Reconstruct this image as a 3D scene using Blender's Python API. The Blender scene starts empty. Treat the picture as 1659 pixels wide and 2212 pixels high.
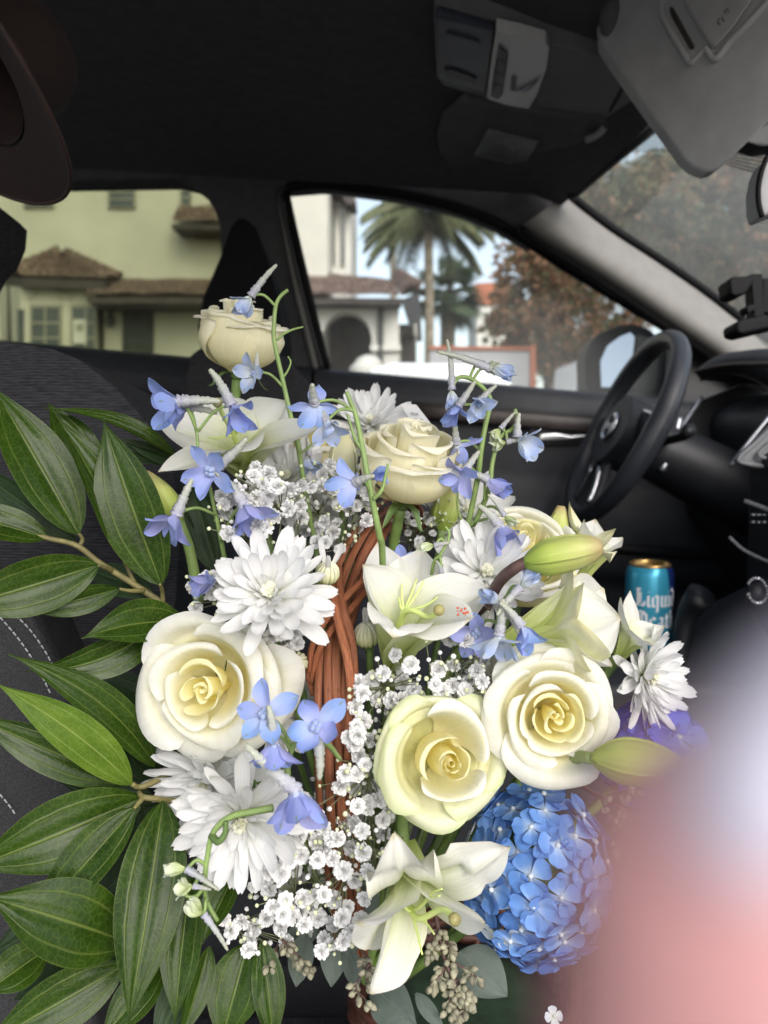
import bpy, math, random
import numpy as np
from mathutils import Vector, Matrix
from mathutils.geometry import tessellate_polygon

random.seed(7)
rng = np.random.default_rng(7)
C = bpy.context.scene.collection
R = math.radians
sc = bpy.context.scene

# ------------------------------------------------------------------ camera
PITCH = R(6.0)
CAM = Vector((0.0, 0.0, 1.05))
RT = Vector((1, 0, 0))
FW = Vector((0, math.cos(PITCH), -math.sin(PITCH)))
UP = Vector((0, math.sin(PITCH), math.cos(PITCH)))
cd = bpy.data.cameras.new('camera')
cam = bpy.data.objects.new('camera', cd)
C.objects.link(cam)
cam.location = CAM
cam.rotation_euler = (R(90) - PITCH, 0, 0)
cd.sensor_fit = 'VERTICAL'
cd.sensor_height = 36.0
cd.lens = 27.04
cd.clip_start = 0.002
cd.clip_end = 400.0
cd.dof.use_dof = True
cd.dof.focus_distance = 0.50
cd.dof.aperture_fstop = 7.2
sc.camera = cam

# ------------------------------------------------------------------ sky, sun, exposure
SUN_EL, SUN_AZ = 35.0, 158.0        # azimuth clockwise from +Y: the sun stands behind the camera
w = bpy.data.worlds.new('World')
sc.world = w
w.use_nodes = True
nt = w.node_tree
bg = nt.nodes['Background']
sky = nt.nodes.new('ShaderNodeTexSky')
sky.sky_type = 'NISHITA'
sky.sun_disc = False
sky.sun_elevation = R(SUN_EL)
sky.sun_rotation = R(SUN_AZ)
sky.air_density = 1.0
sky.dust_density = 2.5
sky.ozone_density = 1.0
hsv = nt.nodes.new('ShaderNodeHueSaturation')
hsv.inputs['Saturation'].default_value = 0.55
nt.links.new(sky.outputs[0], hsv.inputs['Color'])
nt.links.new(hsv.outputs[0], bg.inputs['Color'])
bg.inputs['Strength'].default_value = 0.15
sd = bpy.data.lights.new('sun', 'SUN')
sd.energy = 0.75
sd.angle = R(45)
sd.color = (1.0, 0.965, 0.92)
sun = bpy.data.objects.new('sun', sd)
C.objects.link(sun)
_el, _az = R(SUN_EL), R(SUN_AZ)
_dir = Vector((math.sin(_az) * math.cos(_el), math.cos(_az) * math.cos(_el), math.sin(_el)))
sun.rotation_euler = _dir.to_track_quat('Z', 'Y').to_euler()
sun.location = (0, -4, 8)
vs = sc.view_settings
vs.view_transform = 'Standard'
vs.look = 'None'
vs.exposure = 1.12
vs.gamma = 1.0
vs.use_curve_mapping = False
sc.cycles.use_denoising = True
sc.cycles.max_bounces = 12
sc.cycles.diffuse_bounces = 5
sc.cycles.transparent_max_bounces = 24
sc.cycles.sample_clamp_indirect = 6.0
sc.cycles.caustics_reflective = False
sc.cycles.caustics_refractive = False

# ------------------------------------------------------------------ helpers
SC = 768.0 / 1659.0
FPX = 1024 * 27.04 / 36.0


def P(x, y, d):
    """point seen at (x, y) of the 1659 x 2212 view at depth d metres"""
    return CAM + RT * ((x * SC - 384) / FPX * d) + UP * ((512 - y * SC) / FPX * d) + FW * d


def PZ(x, y, z):
    v = P(x, y, 1.0) - CAM
    return CAM + v * ((z - CAM.z) / v.z)


def PY(x, y, Y):
    v = P(x, y, 1.0) - CAM
    return CAM + v * ((Y - CAM.y) / v.y)


def D(x, y, z):
    """direction: right, up, toward the camera"""
    return (RT * x + UP * y - FW * z).normalized()


def sm(x, a, b):
    t = np.clip((x - a) / (b - a), 0, 1)
    return t * t * (3 - 2 * t)


def frame(loc, axis, spin=0.0):
    z = Vector(axis).normalized()
    ref = Vector((0, 0, 1)) if abs(z.z) < 0.9 else Vector((1, 0, 0))
    x = ref.cross(z).normalized()
    y = z.cross(x)
    m = Matrix((x, y, z)).transposed().to_4x4()
    m.translation = Vector(loc)
    return m @ Matrix.Rotation(spin, 4, 'Z')


def spline(pts, n):
    """Catmull-Rom through pts (any dimension), n samples"""
    p = np.array([tuple(q) for q in pts], float)
    if len(p) == 2:
        t = np.linspace(0, 1, n)[:, None]
        return p[0] * (1 - t) + p[1] * t
    q = np.vstack([2 * p[0] - p[1], p, 2 * p[-1] - p[-2]])
    out = []
    m = len(p) - 1
    for s in np.linspace(0, m, n):
        i = min(int(s), m - 1)
        t = s - i
        a, b, c, d = q[i], q[i + 1], q[i + 2], q[i + 3]
        out.append(0.5 * ((2 * b) + (-a + c) * t + (2 * a - 5 * b + 4 * c - d) * t * t + (-a + 3 * b - 3 * c + d) * t ** 3))
    return np.array(out)


class MB:
    """collects vertices, faces and per-vertex uv for one mesh"""

    def __init__(self):
        self.v, self.f, self.uv = [], [], []

    def grid(self, pts, close_u=False, uv=True, flip=False):
        nu, nv = pts.shape[0], pts.shape[1]
        b = len(self.v)
        self.v.extend(map(tuple, pts.reshape(-1, 3)))
        for i in range(nu):
            for j in range(nv):
                self.uv.append((i / max(nu - 1, 1), j / max(nv - 1, 1)))
        for i in range(nu if close_u else nu - 1):
            i2 = (i + 1) % nu
            for j in range(nv - 1):
                q = (b + i * nv + j, b + i2 * nv + j, b + i2 * nv + j + 1, b + i * nv + j + 1)
                self.f.append(q[::-1] if flip else q)
        return self

    def tube(self, pts, rad, seg=8, n=None, flat=1.0, twist=0.0, lobes=0, lobe=0.0, caps=True, up=None):
        p = spline(pts, n) if n else np.array([tuple(q) for q in pts], float)
        m = len(p)
        if np.isscalar(rad):
            r = np.full(m, rad)
        else:
            r = np.interp(np.linspace(0, 1, m), np.linspace(0, 1, len(rad)), rad)
        t = np.gradient(p, axis=0)
        t /= np.linalg.norm(t, axis=1)[:, None] + 1e-12
        ref = np.array(up if up is not None else ((0, 0, 1) if abs(t[0][2]) < 0.9 else (1, 0, 0)), float)
        nx = np.cross(ref, t[0]); nx /= np.linalg.norm(nx) + 1e-12
        ring = np.zeros((seg, m, 3))
        ang = np.arange(seg) / seg * 2 * np.pi
        for i in range(m):
            nx = nx - t[i] * np.dot(nx, t[i]); nx /= np.linalg.norm(nx) + 1e-12
            ny = np.cross(t[i], nx)
            tw = twist * i / max(m - 1, 1)
            rr = r[i] * (1 + (lobe * np.cos(lobes * ang) if lobes else 0))
            a = ang + tw
            if flat != 1.0:
                px, py = rr * np.cos(ang), rr * flat * np.sin(ang)
                qx = px * math.cos(tw) - py * math.sin(tw)
                qy = px * math.sin(tw) + py * math.cos(tw)
            else:
                qx, qy = rr * np.cos(a), rr * np.sin(a)
            ring[:, i, :] = p[i] + np.outer(qx, nx) + np.outer(qy, ny)
        b = len(self.v)
        self.grid(ring, close_u=True)
        if caps:
            self.f.append(tuple(b + k * m for k in range(seg))[::-1])
            self.f.append(tuple(b + k * m + m - 1 for k in range(seg)))
        return self

    def box(self, c, s, M=None):
        b = len(self.v)
        for x in (-.5, .5):
            for y in (-.5, .5):
                for z in (-.5, .5):
                    q = Vector((c[0] + x * s[0], c[1] + y * s[1], c[2] + z * s[2]))
                    self.v.append(tuple(M @ q) if M else tuple(q))
                    self.uv.append((x + .5, z + .5))
        for q in ((0, 1, 3, 2), (4, 6, 7, 5), (0, 4, 5, 1), (2, 3, 7, 6), (0, 2, 6, 4), (1, 5, 7, 3)):
            self.f.append(tuple(b + k for k in q))
        return self

    def prism(self, loop, off):
        """closed polygon (3D points) extruded by the vector off"""
        b = len(self.v)
        n = len(loop)
        loop = [Vector(q) for q in loop]
        off = Vector(off)
        nrm = Vector((0, 0, 0))
        for i in range(n):
            nrm += (loop[i] - loop[0]).cross(loop[(i + 1) % n] - loop[0])
        if nrm.dot(off) > 0:
            loop = loop[::-1]
        for q in loop:
            self.v.append(tuple(q)); self.uv.append((0, 0))
        for q in loop:
            self.v.append(tuple(q + off)); self.uv.append((1, 1))
        for t in tessellate_polygon([loop]):
            a, bb, c = t
            nn = (loop[bb] - loop[a]).cross(loop[c] - loop[a])
            if nn.dot(off) > 0:
                t = t[::-1]
            self.f.append(tuple(b + k for k in t))
            self.f.append(tuple(b + n + k for k in t[::-1]))
        for i in range(n):
            j = (i + 1) % n
            self.f.append((b + i, b + n + i, b + n + j, b + j))
        return self

    def sphere(self, c, r, M=None, nu=10, nv=7):
        r = (r, r, r) if np.isscalar(r) else r
        g = np.zeros((nu, nv, 3))
        for i in range(nu):
            for j in range(nv):
                a = 2 * np.pi * i / nu
                e = -np.pi / 2 + np.pi * j / (nv - 1)
                q = Vector((r[0] * math.cos(e) * math.cos(a), r[1] * math.cos(e) * math.sin(a), r[2] * math.sin(e)))
                q = (M @ q) if M else q
                g[i, j] = (q[0] + c[0], q[1] + c[1], q[2] + c[2])
        return self.grid(g, close_u=True)

    def lathe(self, prof, M=None, seg=24):
        g = np.zeros((seg, len(prof), 3))
        for i in range(seg):
            a = 2 * np.pi * i / seg
            for j, (r, z) in enumerate(prof):
                q = Vector((r * math.cos(a), r * math.sin(a), z))
                g[i, j] = tuple(M @ q) if M else tuple(q)
        return self.grid(g, close_u=True)

    def xform(self, M):
        self.v = [tuple(M @ Vector(q)) for q in self.v]
        return self

    def mesh(self, name, mat, smooth=True):
        m = bpy.data.meshes.new(name)
        m.from_pydata(self.v, [], self.f)
        if len(self.uv) == len(self.v) and self.v:
            uvl = m.uv_layers.new(name='UVMap')
            idx = np.zeros(len(m.loops), np.int32)
            m.loops.foreach_get('vertex_index', idx)
            uvl.data.foreach_set('uv', np.array(self.uv, np.float32)[idx].ravel())
        m.materials.append(mat)
        if smooth:
            m.polygons.foreach_set('use_smooth', [True] * len(m.polygons))
        return m

    def build(self, name, mat, parent=None, M=None, smooth=True, bevel=0.0, seg=2, world=False):
        """link as one object; with world=True the vertices are world points and are moved into the parent's space"""
        if world and parent is not None:
            self.xform(parent.matrix_basis.inverted())
        return link(name, self.mesh(name, mat, smooth), parent, M, bevel, seg)


def link(name, me, parent=None, M=None, bevel=0.0, seg=2):
    o = bpy.data.objects.new(name, me)
    C.objects.link(o)
    if parent is not None:
        o.parent = parent
    if M is not None:
        o.matrix_basis = M
    if bevel:
        b = o.modifiers.new('soften', 'BEVEL')
        b.width = bevel
        b.segments = seg
        b.limit_method = 'ANGLE'
        b.angle_limit = R(35)
        wn = o.modifiers.new('normals', 'WEIGHTED_NORMAL')
        wn.keep_sharp = False
    return o


def thing(name, label, cat, M=None, group=None):
    o = bpy.data.objects.new(name, None)
    o.empty_display_size = 0.02
    C.objects.link(o)
    if M is not None:
        o.matrix_basis = M if isinstance(M, Matrix) else Matrix.Translation(Vector(M))
    o['label'] = label
    o['category'] = cat
    if group:
        o['group'] = group
    return o


def tag(o, label, cat, group=None, kind=None):
    o['label'] = label
    if cat:
        o['category'] = cat
    if group:
        o['group'] = group
    if kind:
        o['kind'] = kind
    return o


# ------------------------------------------------------------------ materials
def rgb(r, g, b):
    def f(c):
        c /= 255.0
        return c / 12.92 if c <= 0.04045 else ((c + 0.055) / 1.055) ** 2.4
    return (f(r), f(g), f(b), 1.0)


class NT:
    def __init__(self, name):
        self.m = bpy.data.materials.new(name)
        self.m.use_nodes = True
        self.t = self.m.node_tree
        self.b = self.t.nodes['Principled BSDF']
        self.out = self.t.nodes['Material Output']

    def n(self, typ, **kw):
        nd = self.t.nodes.new('ShaderNode' + typ)
        for k, v in kw.items():
            setattr(nd, k, v)
        return nd

    def l(self, a, b):
        self.t.links.new(a, b)

    def val(self, sock, v):
        if isinstance(v, bpy.types.NodeSocket):
            self.l(v, sock)
        else:
            sock.default_value = v

    def math(self, op, a, b=0.0, clamp=False):
        nd = self.n('Math', operation=op, use_clamp=clamp)
        self.val(nd.inputs[0], a)
        self.val(nd.inputs[1], b)
        return nd.outputs[0]

    def mix(self, fac, a, b, blend='MIX'):
        nd = self.n('Mix', data_type='RGBA', blend_type=blend)
        self.val(nd.inputs[0], fac)
        self.val(nd.inputs[6], a)
        self.val(nd.inputs[7], b)
        return nd.outputs[2]

    def ramp(self, fac, stops, interp='LINEAR'):
        nd = self.n('ValToRGB')
        cr = nd.color_ramp
        cr.interpolation = interp
        while len(cr.elements) < len(stops):
            cr.elements.new(0.5)
        for e, (p, c) in zip(cr.elements, stops):
            e.position = p
            e.color = c if len(c) == 4 else (*c, 1)
        self.l(fac, nd.inputs[0])
        return nd.outputs[0]

    def noise(self, scale, detail=3.0, vec=None, rough=0.5):
        nd = self.n('TexNoise')
        nd.inputs['Scale'].default_value = scale
        nd.inputs['Detail'].default_value = detail
        nd.inputs['Roughness'].default_value = rough
        if vec is not None:
            self.l(vec, nd.inputs['Vector'])
        return nd.outputs['Fac']

    def coord(self, which='Object'):
        return self.n('TexCoord').outputs[which]

    def scaled(self, vec, s):
        nd = self.n('Mapping')
        nd.inputs['Scale'].default_value = s
        self.l(vec, nd.inputs['Vector'])
        return nd.outputs[0]

    def sep(self, vec):
        nd = self.n('SeparateXYZ')
        self.l(vec, nd.inputs[0])
        return nd.outputs

    def bump(self, h, strength=0.3, dist=0.001):
        nd = self.n('Bump')
        nd.inputs['Strength'].default_value = strength
        nd.inputs['Distance'].default_value = dist
        self.l(h, nd.inputs['Height'])
        self.l(nd.outputs[0], self.b.inputs['Normal'])
        return nd.outputs[0]

    def rand(self):
        return self.n('ObjectInfo').outputs['Random']


def simple(name, col, rough=0.5, metal=0.0, noise_scale=0.0, noise_amt=0.15, bump=0.0, bdist=0.0006, spec=0.5, coat=0.0, var=0.0, bscale=None):
    t = NT(name)
    t.b.inputs['Roughness'].default_value = rough
    t.b.inputs['Metallic'].default_value = metal
    t.b.inputs['Specular IOR Level'].default_value = spec
    t.b.inputs['Coat Weight'].default_value = coat
    c = t.n('RGB').outputs[0]
    c.default_value = col if len(col) == 4 else (*col, 1)
    if noise_scale:
        f = t.noise(noise_scale, 4.0, t.coord())
        d = t.mix(1.0, c, t.ramp(f, [(0.3, (1 - noise_amt,) * 3), (0.7, (1 + noise_amt,) * 3)]), 'MULTIPLY')
        c = d
    if var:
        k = t.ramp(t.rand(), [(0, (1 - var,) * 3), (1, (1 + var,) * 3)])
        c = t.mix(1.0, c, k, 'MULTIPLY')
    t.l(c, t.b.inputs['Base Color'])
    if bump:
        t.bump(t.noise(bscale or noise_scale or 200, 3.0, t.coord()), bump, bdist)
    return t.m


def glass(name, tint, gloss=0.04, smear_haze=0.0):
    """thin sheet: tinted see-through with a weak mirror and optional smears plus a painted pale haze"""
    t = NT(name)
    tr = t.n('BsdfTransparent')
    tr.inputs[0].default_value = (*tint, 1)
    gl = t.n('BsdfGlossy')
    gl.inputs['Roughness'].default_value = 0.02
    mx = t.n('MixShader')
    fr = t.n('Fresnel')
    fr.inputs[0].default_value = 1.35
    t.l(t.math('MULTIPLY', fr.outputs[0], gloss / 0.04 * 0.6), mx.inputs[0])
    t.l(tr.outputs[0], mx.inputs[1])
    t.l(gl.outputs[0], mx.inputs[2])
    last = mx.outputs[0]
    if smear_haze:
        df = t.n('BsdfDiffuse')
        df.inputs[0].default_value = (0.75, 0.78, 0.8, 1)  # milky layer: smudges, and bright haze painted over the view outside
        m2 = t.n('MixShader')
        f = t.noise(5.0, 5.0, t.scaled(t.coord(), (1, 1, 0.35)), 0.65)
        t.l(t.math('MULTIPLY', t.ramp(f, [(0.2, (0.4,) * 3), (0.85, (0.9,) * 3)]), smear_haze), m2.inputs[0])
        t.l(last, m2.inputs[1])
        t.l(df.outputs[0], m2.inputs[2])
        last = m2.outputs[0]
    t.l(last, t.out.inputs['Surface'])
    return t.m

# ------------------------------------------------------------------ the car around the camera
M = {}
M['headliner'] = simple('headliner_fabric', (0.075, 0.073, 0.077), 0.95, noise_scale=60, noise_amt=0.12, bump=0.35, bscale=900, spec=0.15)
M['black'] = simple('black_plastic', (0.010, 0.011, 0.014), 0.48, noise_scale=25, noise_amt=0.2, bump=0.2, bscale=1400, bdist=0.0003, spec=0.35)
M['soft'] = simple('dark_soft_trim', (0.024, 0.026, 0.031), 0.6, noise_scale=18, noise_amt=0.2, bump=0.25, bscale=1200, bdist=0.0004, spec=0.3)
M['brown_trim'] = simple('brown_grey_trim', (0.040, 0.032, 0.030), 0.5, noise_scale=30, noise_amt=0.2, spec=0.4)
M['seal'] = simple('rubber_seal', (0.006, 0.006, 0.007), 0.5, spec=0.08)
M['pillar'] = simple('pillar_trim', (0.20, 0.195, 0.185), 0.75, noise_scale=40, noise_amt=0.06, bump=0.2, bscale=1300, bdist=0.0003, spec=0.25)
M['visor'] = simple('visor_vinyl', (0.33, 0.33, 0.34), 0.7, noise_scale=35, noise_amt=0.08, bump=0.3, bscale=1500, bdist=0.0004, spec=0.25)
M['visor_dark'] = simple('dark_visor_vinyl', (0.09, 0.09, 0.096), 0.8, noise_scale=35, noise_amt=0.1, bump=0.3, bscale=1500, bdist=0.0004, spec=0.2)
M['console'] = simple('console_plastic', (0.040, 0.043, 0.060), 0.45, noise_scale=30, noise_amt=0.1, spec=0.4)
M['console_grey'] = simple('console_grey', (0.14, 0.143, 0.152), 0.6, noise_scale=30, noise_amt=0.1, spec=0.3)
M['lens'] = simple('map_lamp_lens', (0.50, 0.50, 0.48), 0.22, spec=0.6, coat=0.3)
M['chrome'] = simple('satin_chrome', (0.62, 0.63, 0.66), 0.22, metal=1.0)
M['silver'] = simple('silver_trim', (0.30, 0.31, 0.34), 0.35, metal=0.9)
M['leather'] = simple('wheel_leather', (0.022, 0.024, 0.030), 0.42, noise_scale=40, noise_amt=0.15, bump=0.3, bscale=1800, bdist=0.0003, spec=0.45)
M['sticker'] = simple('faded_sticker', (0.15, 0.15, 0.16), 0.6, noise_scale=140, noise_amt=0.5)
M['stitch'] = simple('pale_thread', (0.42, 0.42, 0.44), 0.8)
M['mirror'] = simple('mirror_glass', (0.86, 0.88, 0.88), 0.04, metal=1.0)
M['glass_front'] = glass('side_window_glass', (0.93, 0.95, 0.94), 0.02, smear_haze=0.11)
M['glass_rear'] = glass('privacy_glass', (0.60, 0.63, 0.52), 0.02)
M['glass_wind'] = glass('windshield_glass', (0.80, 0.83, 0.80), 0.02, smear_haze=0.12)

# seat cloth: fine woven ribs
t = NT('seat_cloth')
co = t.coord()
sx, sy, sz = t.sep(co)
wv = t.math('SINE', t.math('MULTIPLY', t.math('ADD', sz, t.math('MULTIPLY', t.noise(8, 2, co), 0.01)), 2400.0))
nz = t.noise(500, 3, t.scaled(co, (0.2, 0.2, 1.6)))
t.l(t.ramp(t.math('ADD', t.math('MULTIPLY', wv, 0.12), nz), [(0.25, (0.010, 0.010, 0.012)), (0.8, (0.042, 0.042, 0.048))]), t.b.inputs['Base Color'])
t.b.inputs['Roughness'].default_value = 0.9
t.b.inputs['Specular IOR Level'].default_value = 0.2
t.bump(nz, 0.5, 0.0008)
M['cloth'] = t.m
# black mesh weave
t = NT('black_mesh_cloth')
vo = t.n('TexVoronoi'); vo.inputs['Scale'].default_value = 620; t.l(t.coord(), vo.inputs['Vector'])
t.l(t.ramp(vo.outputs['Distance'], [(0.1, (0.004, 0.004, 0.005)), (0.7, (0.022, 0.022, 0.025))]), t.b.inputs['Base Color'])
t.b.inputs['Roughness'].default_value = 0.8
t.bump(vo.outputs['Distance'], 0.5, 0.0008)
M['mesh_cloth'] = t.m
# grained black vinyl
t = NT('grained_black_vinyl')
co = t.scaled(t.coord(), (1, 0.35, 0.35))
nz = t.noise(420, 4, co, 0.6)
t.l(t.ramp(nz, [(0.3, (0.008, 0.008, 0.010)), (0.7, (0.030, 0.029, 0.034))]), t.b.inputs['Base Color'])
t.b.inputs['Roughness'].default_value = 0.42
t.bump(nz, 0.8, 0.0015)
M['vinyl'] = t.m

car = thing('car', 'dark car cabin with grey pillar trim, seen from the passenger side', 'car', Matrix.Translation((0, 0.8, 0)))


def part(mb, name, mat, parent=None, bevel=0.0, seg=2, smooth=True):
    """car parts are built from world points"""
    p = parent or car
    inv = p.matrix_world_store.inverted() if False else Matrix.Translation((0, -0.8, 0))
    mb.xform(inv)
    o = link(name, mb.mesh(name, M[mat] if isinstance(mat, str) else mat, smooth), p, None, bevel, seg)
    return o


def plate(pts, d, th, shift=0.0):
    """polygon in view coordinates at depth d (number or function of x, y), given real thickness away from the camera"""
    f = d if callable(d) else (lambda x, y: d)
    return MB().prism([P(x, y, f(x, y) + shift) for x, y in pts], FW * th)


def dside(x, y):
    return 1.60 + (y - 400) / 390 * 0.12


def beltz(x):
    return 1.176 - 0.0875 * x


# headliner -----------------------------------------------------------------
def zroof(x, y):
    zr = 1.577 - (x + 0.5) * 0.055
    return zr + 0.055 * (1 - ((y - 0.75) / 0.87) ** 2)


def xheader(y):
    return 0.365 + 0.10 * (1 - ((y - 0.75) / 0.87) ** 2)


nx, ny = 40, 30
g = np.zeros((nx, ny, 3))
for i in range(nx):
    for j in range(ny):
        y = -0.12 + 1.75 * j / (ny - 1)
        xh = xheader(y)
        x = -2.0 + (xh + 2.0) * i / (nx - 1)
        z = zroof(x, y)
        z -= 0.02 * float(sm(np.array(x), xh - 0.06, xh))
        g[i, j] = (x, y, z)
mb = MB().grid(g)
top = g.copy(); top[:, :, 2] += 0.05
mb.grid(top, flip=True)
edge = np.stack([g[-1], top[-1]]); mb.grid(edge)
edge = np.stack([g[:, 0], top[:, 0]]); mb.grid(edge)
part(mb, 'headliner', 'headliner')

# roof rail over the side windows
rail = [(-600, 320), (400, 325), (900, 340), (1100, 378), (1240, 405), (1232, 440), (1150, 527), (1074, 481), (998, 451), (925, 431), (849, 415), (758, 403),
        (697, 396), (632, 401), (560, 404), (450, 404), (420, 396), (380, 386), (85, 391), (-600, 405)]
part(plate(rail, dside, 0.06), 'roof_rail', 'headliner', bevel=0.012, seg=3)
# B pillar
bp = [(480, 620), (472, 480), (460, 445), (440, 415), (415, 395), (380, 380), (380, 345), (645, 345), (628, 401), (616, 412), (611, 437), (656, 633), (694, 797), (700, 900), (470, 900), (482, 760)]
M['pillar_dark'] = simple('dark_grey_pillar_cloth', (0.060, 0.061, 0.066), 0.85, noise_scale=50, noise_amt=0.12, bump=0.3, bscale=1200, bdist=0.0004, spec=0.15)
part(plate(bp, dside, 0.05, -0.015), 'pillar', 'pillar_dark', bevel=0.010, seg=3)
bt = [(598, 430), (611, 425), (648, 600), (690, 797), (676, 797), (640, 650)]
part(plate(bt, dside, 0.02, -0.028), 'pillar_trim', 'pillar', bevel=0.006, seg=3)
# window seal: two runs of rubber round the front window
wf = [(705, 800), (664, 633), (619, 437), (621, 414), (634, 402), (697, 397), (758, 404), (849, 416), (925, 432), (998, 452), (1074, 482), (1150, 528), (1214, 571), (1329, 641), (1444, 711), (1500, 747)]
mb = MB().tube([P(x, y, dside(x, y) - 0.012) for x, y in wf], 0.011, 8, n=90)
part(mb, 'window_seal', 'seal')
mb = MB().tube([P(x - 12, y + 4, dside(x, y) - 0.022) for x, y in [(708, 800), (664, 633), (619, 437), (617, 414), (628, 398)]], 0.007, 8, n=40)
part(mb, 'window_seal', 'black')
# side glass
gp = wf + [(1520, 900), (706, 860)]
part(plate(gp, dside, 0.004, 0.035), 'window_glass', 'glass_front', smooth=False)
gr = [(-600, 395), (380, 378), (445, 400), (490, 480), (495, 800), (-600, 760)]
part(plate(gr, dside, 0.004, 0.035), 'rear_window_glass', 'glass_rear', smooth=False)

# doors ----------------------------------------------------------------------
hh = [0.0, 0.008, 0.02, 0.05, 0.085, 0.095, 0.20, 0.26, 0.31, 0.35, 0.385, 0.42, 0.60, 0.95]
pp = [-0.01, 0.02, 0.032, 0.044, 0.040, 0.030, 0.026, 0.045, 0.085, 0.095, 0.090, 0.050, 0.040, 0.03]


def door_panel(x0, x1, name):
    n, m = 30, 70
    g = np.zeros((n, m, 3))
    for i in range(n):
        x = x0 + (x1 - x0) * i / (n - 1)
        for j in range(m):
            h = 0.95 * (j / (m - 1)) ** 1.5
            g[i, j] = (x, 1.715 - np.interp(h, hh, pp), beltz(x) - h)
    mb = MB().grid(g, flip=True)
    b = g.copy(); b[:, :, 1] += 0.14
    mb.grid(b)
    mb.grid(np.stack([g[:, 0], b[:, 0]], 1))
    return part(mb, name, 'soft')


door = door_panel(-0.15, 1.25, 'front_door')
rdoor = door_panel(-2.0, -0.158, 'rear_door')
# trim strip, pull cup, chrome lever and armrest seam
xs = np.linspace(0.05, 0.95, 12)
mb = MB().tube([(x, 1.715 - 0.046, beltz(x) - 0.075) for x in xs], 0.017, 8, flat=0.35, up=(0, 1, 0))
part(mb, 'trim_strip', 'brown_trim', door)
cup = [(1140, 912), (1165, 896), (1330, 890), (1345, 905), (1335, 950), (1320, 958), (1160, 964), (1143, 950)]
part(MB().prism([PY(x, y, 1.683) for x, y in cup], (0, -0.006, 0)), 'handle_recess', 'black', door, bevel=0.004)
mb = MB().prism([PY(x, y, 1.668) for x, y in [(1163, 951), (1168, 938), (1203, 936), (1232, 942), (1330, 934), (1330, 940), (1236, 951), (1200, 953)]], (0, 0.008, 0))
part(mb, 'door_handle', 'chrome', door, bevel=0.003)
xs = np.linspace(-0.05, 0.9, 20)
mb = MB().tube([(x, 1.618, beltz(x) - 0.33) for x in xs], 0.012, 8)
part(mb, 'armrest', 'black', door)
mb = MB().box((0.30, 1.618, beltz(0.30) - 0.297), (0.16, 0.07, 0.012))
part(mb, 'switch_panel', 'console_grey', door, bevel=0.003)
for k in range(4):
    part(MB().box((0.25 + 0.03 * k, 1.612, beltz(0.27) - 0.288), (0.018, 0.03, 0.01)), 'window_switch', 'black', door, bevel=0.002)

# A pillar --------------------------------------------------------------------
upl = spline([(1224, 418), (1260, 448), (1329, 500), (1429, 565), (1529, 635), (1599, 690), (1659, 735), (1760, 800)], 30)
lol = spline([(1128, 488), (1170, 520), (1250, 570), (1345, 632), (1450, 705), (1520, 752), (1570, 790), (1700, 880)], 30)
g = np.zeros((30, 14, 3))
for i in range(30):
    for j in range(14):
        s = j / 13
        x, y = upl[i] * (1 - s) + lol[i] * s
        d = 1.57 + 0.10 * i / 29 + 0.05 * (1 - s) - 0.055 * math.sin(math.pi * s) ** 0.7
        g[i, j] = P(x, y, d)
part(MB().grid(g), 'windshield_pillar', 'pillar')
mb = MB().tube([P(x, y - 3, 1.60 + 0.1 * k / 29) for k, (x, y) in enumerate(upl)], 0.009, 8)
part(mb, 'windshield_seal', 'seal')
mb = MB().tube([P(x - 4, y + 4, 1.575 + 0.1 * k / 29) for k, (x, y) in enumerate(lol)], 0.011, 8)
part(mb, 'door_seal', 'seal')
part(plate([(1440, 716), (1560, 780), (1640, 800), (1640, 900), (1440, 870), (1450, 760)], 1.70, 0.03), 'corner_trim', 'black', bevel=0.006)

# windshield header, glass, shade band
hd = [PZ(1232, 424, 1.515), P(1300, 365, 1.47), P(1412, 272, 1.33), P(1500, 200, 1.12), P(1700, 40, 0.9)]
part(MB().tube(hd, 0.012, 8, n=24), 'windshield_header', 'black')
gl = [(1215, 410), (1300, 365), (1415, 265), (1520, 190), (1900, -60), (1900, 900), (1700, 850), (1599, 700), (1429, 575), (1329, 510)]
part(plate(gl, lambda x, y: 1.66 - 0.02 * (x - 1215) / 100 + (0.10 if y > 500 else 0), 0.004), 'windshield', 'glass_wind', smooth=False)
t = NT('shade_band_dots')
ux, uy, _ = t.sep(t.coord('UV'))
st = t.math('GREATER_THAN', t.math('SINE', t.math('MULTIPLY', uy, 200.0)), -0.15)
tr = t.n('BsdfTransparent')
mx = t.n('MixShader')
t.l(t.math('MULTIPLY', st, 0.8), mx.inputs[0]); t.l(tr.outputs[0], mx.inputs[1]); t.l(t.b.outputs[0], mx.inputs[2])
t.b.inputs['Base Color'].default_value = (0.01, 0.01, 0.012, 1)
t.l(mx.outputs[0], t.out.inputs['Surface'])
M['shade'] = t.m
bot = spline([P(1330, 330, 1.47), P(1480, 330, 1.22), P(1600, 366, 1.1), P(1700, 390, 0.98)], 16)
topb = spline([P(1405, 272, 1.37), P(1520, 190, 1.14), P(1620, 120, 1.02), P(1720, 60, 0.93)], 16)
part(MB().grid(np.stack([bot, topb], 1)), 'shade_band', 'shade')

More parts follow.
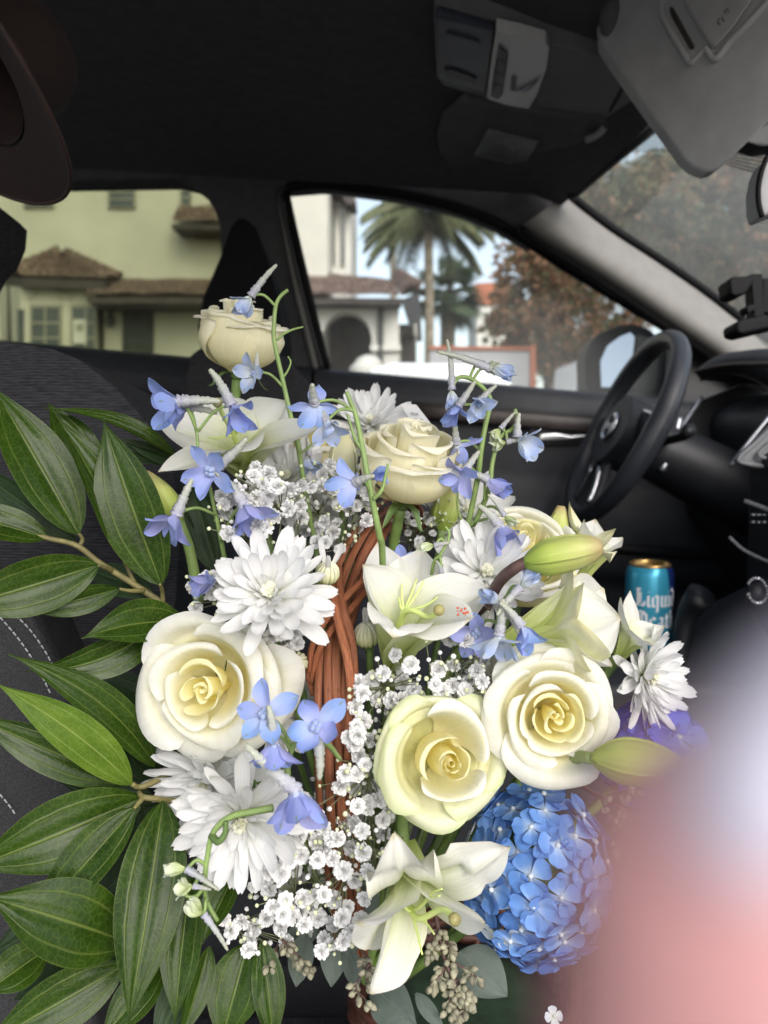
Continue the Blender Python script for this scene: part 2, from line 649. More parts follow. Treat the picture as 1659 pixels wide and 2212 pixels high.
# overhead console --------------------------------------------------------------
zc = 1.560
con = thing('overhead_console', '', '') if False else None
base = [(937, 40), (945, 28), (1072, 62), (1186, 96), (1330, 130), (1400, 200), (1345, 262), (1280, 255), (1140, 236), (1050, 214), (960, 186), (944, 170)]
ob = part(MB().prism([PZ(x, y, zc) for x, y in base], (0, 0, 0.05)), 'overhead_console', 'console_grey', bevel=0.006)
part(MB().prism([PZ(x, y, zc - 0.006) for x, y in [(940, 38), (948, 32), (1068, 66), (1050, 203), (962, 176), (950, 165)]], (0, 0, 0.012)), 'storage_lid', 'console', ob, bevel=0.003)
part(MB().prism([PZ(x, y, zc - 0.008) for x, y in [(963, 74), (968, 72), (1034, 92), (1036, 100), (1032, 108), (966, 90)]], (0, 0, 0.003)), 'lid_catch', 'console', ob, bevel=0.001)
part(MB().prism([PZ(x, y, zc - 0.008) for x, y in [(961, 152), (978, 150), (1030, 170), (1026, 184), (961, 166)]], (0, 0, 0.003)), 'microphone_grille', 'black', ob, bevel=0.001)
part(MB().prism([PZ(x, y, zc - 0.010) for x, y in [(1072, 66), (1120, 76), (1178, 92), (1186, 104), (1180, 150), (1160, 205), (1142, 236), (1095, 228), (1052, 214), (1055, 180)]], (0, 0, 0.016)), 'map_lamp', 'lens', ob, bevel=0.006, seg=3)
strip = [(1078, 100), (1098, 118), (1096, 140), (1086, 205), (1076, 216), (1060, 208), (1068, 150)]
part(MB().prism([PZ(x, y, zc - 0.013) for x, y in strip], (0, 0, 0.004)), 'switch_strip', 'console', ob, bevel=0.001)
for q in ([(1079, 108), (1094, 120), (1092, 132), (1076, 128)], [(1076, 133), (1091, 138), (1088, 158), (1072, 155)], [(1071, 160), (1087, 164), (1084, 184), (1068, 180)], [(1066, 188), (1082, 190), (1078, 210), (1062, 204)]):
    part(MB().prism([PZ(x, y, zc - 0.016) for x, y in q], (0, 0, 0.004)), 'lamp_button', 'console_grey', ob, bevel=0.0015)
part(MB().prism([PZ(x, y, zc - 0.013) for x, y in [(1106, 168), (1117, 169), (1114, 198), (1102, 197)]], (0, 0, 0.003)), 'lamp_slot', 'console_grey', ob, bevel=0.001)
arc = [PZ(x, y, zc - 0.0125) for x, y in [(1116, 198), (1135, 192), (1152, 183), (1168, 168)]]
part(MB().tube(arc, [0.001, 0.004, 0.003, 0.001], 6, n=14), 'lamp_bulb_lens', 'chrome', ob)
part(MB().tube([PZ(x, y, zc - 0.001) for x, y in [(1350, 172), (1338, 205), (1318, 240)]], 0.0025, 6, n=10), 'panel_gap', 'seal', ob)

# driver's sun visor with the sticker
dv = [(945, 300), (955, 262), (1000, 222), (1060, 226), (1160, 246), (1300, 262), (1322, 270), (1260, 330), (1180, 398), (1140, 405), (1050, 395), (975, 365), (950, 335)]
dvo = part(MB().prism([PZ(x, y, 1.553) for x, y in dv], (0, 0, 0.018)), 'sun_visor', 'visor_dark', bevel=0.007, seg=3)
dvo['label'] = 'black driver side sun visor with a faded sticker'
part(MB().prism([PZ(x, y, 1.550) for x, y in [(1055, 280), (1163, 306), (1128, 362), (1024, 336)]], (0, 0, 0.002)), 'warning_sticker', 'sticker', dvo)
part(MB().prism([PZ(x, y, 1.5485) for x, y in [(1060, 284), (1106, 295), (1080, 345), (1032, 333)]], (0, 0, 0.001)), 'sticker_print', 'console_grey', dvo)
part(MB().tube([PZ(1268, 302, 1.545), PZ(1290, 292, 1.545), PZ(1306, 276, 1.55)], 0.006, 8, n=8), 'visor_clip', 'visor', dvo)
# grab handle
part(MB().tube([P(705, 300, 1.50), P(712, 292, 1.47), P(800, 298, 1.45), P(880, 306, 1.45), P(888, 320, 1.48)], 0.016, 8, n=24, flat=0.6), 'grab_handle', 'headliner')

# passenger's sun visor, close to the camera
pv = [(1297, 46), (1301, 96), (1326, 134), (1365, 189), (1408, 248), (1438, 287), (1477, 342), (1500, 362), (1527, 372), (1545, 368), (1577, 342), (1618, 303), (1657, 264), (1770, 150), (1860, -60), (1700, -180), (1340, -60), (1310, 10)]
dv_ = lambda x, y: 1.0 / (1 / 0.98 + (x - 1300) / 460 * (1 / 0.76 - 1 / 0.98))
pvo = part(plate(pv, dv_, 0.020), 'sun_visor', 'visor', bevel=0.009, seg=4)
pvo['label'] = 'large grey sun visor folded down close by'


def vis(cx, cy):
    return ((2372 + cx / 2.37) / 1.852, cy / 4.389)


def vpt(cx, cy, lift):
    x, y = vis(cx, cy)
    return P(x, y, dv_(x, y) - lift)


fr = [(690, -60), (655, 60), (668, 160), (720, 260), (800, 400), (895, 560), (930, 595), (962, 580), (1070, 472), (1092, 492), (1130, 545), (1160, 558), (1200, 530), (1300, 400), (1450, 250), (1659, 20), (1720, -60)]
part(MB().tube([vpt(a, b, 0.001) for a, b in fr], 0.0042, 8, n=90), 'visor_ridge', 'visor', pvo)
part(MB().prism([vpt(a, b, 0.006) for a, b in [(850, -40), (960, 165), (1130, 425), (1160, 445), (1195, 405), (1360, 215), (1530, -40)]], FW * 0.006), 'mirror_lid', 'visor', pvo, bevel=0.0025)
part(MB().prism([vpt(a, b, 0.002) for a, b in [(735, 55), (765, 80), (960, 430), (962, 455), (940, 466), (920, 455), (745, 150), (730, 90)]], FW * 0.002), 'visor_slot', 'brown_trim', pvo, bevel=0.0008)
for a, b, c, e in ((1195, 175, 1182, 210), (1182, 210, 1205, 235), (1220, 160, 1245, 205), (1245, 100, 1260, 130), (1270, 80, 1290, 120)):
    part(MB().tube([vpt(a, b, 0.0065), vpt(c, e, 0.0065)], 0.0005, 5), 'moulded_mark', 'visor_dark', pvo)
part(MB().sphere(vpt(190, 170, -0.01), (0.018, 0.02, 0.03)), 'visor_pivot', 'visor_dark', pvo)

# rear-view mirror and sensor housing
rm = [(1720, 320), (1658, 338), (1645, 370), (1639, 405), (1640, 440), (1646, 468), (1740, 430)]
part(plate(rm, 0.74, 0.03), 'rear_view_mirror', 'visor', bevel=0.004)
part(MB().tube([P(x, y, 0.738) for x, y in [(1658, 336), (1645, 370), (1638, 405), (1639, 440), (1646, 469)]], 0.0025, 6, n=20), 'mirror_rim', 'seal')
part(plate([(1590, 300), (1700, 230), (1700, 312), (1640, 318)], 0.98, 0.03), 'sensor_housing', 'black', bevel=0.006)

# door mirror (outside)
hm = [(1266, 842), (1264, 773), (1270, 747), (1293, 720), (1339, 702), (1372, 699), (1406, 711), (1432, 737), (1456, 770), (1452, 852), (1350, 850)]
mo = part(plate(hm, lambda x, y: 2.00 - (x - 1299) * 0.0009, 0.10), 'door_mirror', 'seal', bevel=0.012, seg=3)
gm = [(1299, 836), (1297, 780), (1312, 747), (1339, 727), (1362, 718), (1371, 728), (1366, 773), (1349, 836)]
# the glass is turned towards the driver
mb = MB()
mn = Vector((-0.72, -0.69, 0.20)).normalized()
mp = P(1335, 775, 1.925)


def onm(x, y, lift=0.0):
    v = (P(x, y, 1.0) - CAM)
    return CAM + v * ((mp - CAM).dot(mn) / v.dot(mn)) + mn * lift


mb.prism([onm(x, y) for x, y in gm], -mn * 0.004)
part(mb, 'mirror_glass', 'mirror', mo, smooth=False)
part(plate([(1374, 722), (1410, 732), (1425, 760), (1415, 842), (1356, 842), (1371, 775)], 1.865, 0.004), 'mirror_inner', 'black', mo, bevel=0.002)

# steering wheel ------------------------------------------------------------------
TW = R(25)
n_ = Vector((-math.cos(TW), 0, math.sin(TW)))
x_ = Vector((0, -1, 0))
y_ = n_.cross(x_)
WM = Matrix((x_, y_, n_)).transposed().to_4x4()
WM.translation = P(1347, 925, 1.42)


def wpart(mb, name, mat, parent=None, **k):
    mb.xform(WM)
    return part(mb, name, mat, parent, **k)


ang = np.linspace(0, 2 * np.pi, 61)[:-1]
seg = 12
g = np.zeros((60, seg, 3))
for i, a in enumerate(ang):
    rr = 0.0185 + 0.002 * math.cos(3 * a)
    for j in range(seg):
        b = 2 * np.pi * j / seg
        rad = 0.178 + rr * 0.85 * math.cos(b)
        g[i, j] = (rad * math.cos(a), rad * math.sin(a), rr * math.sin(b))
mb = MB()
gg = np.concatenate([g, g[:1]], 0)
gg = np.concatenate([gg, gg[:, :1]], 1)
mb.grid(gg)
wheel = wpart(mb, 'steering_wheel', 'leather')
hub = [(0.075 * math.cos(a) * (1.0 + 0.12 * math.cos(2 * a)), 0.068 * math.sin(a) - 0.01, 0.0) for a in np.linspace(0, 2 * np.pi, 29)[:-1]]
wpart(MB().prism([Vector((a, b, 0.02)) for a, b, c in hub], (0, 0, -0.05)), 'airbag_cover', 'soft', wheel, bevel=0.014, seg=4)
for s in (-1, 1):
    wpart(MB().tube([(s * 0.06, 0.005, -0.006), (s * 0.12, 0.008, -0.012), (s * 0.175, 0.0, -0.004)], [0.03, 0.026, 0.022], 10, n=10, flat=0.45, up=(0, 0, 1)), 'spoke', 'soft', wheel)
    wpart(MB().tube([(s * 0.085, 0.03, 0.006), (s * 0.12, 0.026, 0.004), (s * 0.155, 0.018, 0.004)], 0.0035, 8, n=8), 'spoke_trim', 'chrome', wheel)
    wpart(MB().tube([(s * 0.02, -0.07, 0.004), (s * 0.035, -0.12, 0.0), (s * 0.05, -0.165, 0.002)], 0.010, 8, n=8), 'lower_spoke', 'soft', wheel)
    wpart(MB().tube([(s * 0.026, -0.085, 0.014), (s * 0.04, -0.125, 0.010), (s * 0.052, -0.152, 0.012)], 0.0042, 8, n=8), 'lower_spoke_trim', 'chrome', wheel)
ring = np.linspace(0, 2 * np.pi, 25)
wpart(MB().tube([(0.024 * math.cos(a), 0.024 * math.sin(a) - 0.008, 0.024) for a in ring], 0.0042, 8, caps=False), 'emblem_ring', 'chrome', wheel)
wpart(MB().box((0, -0.008, 0.024), (0.06, 0.011, 0.006)), 'emblem_bar', 'chrome', wheel, bevel=0.0015)
mb = MB().tube([tuple(WM @ Vector((0, -0.01, -0.03))), tuple(WM @ Vector((0, -0.015, -0.30)))], [0.055, 0.07], 14, n=6)
part(mb, 'steering_column', 'black')
for s, zz in ((-1, -0.06), (1, -0.06)):
    part(MB().tube([WM @ Vector((s * 0.04, 0.0, zz)), WM @ Vector((s * 0.13, 0.012, zz)), WM @ Vector((s * 0.17, 0.02, zz + 0.01))], [0.008, 0.008, 0.012], 8, n=8), 'column_stalk', 'black')

# dashboard -----------------------------------------------------------------------
prof = [(1.30, 1.10), (0.95, 1.13), (0.78, 1.125), (0.69, 1.10), (0.66, 1.06), (0.68, 0.98), (0.66, 0.90), (0.70, 0.80), (0.78, 0.66), (0.95, 0.50), (1.40, 0.45)]
pf = spline(prof, 40)
g = np.zeros((40, 16, 3))
for j in range(16):
    y = -0.1 + 1.78 * j / 15
    for i, (x, z) in enumerate(pf):
        g[i, j] = (x, y, z)
part(MB().grid(g), 'dashboard', 'soft')
# instrument hood and gauges
top_ = spline([P(1506, 797, 1.50), P(1548, 769, 1.46), P(1607, 757, 1.40), P(1680, 755, 1.34), P(1760, 790, 1.28)], 20)
lip = spline([P(1501, 803, 1.48), P(1548, 791, 1.43), P(1621, 786, 1.36), P(1690, 792, 1.30), P(1770, 840, 1.25)], 20)
inn = spline([P(1514, 822, 1.55), P(1545, 809, 1.50), P(1580, 805, 1.45), P(1640, 825, 1.38), P(1740, 880, 1.32)], 20)
inn2 = inn + np.array([0.16, 0.02, -0.01])
bk = top_ + np.array([0.25, 0, -0.04])
part(MB().grid(np.stack([bk, top_, lip, inn, inn2], 1)), 'instrument_hood', 'soft')
part(MB().tube([tuple(q) for q in lip], 0.0035, 8), 'hood_stitching', 'brown_trim')
part(MB().tube([tuple(q) for q in inn], 0.003, 8), 'hood_lip', 'brown_trim')
part(MB().tube([P(1516, 858, 1.47), P(1490, 897, 1.45), P(1463, 936, 1.43)], 0.0035, 8, n=10), 'cluster_trim', 'silver')
part(MB().tube([P(1664, 898, 1.22), P(1620, 952, 1.22), P(1577, 1008, 1.22)], 0.0035, 8, n=10), 'cluster_trim', 'silver')
part(plate([(1500, 870), (1600, 830), (1680, 850), (1680, 960), (1580, 1005), (1480, 960)], 1.56, 0.02), 'instrument_panel', 'black', bevel=0.004)
gc = P(1640, 945, 1.50)
mb = MB()
for k in range(14):
    a = R(20 + 17 * k)
    p0 = gc + RT * (0.055 * math.cos(a)) + UP * (0.055 * math.sin(a))
    p1 = gc + RT * (0.047 * math.cos(a)) + UP * (0.047 * math.sin(a))
    mb.tube([p0, p1], 0.0016, 5)
part(mb, 'gauge_markings', 'silver')
part(MB().tube([gc + RT * (0.06 * math.cos(a)) + UP * (0.06 * math.sin(a)) for a in np.linspace(0, 2 * np.pi, 33)], 0.002, 6, caps=False), 'gauge_rim', 'console_grey')
part(MB().tube([P(1459, 934, 1.40), P(1468, 902, 1.40)], [0.009, 0.007], 8, n=5), 'stalk_tip', 'silver')
part(MB().tube([P(1450, 975, 1.40), P(1438, 1000, 1.38), P(1428, 1018, 1.38)], 0.006, 8, n=6), 'paddle_trim', 'silver')
# centre stack
part(MB().prism([Vector((0.50, 0.72, z)) if False else Vector((x, 0.70, z)) for x, z in [(0.47, 1.02), (0.62, 1.10), (0.95, 1.10), (0.95, 0.55), (0.60, 0.66), (0.475, 0.82)]], (0, 0.30, 0)), 'centre_stack', 'black', bevel=0.012, seg=3)
vent = [(1592, 995), (1630, 955), (1690, 900), (1720, 940), (1700, 1010), (1640, 1014)]
part(plate(vent, 0.96, 0.02), 'air_vent', 'console_grey', bevel=0.005, seg=3)
part(MB().tube([P(x, y, 0.955) for x, y in [(1690, 902), (1632, 957), (1598, 988), (1606, 1000), (1680, 1012)]], 0.0028, 8, n=30), 'vent_trim', 'console_grey')
part(MB().tube([P(x, y, 0.953) for x, y in [(1690, 935), (1652, 968), (1640, 985), (1680, 996)]], 0.0024, 8, n=20), 'vent_slat', 'console_grey')
for k in range(6):
    part(MB().box(tuple(P(1628 + 12 * (k % 3), 1112 + 16 * (k // 3), 0.93)), (0.006, 0.004, 0.003)), 'control_button', 'silver')
part(MB().tube([P(1575, 1160, 0.93), P(1610, 1190, 0.92), P(1680, 1222, 0.91)], 0.0022, 6, n=10), 'panel_edge', 'console_grey')
part(MB().tube([P(1608, 1082, 0.93), P(1680, 1108, 0.92)], 0.003, 6), 'panel_edge', 'console_grey')

# centre console, floor
part(MB().prism([Vector((x, 0.93, z)) for x, z in [(-0.6, 0.80), (-0.05, 0.80), (0.05, 0.735), (0.45, 0.735), (0.62, 0.82), (0.62, 0.35), (-0.6, 0.35)]], (0, 0.30, 0)), 'console_box', 'soft', bevel=0.014, seg=3)
part(MB().tube([Vector((0.373 + 0.042 * math.cos(a), P(1403, 1300, 1.08).y + 0.042 * math.sin(a), 0.742)) for a in np.linspace(0, 2 * np.pi, 29)], 0.006, 8, caps=False), 'cup_holder', 'black')
part(MB().prism([Vector(q) for q in [(-2.2, -0.15, 0.36), (1.4, -0.15, 0.36), (1.4, 1.72, 0.36), (-2.2, 1.72, 0.36)]], (0, 0, -0.05)), 'floor_carpet', 'headliner', smooth=False)
gk = part(MB().tube([Vector((0.40, 1.02, 0.73)), Vector((0.41, 1.02, 0.80)), Vector((0.42, 1.0, 0.835))], [0.012, 0.014, 0.02], 10, n=8), 'gear_lever', 'black')

# driver's seat ---------------------------------------------------------------------
st_ = [(514, 470), (532, 470), (552, 490), (578, 560), (600, 640), (606, 720), (580, 780), (470, 790), (434, 760), (426, 705), (438, 640), (474, 555), (496, 490)]
M['black_cloth'] = simple('black_seat_cloth', (0.009, 0.009, 0.011), 0.9, noise_scale=200, noise_amt=0.3, spec=0.1)
seat = part(plate(st_, 1.36, 0.17), 'driver_headrest', 'black_cloth', bevel=0.03, seg=5)
bk_ = [(398, 800), (408, 765), (440, 745), (540, 742), (620, 770), (668, 830), (700, 920), (720, 1100), (700, 1500), (350, 1500), (380, 1000)]
part(plate(bk_, 1.22, 0.42), 'driver_backrest', 'cloth', bevel=0.04, seg=5)
part(MB().prism([Vector((x, 1.17, z)) for x, z in [(-0.35, 0.78), (-0.1, 0.72), (0.2, 0.75), (0.26, 0.70), (0.2, 0.5), (-0.35, 0.5)]], (0, 0.46, 0)), 'driver_cushion', 'cloth', bevel=0.04, seg=4)

# passenger seat --------------------------------------------------------------------
ps = [(-400, 700), (-60, 728), (40, 742), (110, 752), (175, 778), (250, 836), (320, 915), (372, 1000), (395, 1120), (380, 1300), (330, 1600), (250, 1950), (180, 2300), (-400, 2300)]
pb = part(plate(ps, 0.66, 0.34), 'passenger_backrest', 'cloth', bevel=0.05, seg=6)
# the near bolster with its two rows of pale stitching
bo = [(-250, 1180), (20, 1270), (75, 1330), (130, 1450), (185, 1620), (215, 1800), (220, 2000), (200, 2300), (-250, 2300)]
part(plate(bo, 0.600, 0.10), 'seat_bolster', 'mesh_cloth', bevel=0.02, seg=4)
hr = [(-360, 400), (-60, 396), (20, 400), (40, 420), (36, 470), (14, 520), (-14, 548), (-60, 640), (-80, 760), (-360, 760)]
part(plate([(x * 1.0 - 118, y - 30) for x, y in hr], 0.78, 0.14), 'passenger_headrest', 'cloth', bevel=0.02, seg=5)
sts = []
for path in ([(-10, 1322), (40, 1380), (80, 1440), (110, 1500)], [(10, 1310), (60, 1355), (105, 1420), (140, 1500)], [(-10, 1705), (20, 1740), (40, 1770)]):
    q = spline([P(x, y, 0.597) for x, y in path], 90)
    L = np.concatenate([[0], np.cumsum(np.linalg.norm(np.diff(q, axis=0), axis=1))])
    s = 0.0
    while s + 0.004 < L[-1]:
        a = [np.interp(s, L, q[:, k]) for k in range(3)]
        b = [np.interp(s + 0.0036, L, q[:, k]) for k in range(3)]
        sts.append((a, b))
        s += 0.0052
mb = MB()
for a, b in sts:
    mb.tube([a, b], 0.00055, 5)
so = part(mb, 'seam_stitching', 'stitch')
so['kind'] = 'stuff'
# cushion the basket stands on
part(MB().prism([Vector((x, 0.20, z)) for x, z in [(-0.38, 0.455), (-0.2, 0.436), (0.10, 0.438), (0.30, 0.50), (0.335, 0.48), (0.30, 0.37), (-0.38, 0.37)]], (0, 0.56, 0)), 'passenger_cushion', 'vinyl', bevel=0.02, seg=4)

# ------------------------------------------------------------------ outside: street, houses, palms, trees
M['stucco'] = simple('cream_stucco', (0.58, 0.555, 0.49), 0.9, noise_scale=0.7, noise_amt=0.13, bump=0.4, bscale=30, bdist=0.01, spec=0.1)
M['stucco_white'] = simple('white_stucco', (0.64, 0.62, 0.58), 0.9, noise_scale=1.3, noise_amt=0.05, bump=0.3, bscale=30, bdist=0.01, spec=0.1)
M['dark_wood'] = simple('dark_eave_wood', (0.055, 0.045, 0.042), 0.7, noise_scale=6, noise_amt=0.3)
M['frame_w'] = simple('window_frame_paint', (0.30, 0.28, 0.23), 0.5)
M['pane'] = simple('dark_pane', (0.05, 0.06, 0.065), 0.08, noise_scale=2, noise_amt=0.4, spec=0.8)
M['shutter'] = simple('dark_shutter', (0.05, 0.055, 0.05), 0.6, noise_scale=10, noise_amt=0.3)
M['orange'] = simple('orange_paint', (0.40, 0.12, 0.055), 0.6, noise_scale=5, noise_amt=0.15)
M['grey_wall'] = simple('grey_rendered_wall', (0.40, 0.40, 0.41), 0.85, noise_scale=2, noise_amt=0.08)
M['asphalt'] = simple('asphalt', (0.05, 0.05, 0.052), 0.9, noise_scale=9, noise_amt=0.25, bump=0.4, bscale=60, bdist=0.004)
M['paving'] = simple('concrete_paving', (0.40, 0.385, 0.36), 0.9, noise_scale=4, noise_amt=0.12)
M['soil'] = simple('planted_ground', (0.07, 0.075, 0.04), 0.95, noise_scale=3, noise_amt=0.4)
M['car_white'] = simple('white_car_paint', (0.72, 0.72, 0.72), 0.25, coat=0.6)
M['car_glass'] = simple('car_window', (0.03, 0.035, 0.04), 0.06, spec=0.8)
M['tyre'] = simple('tyre', (0.02, 0.02, 0.02), 0.8)
M['bark'] = simple('bark', (0.12, 0.095, 0.075), 0.9, noise_scale=9, noise_amt=0.4)
M['palm_bark'] = simple('palm_bark', (0.24, 0.20, 0.15), 0.9, noise_scale=7, noise_amt=0.35)
t = NT('clay_tile')
nz = t.noise(9.0, 3, t.coord(), 0.75)
t.l(t.ramp(nz, [(0.34, (0.035, 0.026, 0.023)), (0.5, (0.16, 0.10, 0.08)), (0.66, (0.40, 0.30, 0.25))]), t.b.inputs['Base Color'])
t.b.inputs['Roughness'].default_value = 0.9
M['tile'] = t.m


def leaf_mat(name, stops):
    t = NT(name)
    ux, uy, _ = t.sep(t.coord('UV'))
    nz = t.noise(1.1, 2, t.coord())
    f = t.math('ADD', t.math('MULTIPLY', ux, 0.45), t.math('MULTIPLY', nz, 0.62))
    c = t.ramp(f, stops)
    t.l(c, t.b.inputs['Base Color'])
    t.b.inputs['Roughness'].default_value = 0.6
    tr = t.n('BsdfTranslucent'); t.l(c, tr.inputs[0])
    mx = t.n('MixShader'); mx.inputs[0].default_value = 0.3
    t.l(t.b.outputs[0], mx.inputs[1]); t.l(tr.outputs[0], mx.inputs[2]); t.l(mx.outputs[0], t.out.inputs['Surface'])
    return t.m


M['autumn'] = leaf_mat('autumn_leaves', [(0.30, (0.06, 0.085, 0.035)), (0.44, (0.13, 0.125, 0.06)), (0.56, (0.26, 0.14, 0.075)), (0.80, (0.40, 0.20, 0.115))])
M['autumn2'] = leaf_mat('turning_leaves', [(0.28, (0.075, 0.11, 0.045)), (0.50, (0.16, 0.165, 0.075)), (0.64, (0.28, 0.18, 0.10)), (0.84, (0.38, 0.21, 0.13))])
M['palm_leaf'] = leaf_mat('palm_leaf', [(0.25, (0.10, 0.14, 0.075)), (0.6, (0.20, 0.23, 0.12)), (0.85, (0.38, 0.32, 0.18))])
M['fan_leaf'] = leaf_mat('fan_palm_leaf', [(0.25, (0.05, 0.085, 0.05)), (0.65, (0.10, 0.14, 0.075)), (0.9, (0.24, 0.21, 0.12))])


def wpoly(pts, d, th, mb=None):
    return (mb or MB()).prism([PY(x, y, d) for x, y in pts], (0, th, 0))


def flat_sheet(name, x0, x1, y0, y1, z, mat):
    o = MB().prism([Vector((x0, y0, z)), Vector((x1, y0, z)), Vector((x1, y1, z)), Vector((x0, y1, z))], (0, 0, -0.03)).build(name, M[mat], smooth=False)
    o['kind'] = 'structure'
    return o


flat_sheet('ground', -250, 250, -250, 300, -0.16, 'soil')
flat_sheet('road', -200, 200, -0.75, 9.0, -0.12, 'asphalt')
flat_sheet('pavement', -200, 200, -9.0, -0.75, 0.0, 'paving')
flat_sheet('pavement', -200, 200, 9.0, 12.2, 0.0, 'paving')


def tile_roof(mb, e0, e1, r0, r1, ncol, nrow):
    """barrel tiles between an eave line and a ridge line: half-round courses, each course stepping over the one below"""
    e0, e1, r0, r1 = map(np.array, (e0, e1, r0, r1))
    nrm = np.cross(e1 - e0, r0 - e0); nrm = nrm / np.linalg.norm(nrm)
    if nrm[2] < 0:
        nrm = -nrm
    w = np.linalg.norm(e1 - e0) / ncol
    k = 6
    g = np.zeros((ncol * k + 1, nrow * 2, 3))
    for i in range(ncol * k + 1):
        u = i / (ncol * k)
        ph = (i % k) / k
        jit = 0.10 * w * math.sin(37.0 * (i // k))
        for j in range(nrow):
            for s in (0, 1):
                v = (j + s * 0.98) / nrow
                p = (e0 * (1 - u) + e1 * u) * (1 - v) + (r0 * (1 - u) + r1 * u) * v
                h = w * 0.62 * abs(math.sin(math.pi * ph)) + (0.14 * w if s == 0 else 0.0) + jit
                g[i, j * 2 + s] = p + nrm * h
    mb.grid(g)
    return mb


V = lambda x, y, Y: tuple(PY(x, y, Y))

# --- cream house seen through the dark rear glass and at the edge of the front window
house = thing('house', 'cream stucco house with tiled bay roof and small upper windows', 'house', (-6, 16, 0))
hinv = Matrix.Translation((6, -16, 0))


def hpart(mb, name, mat, parent=house, smooth=False, bevel=0.0):
    mb.xform(hinv)
    return link(name, mb.mesh(name, M[mat], smooth), parent, None, bevel)


HY = 16.0
hpart(wpoly([(-900, 120), (708, 120), (708, 1120), (-900, 1120)], HY, 6.0), 'wall', 'stucco')
for q in ([(50, 380), (116, 380), (116, 449), (50, 449)], [(233, 380), (292, 380), (292, 450), (233, 450)], [(389, 380), (413, 380), (413, 446), (389, 446)]):
    x0, y0, x1, y1 = q[0][0], q[0][1] - 40, q[2][0], q[2][1]
    wo = hpart(wpoly([(x0, y0), (x1, y0), (x1, y1), (x0, y1)], HY - 0.06, 0.05), 'window', 'frame_w')
    hpart(wpoly([(x0 + 4, y0), (x1 - 4, y0), (x1 - 4, y1 - 4), (x0 + 4, y1 - 4)], HY - 0.075, 0.01), 'pane', 'pane', wo)
    for k in range(4):
        yy = y1 - 4 - (k + 1) * 15
        hpart(wpoly([(x0 + 3, yy), (x1 - 3, yy), (x1 - 3, yy - 3), (x0 + 3, yy - 3)], HY - 0.09, 0.012), 'blind_slat', 'frame_w', wo)
# hood roof of the oriel at the upper right
mb = tile_roof(MB(), V(368, 482, HY - 0.8), V(520, 484, HY - 0.8), V(385, 448, HY - 0.02), V(520, 448, HY - 0.02), 12, 4)
hpart(mb, 'hood_roof', 'tile', smooth=False)
hpart(wpoly([(370, 484), (520, 486), (520, 496), (372, 494)], HY - 0.75, 0.7), 'hood_eave', 'dark_wood')
# bay with a hipped tile roof
by = HY - 1.2
bay = [V(12, 900, HY), V(56, 900, by), V(212, 900, by), V(240, 900, HY)]
mb = MB().prism([Vector((p[0], p[1], 0.0)) for p in bay], (0, 0, PY(130, 600, by).z))
bo_ = hpart(mb, 'bay', 'stucco')
for x0, x1, d_ in ((64, 132, by), (152, 208, by)):
    wo = hpart(wpoly([(x0, 658), (x1, 658), (x1, 760), (x0, 760)], d_ - 0.05, 0.06), 'bay_window', 'frame_w', bo_)
    hpart(wpoly([(x0 + 5, 664), (x1 - 5, 664), (x1 - 5, 758), (x0 + 5, 758)], d_ - 0.062, 0.01), 'bay_pane', 'pane', bo_)
    for yy in (695, 728):
        hpart(wpoly([(x0 + 3, yy), (x1 - 3, yy), (x1 - 3, yy + 4), (x0 + 3, yy + 4)], d_ - 0.075, 0.02), 'glazing_bar', 'frame_w', bo_)
    hpart(wpoly([(x0 + 31, 664), (x0 + 35, 664), (x0 + 35, 758), (x0 + 31, 758)], d_ - 0.078, 0.02), 'glazing_bar', 'frame_w', bo_)
    # blind arch above the window
    cx, rad = (x0 + x1) / 2, (x1 - x0) / 2
    hpart(MB().tube([PY(cx + rad * math.cos(a), 648 - rad * 0.8 * math.sin(a), d_ - 0.01) for a in np.linspace(0, np.pi, 15)], 0.035, 6), 'arch_moulding', 'stucco', bo_, smooth=True)
hpart(wpoly([(158, 690), (186, 690), (186, 742), (158, 742)], by - 0.09, 0.01), 'paper_notice', 'stucco_white', bo_)
hpart(wpoly([(164, 700), (180, 700), (180, 716), (164, 716)], by - 0.095, 0.003), 'notice_print', 'frame_w', bo_)
hpart(wpoly([(37, 668), (51, 668), (51, 760), (37, 760)], by - 0.03, 0.4), 'side_pane', 'pane', bo_)
ap = V(135, 548, HY - 0.05)
el, er = V(-2, 598, HY), V(262, 604, HY)
fl, frr = V(50, 600, by - 0.3), V(226, 606, by - 0.3)
mb = MB()
tile_roof(mb, el, fl, ap, ap, 8, 7)
tile_roof(mb, fl, frr, ap, ap, 16, 7)
tile_roof(mb, frr, er, ap, ap, 8, 7)
hpart(mb, 'bay_roof', 'tile')
hpart(MB().prism([Vector(p) for p in (el, fl, frr, er)], (0, 0, -0.16)), 'bay_eave', 'dark_wood')
hpart(MB().tube([V(21, 600, HY - 0.6), V(22, 900, HY - 0.6)], 0.05, 8), 'downspout', 'dark_wood')
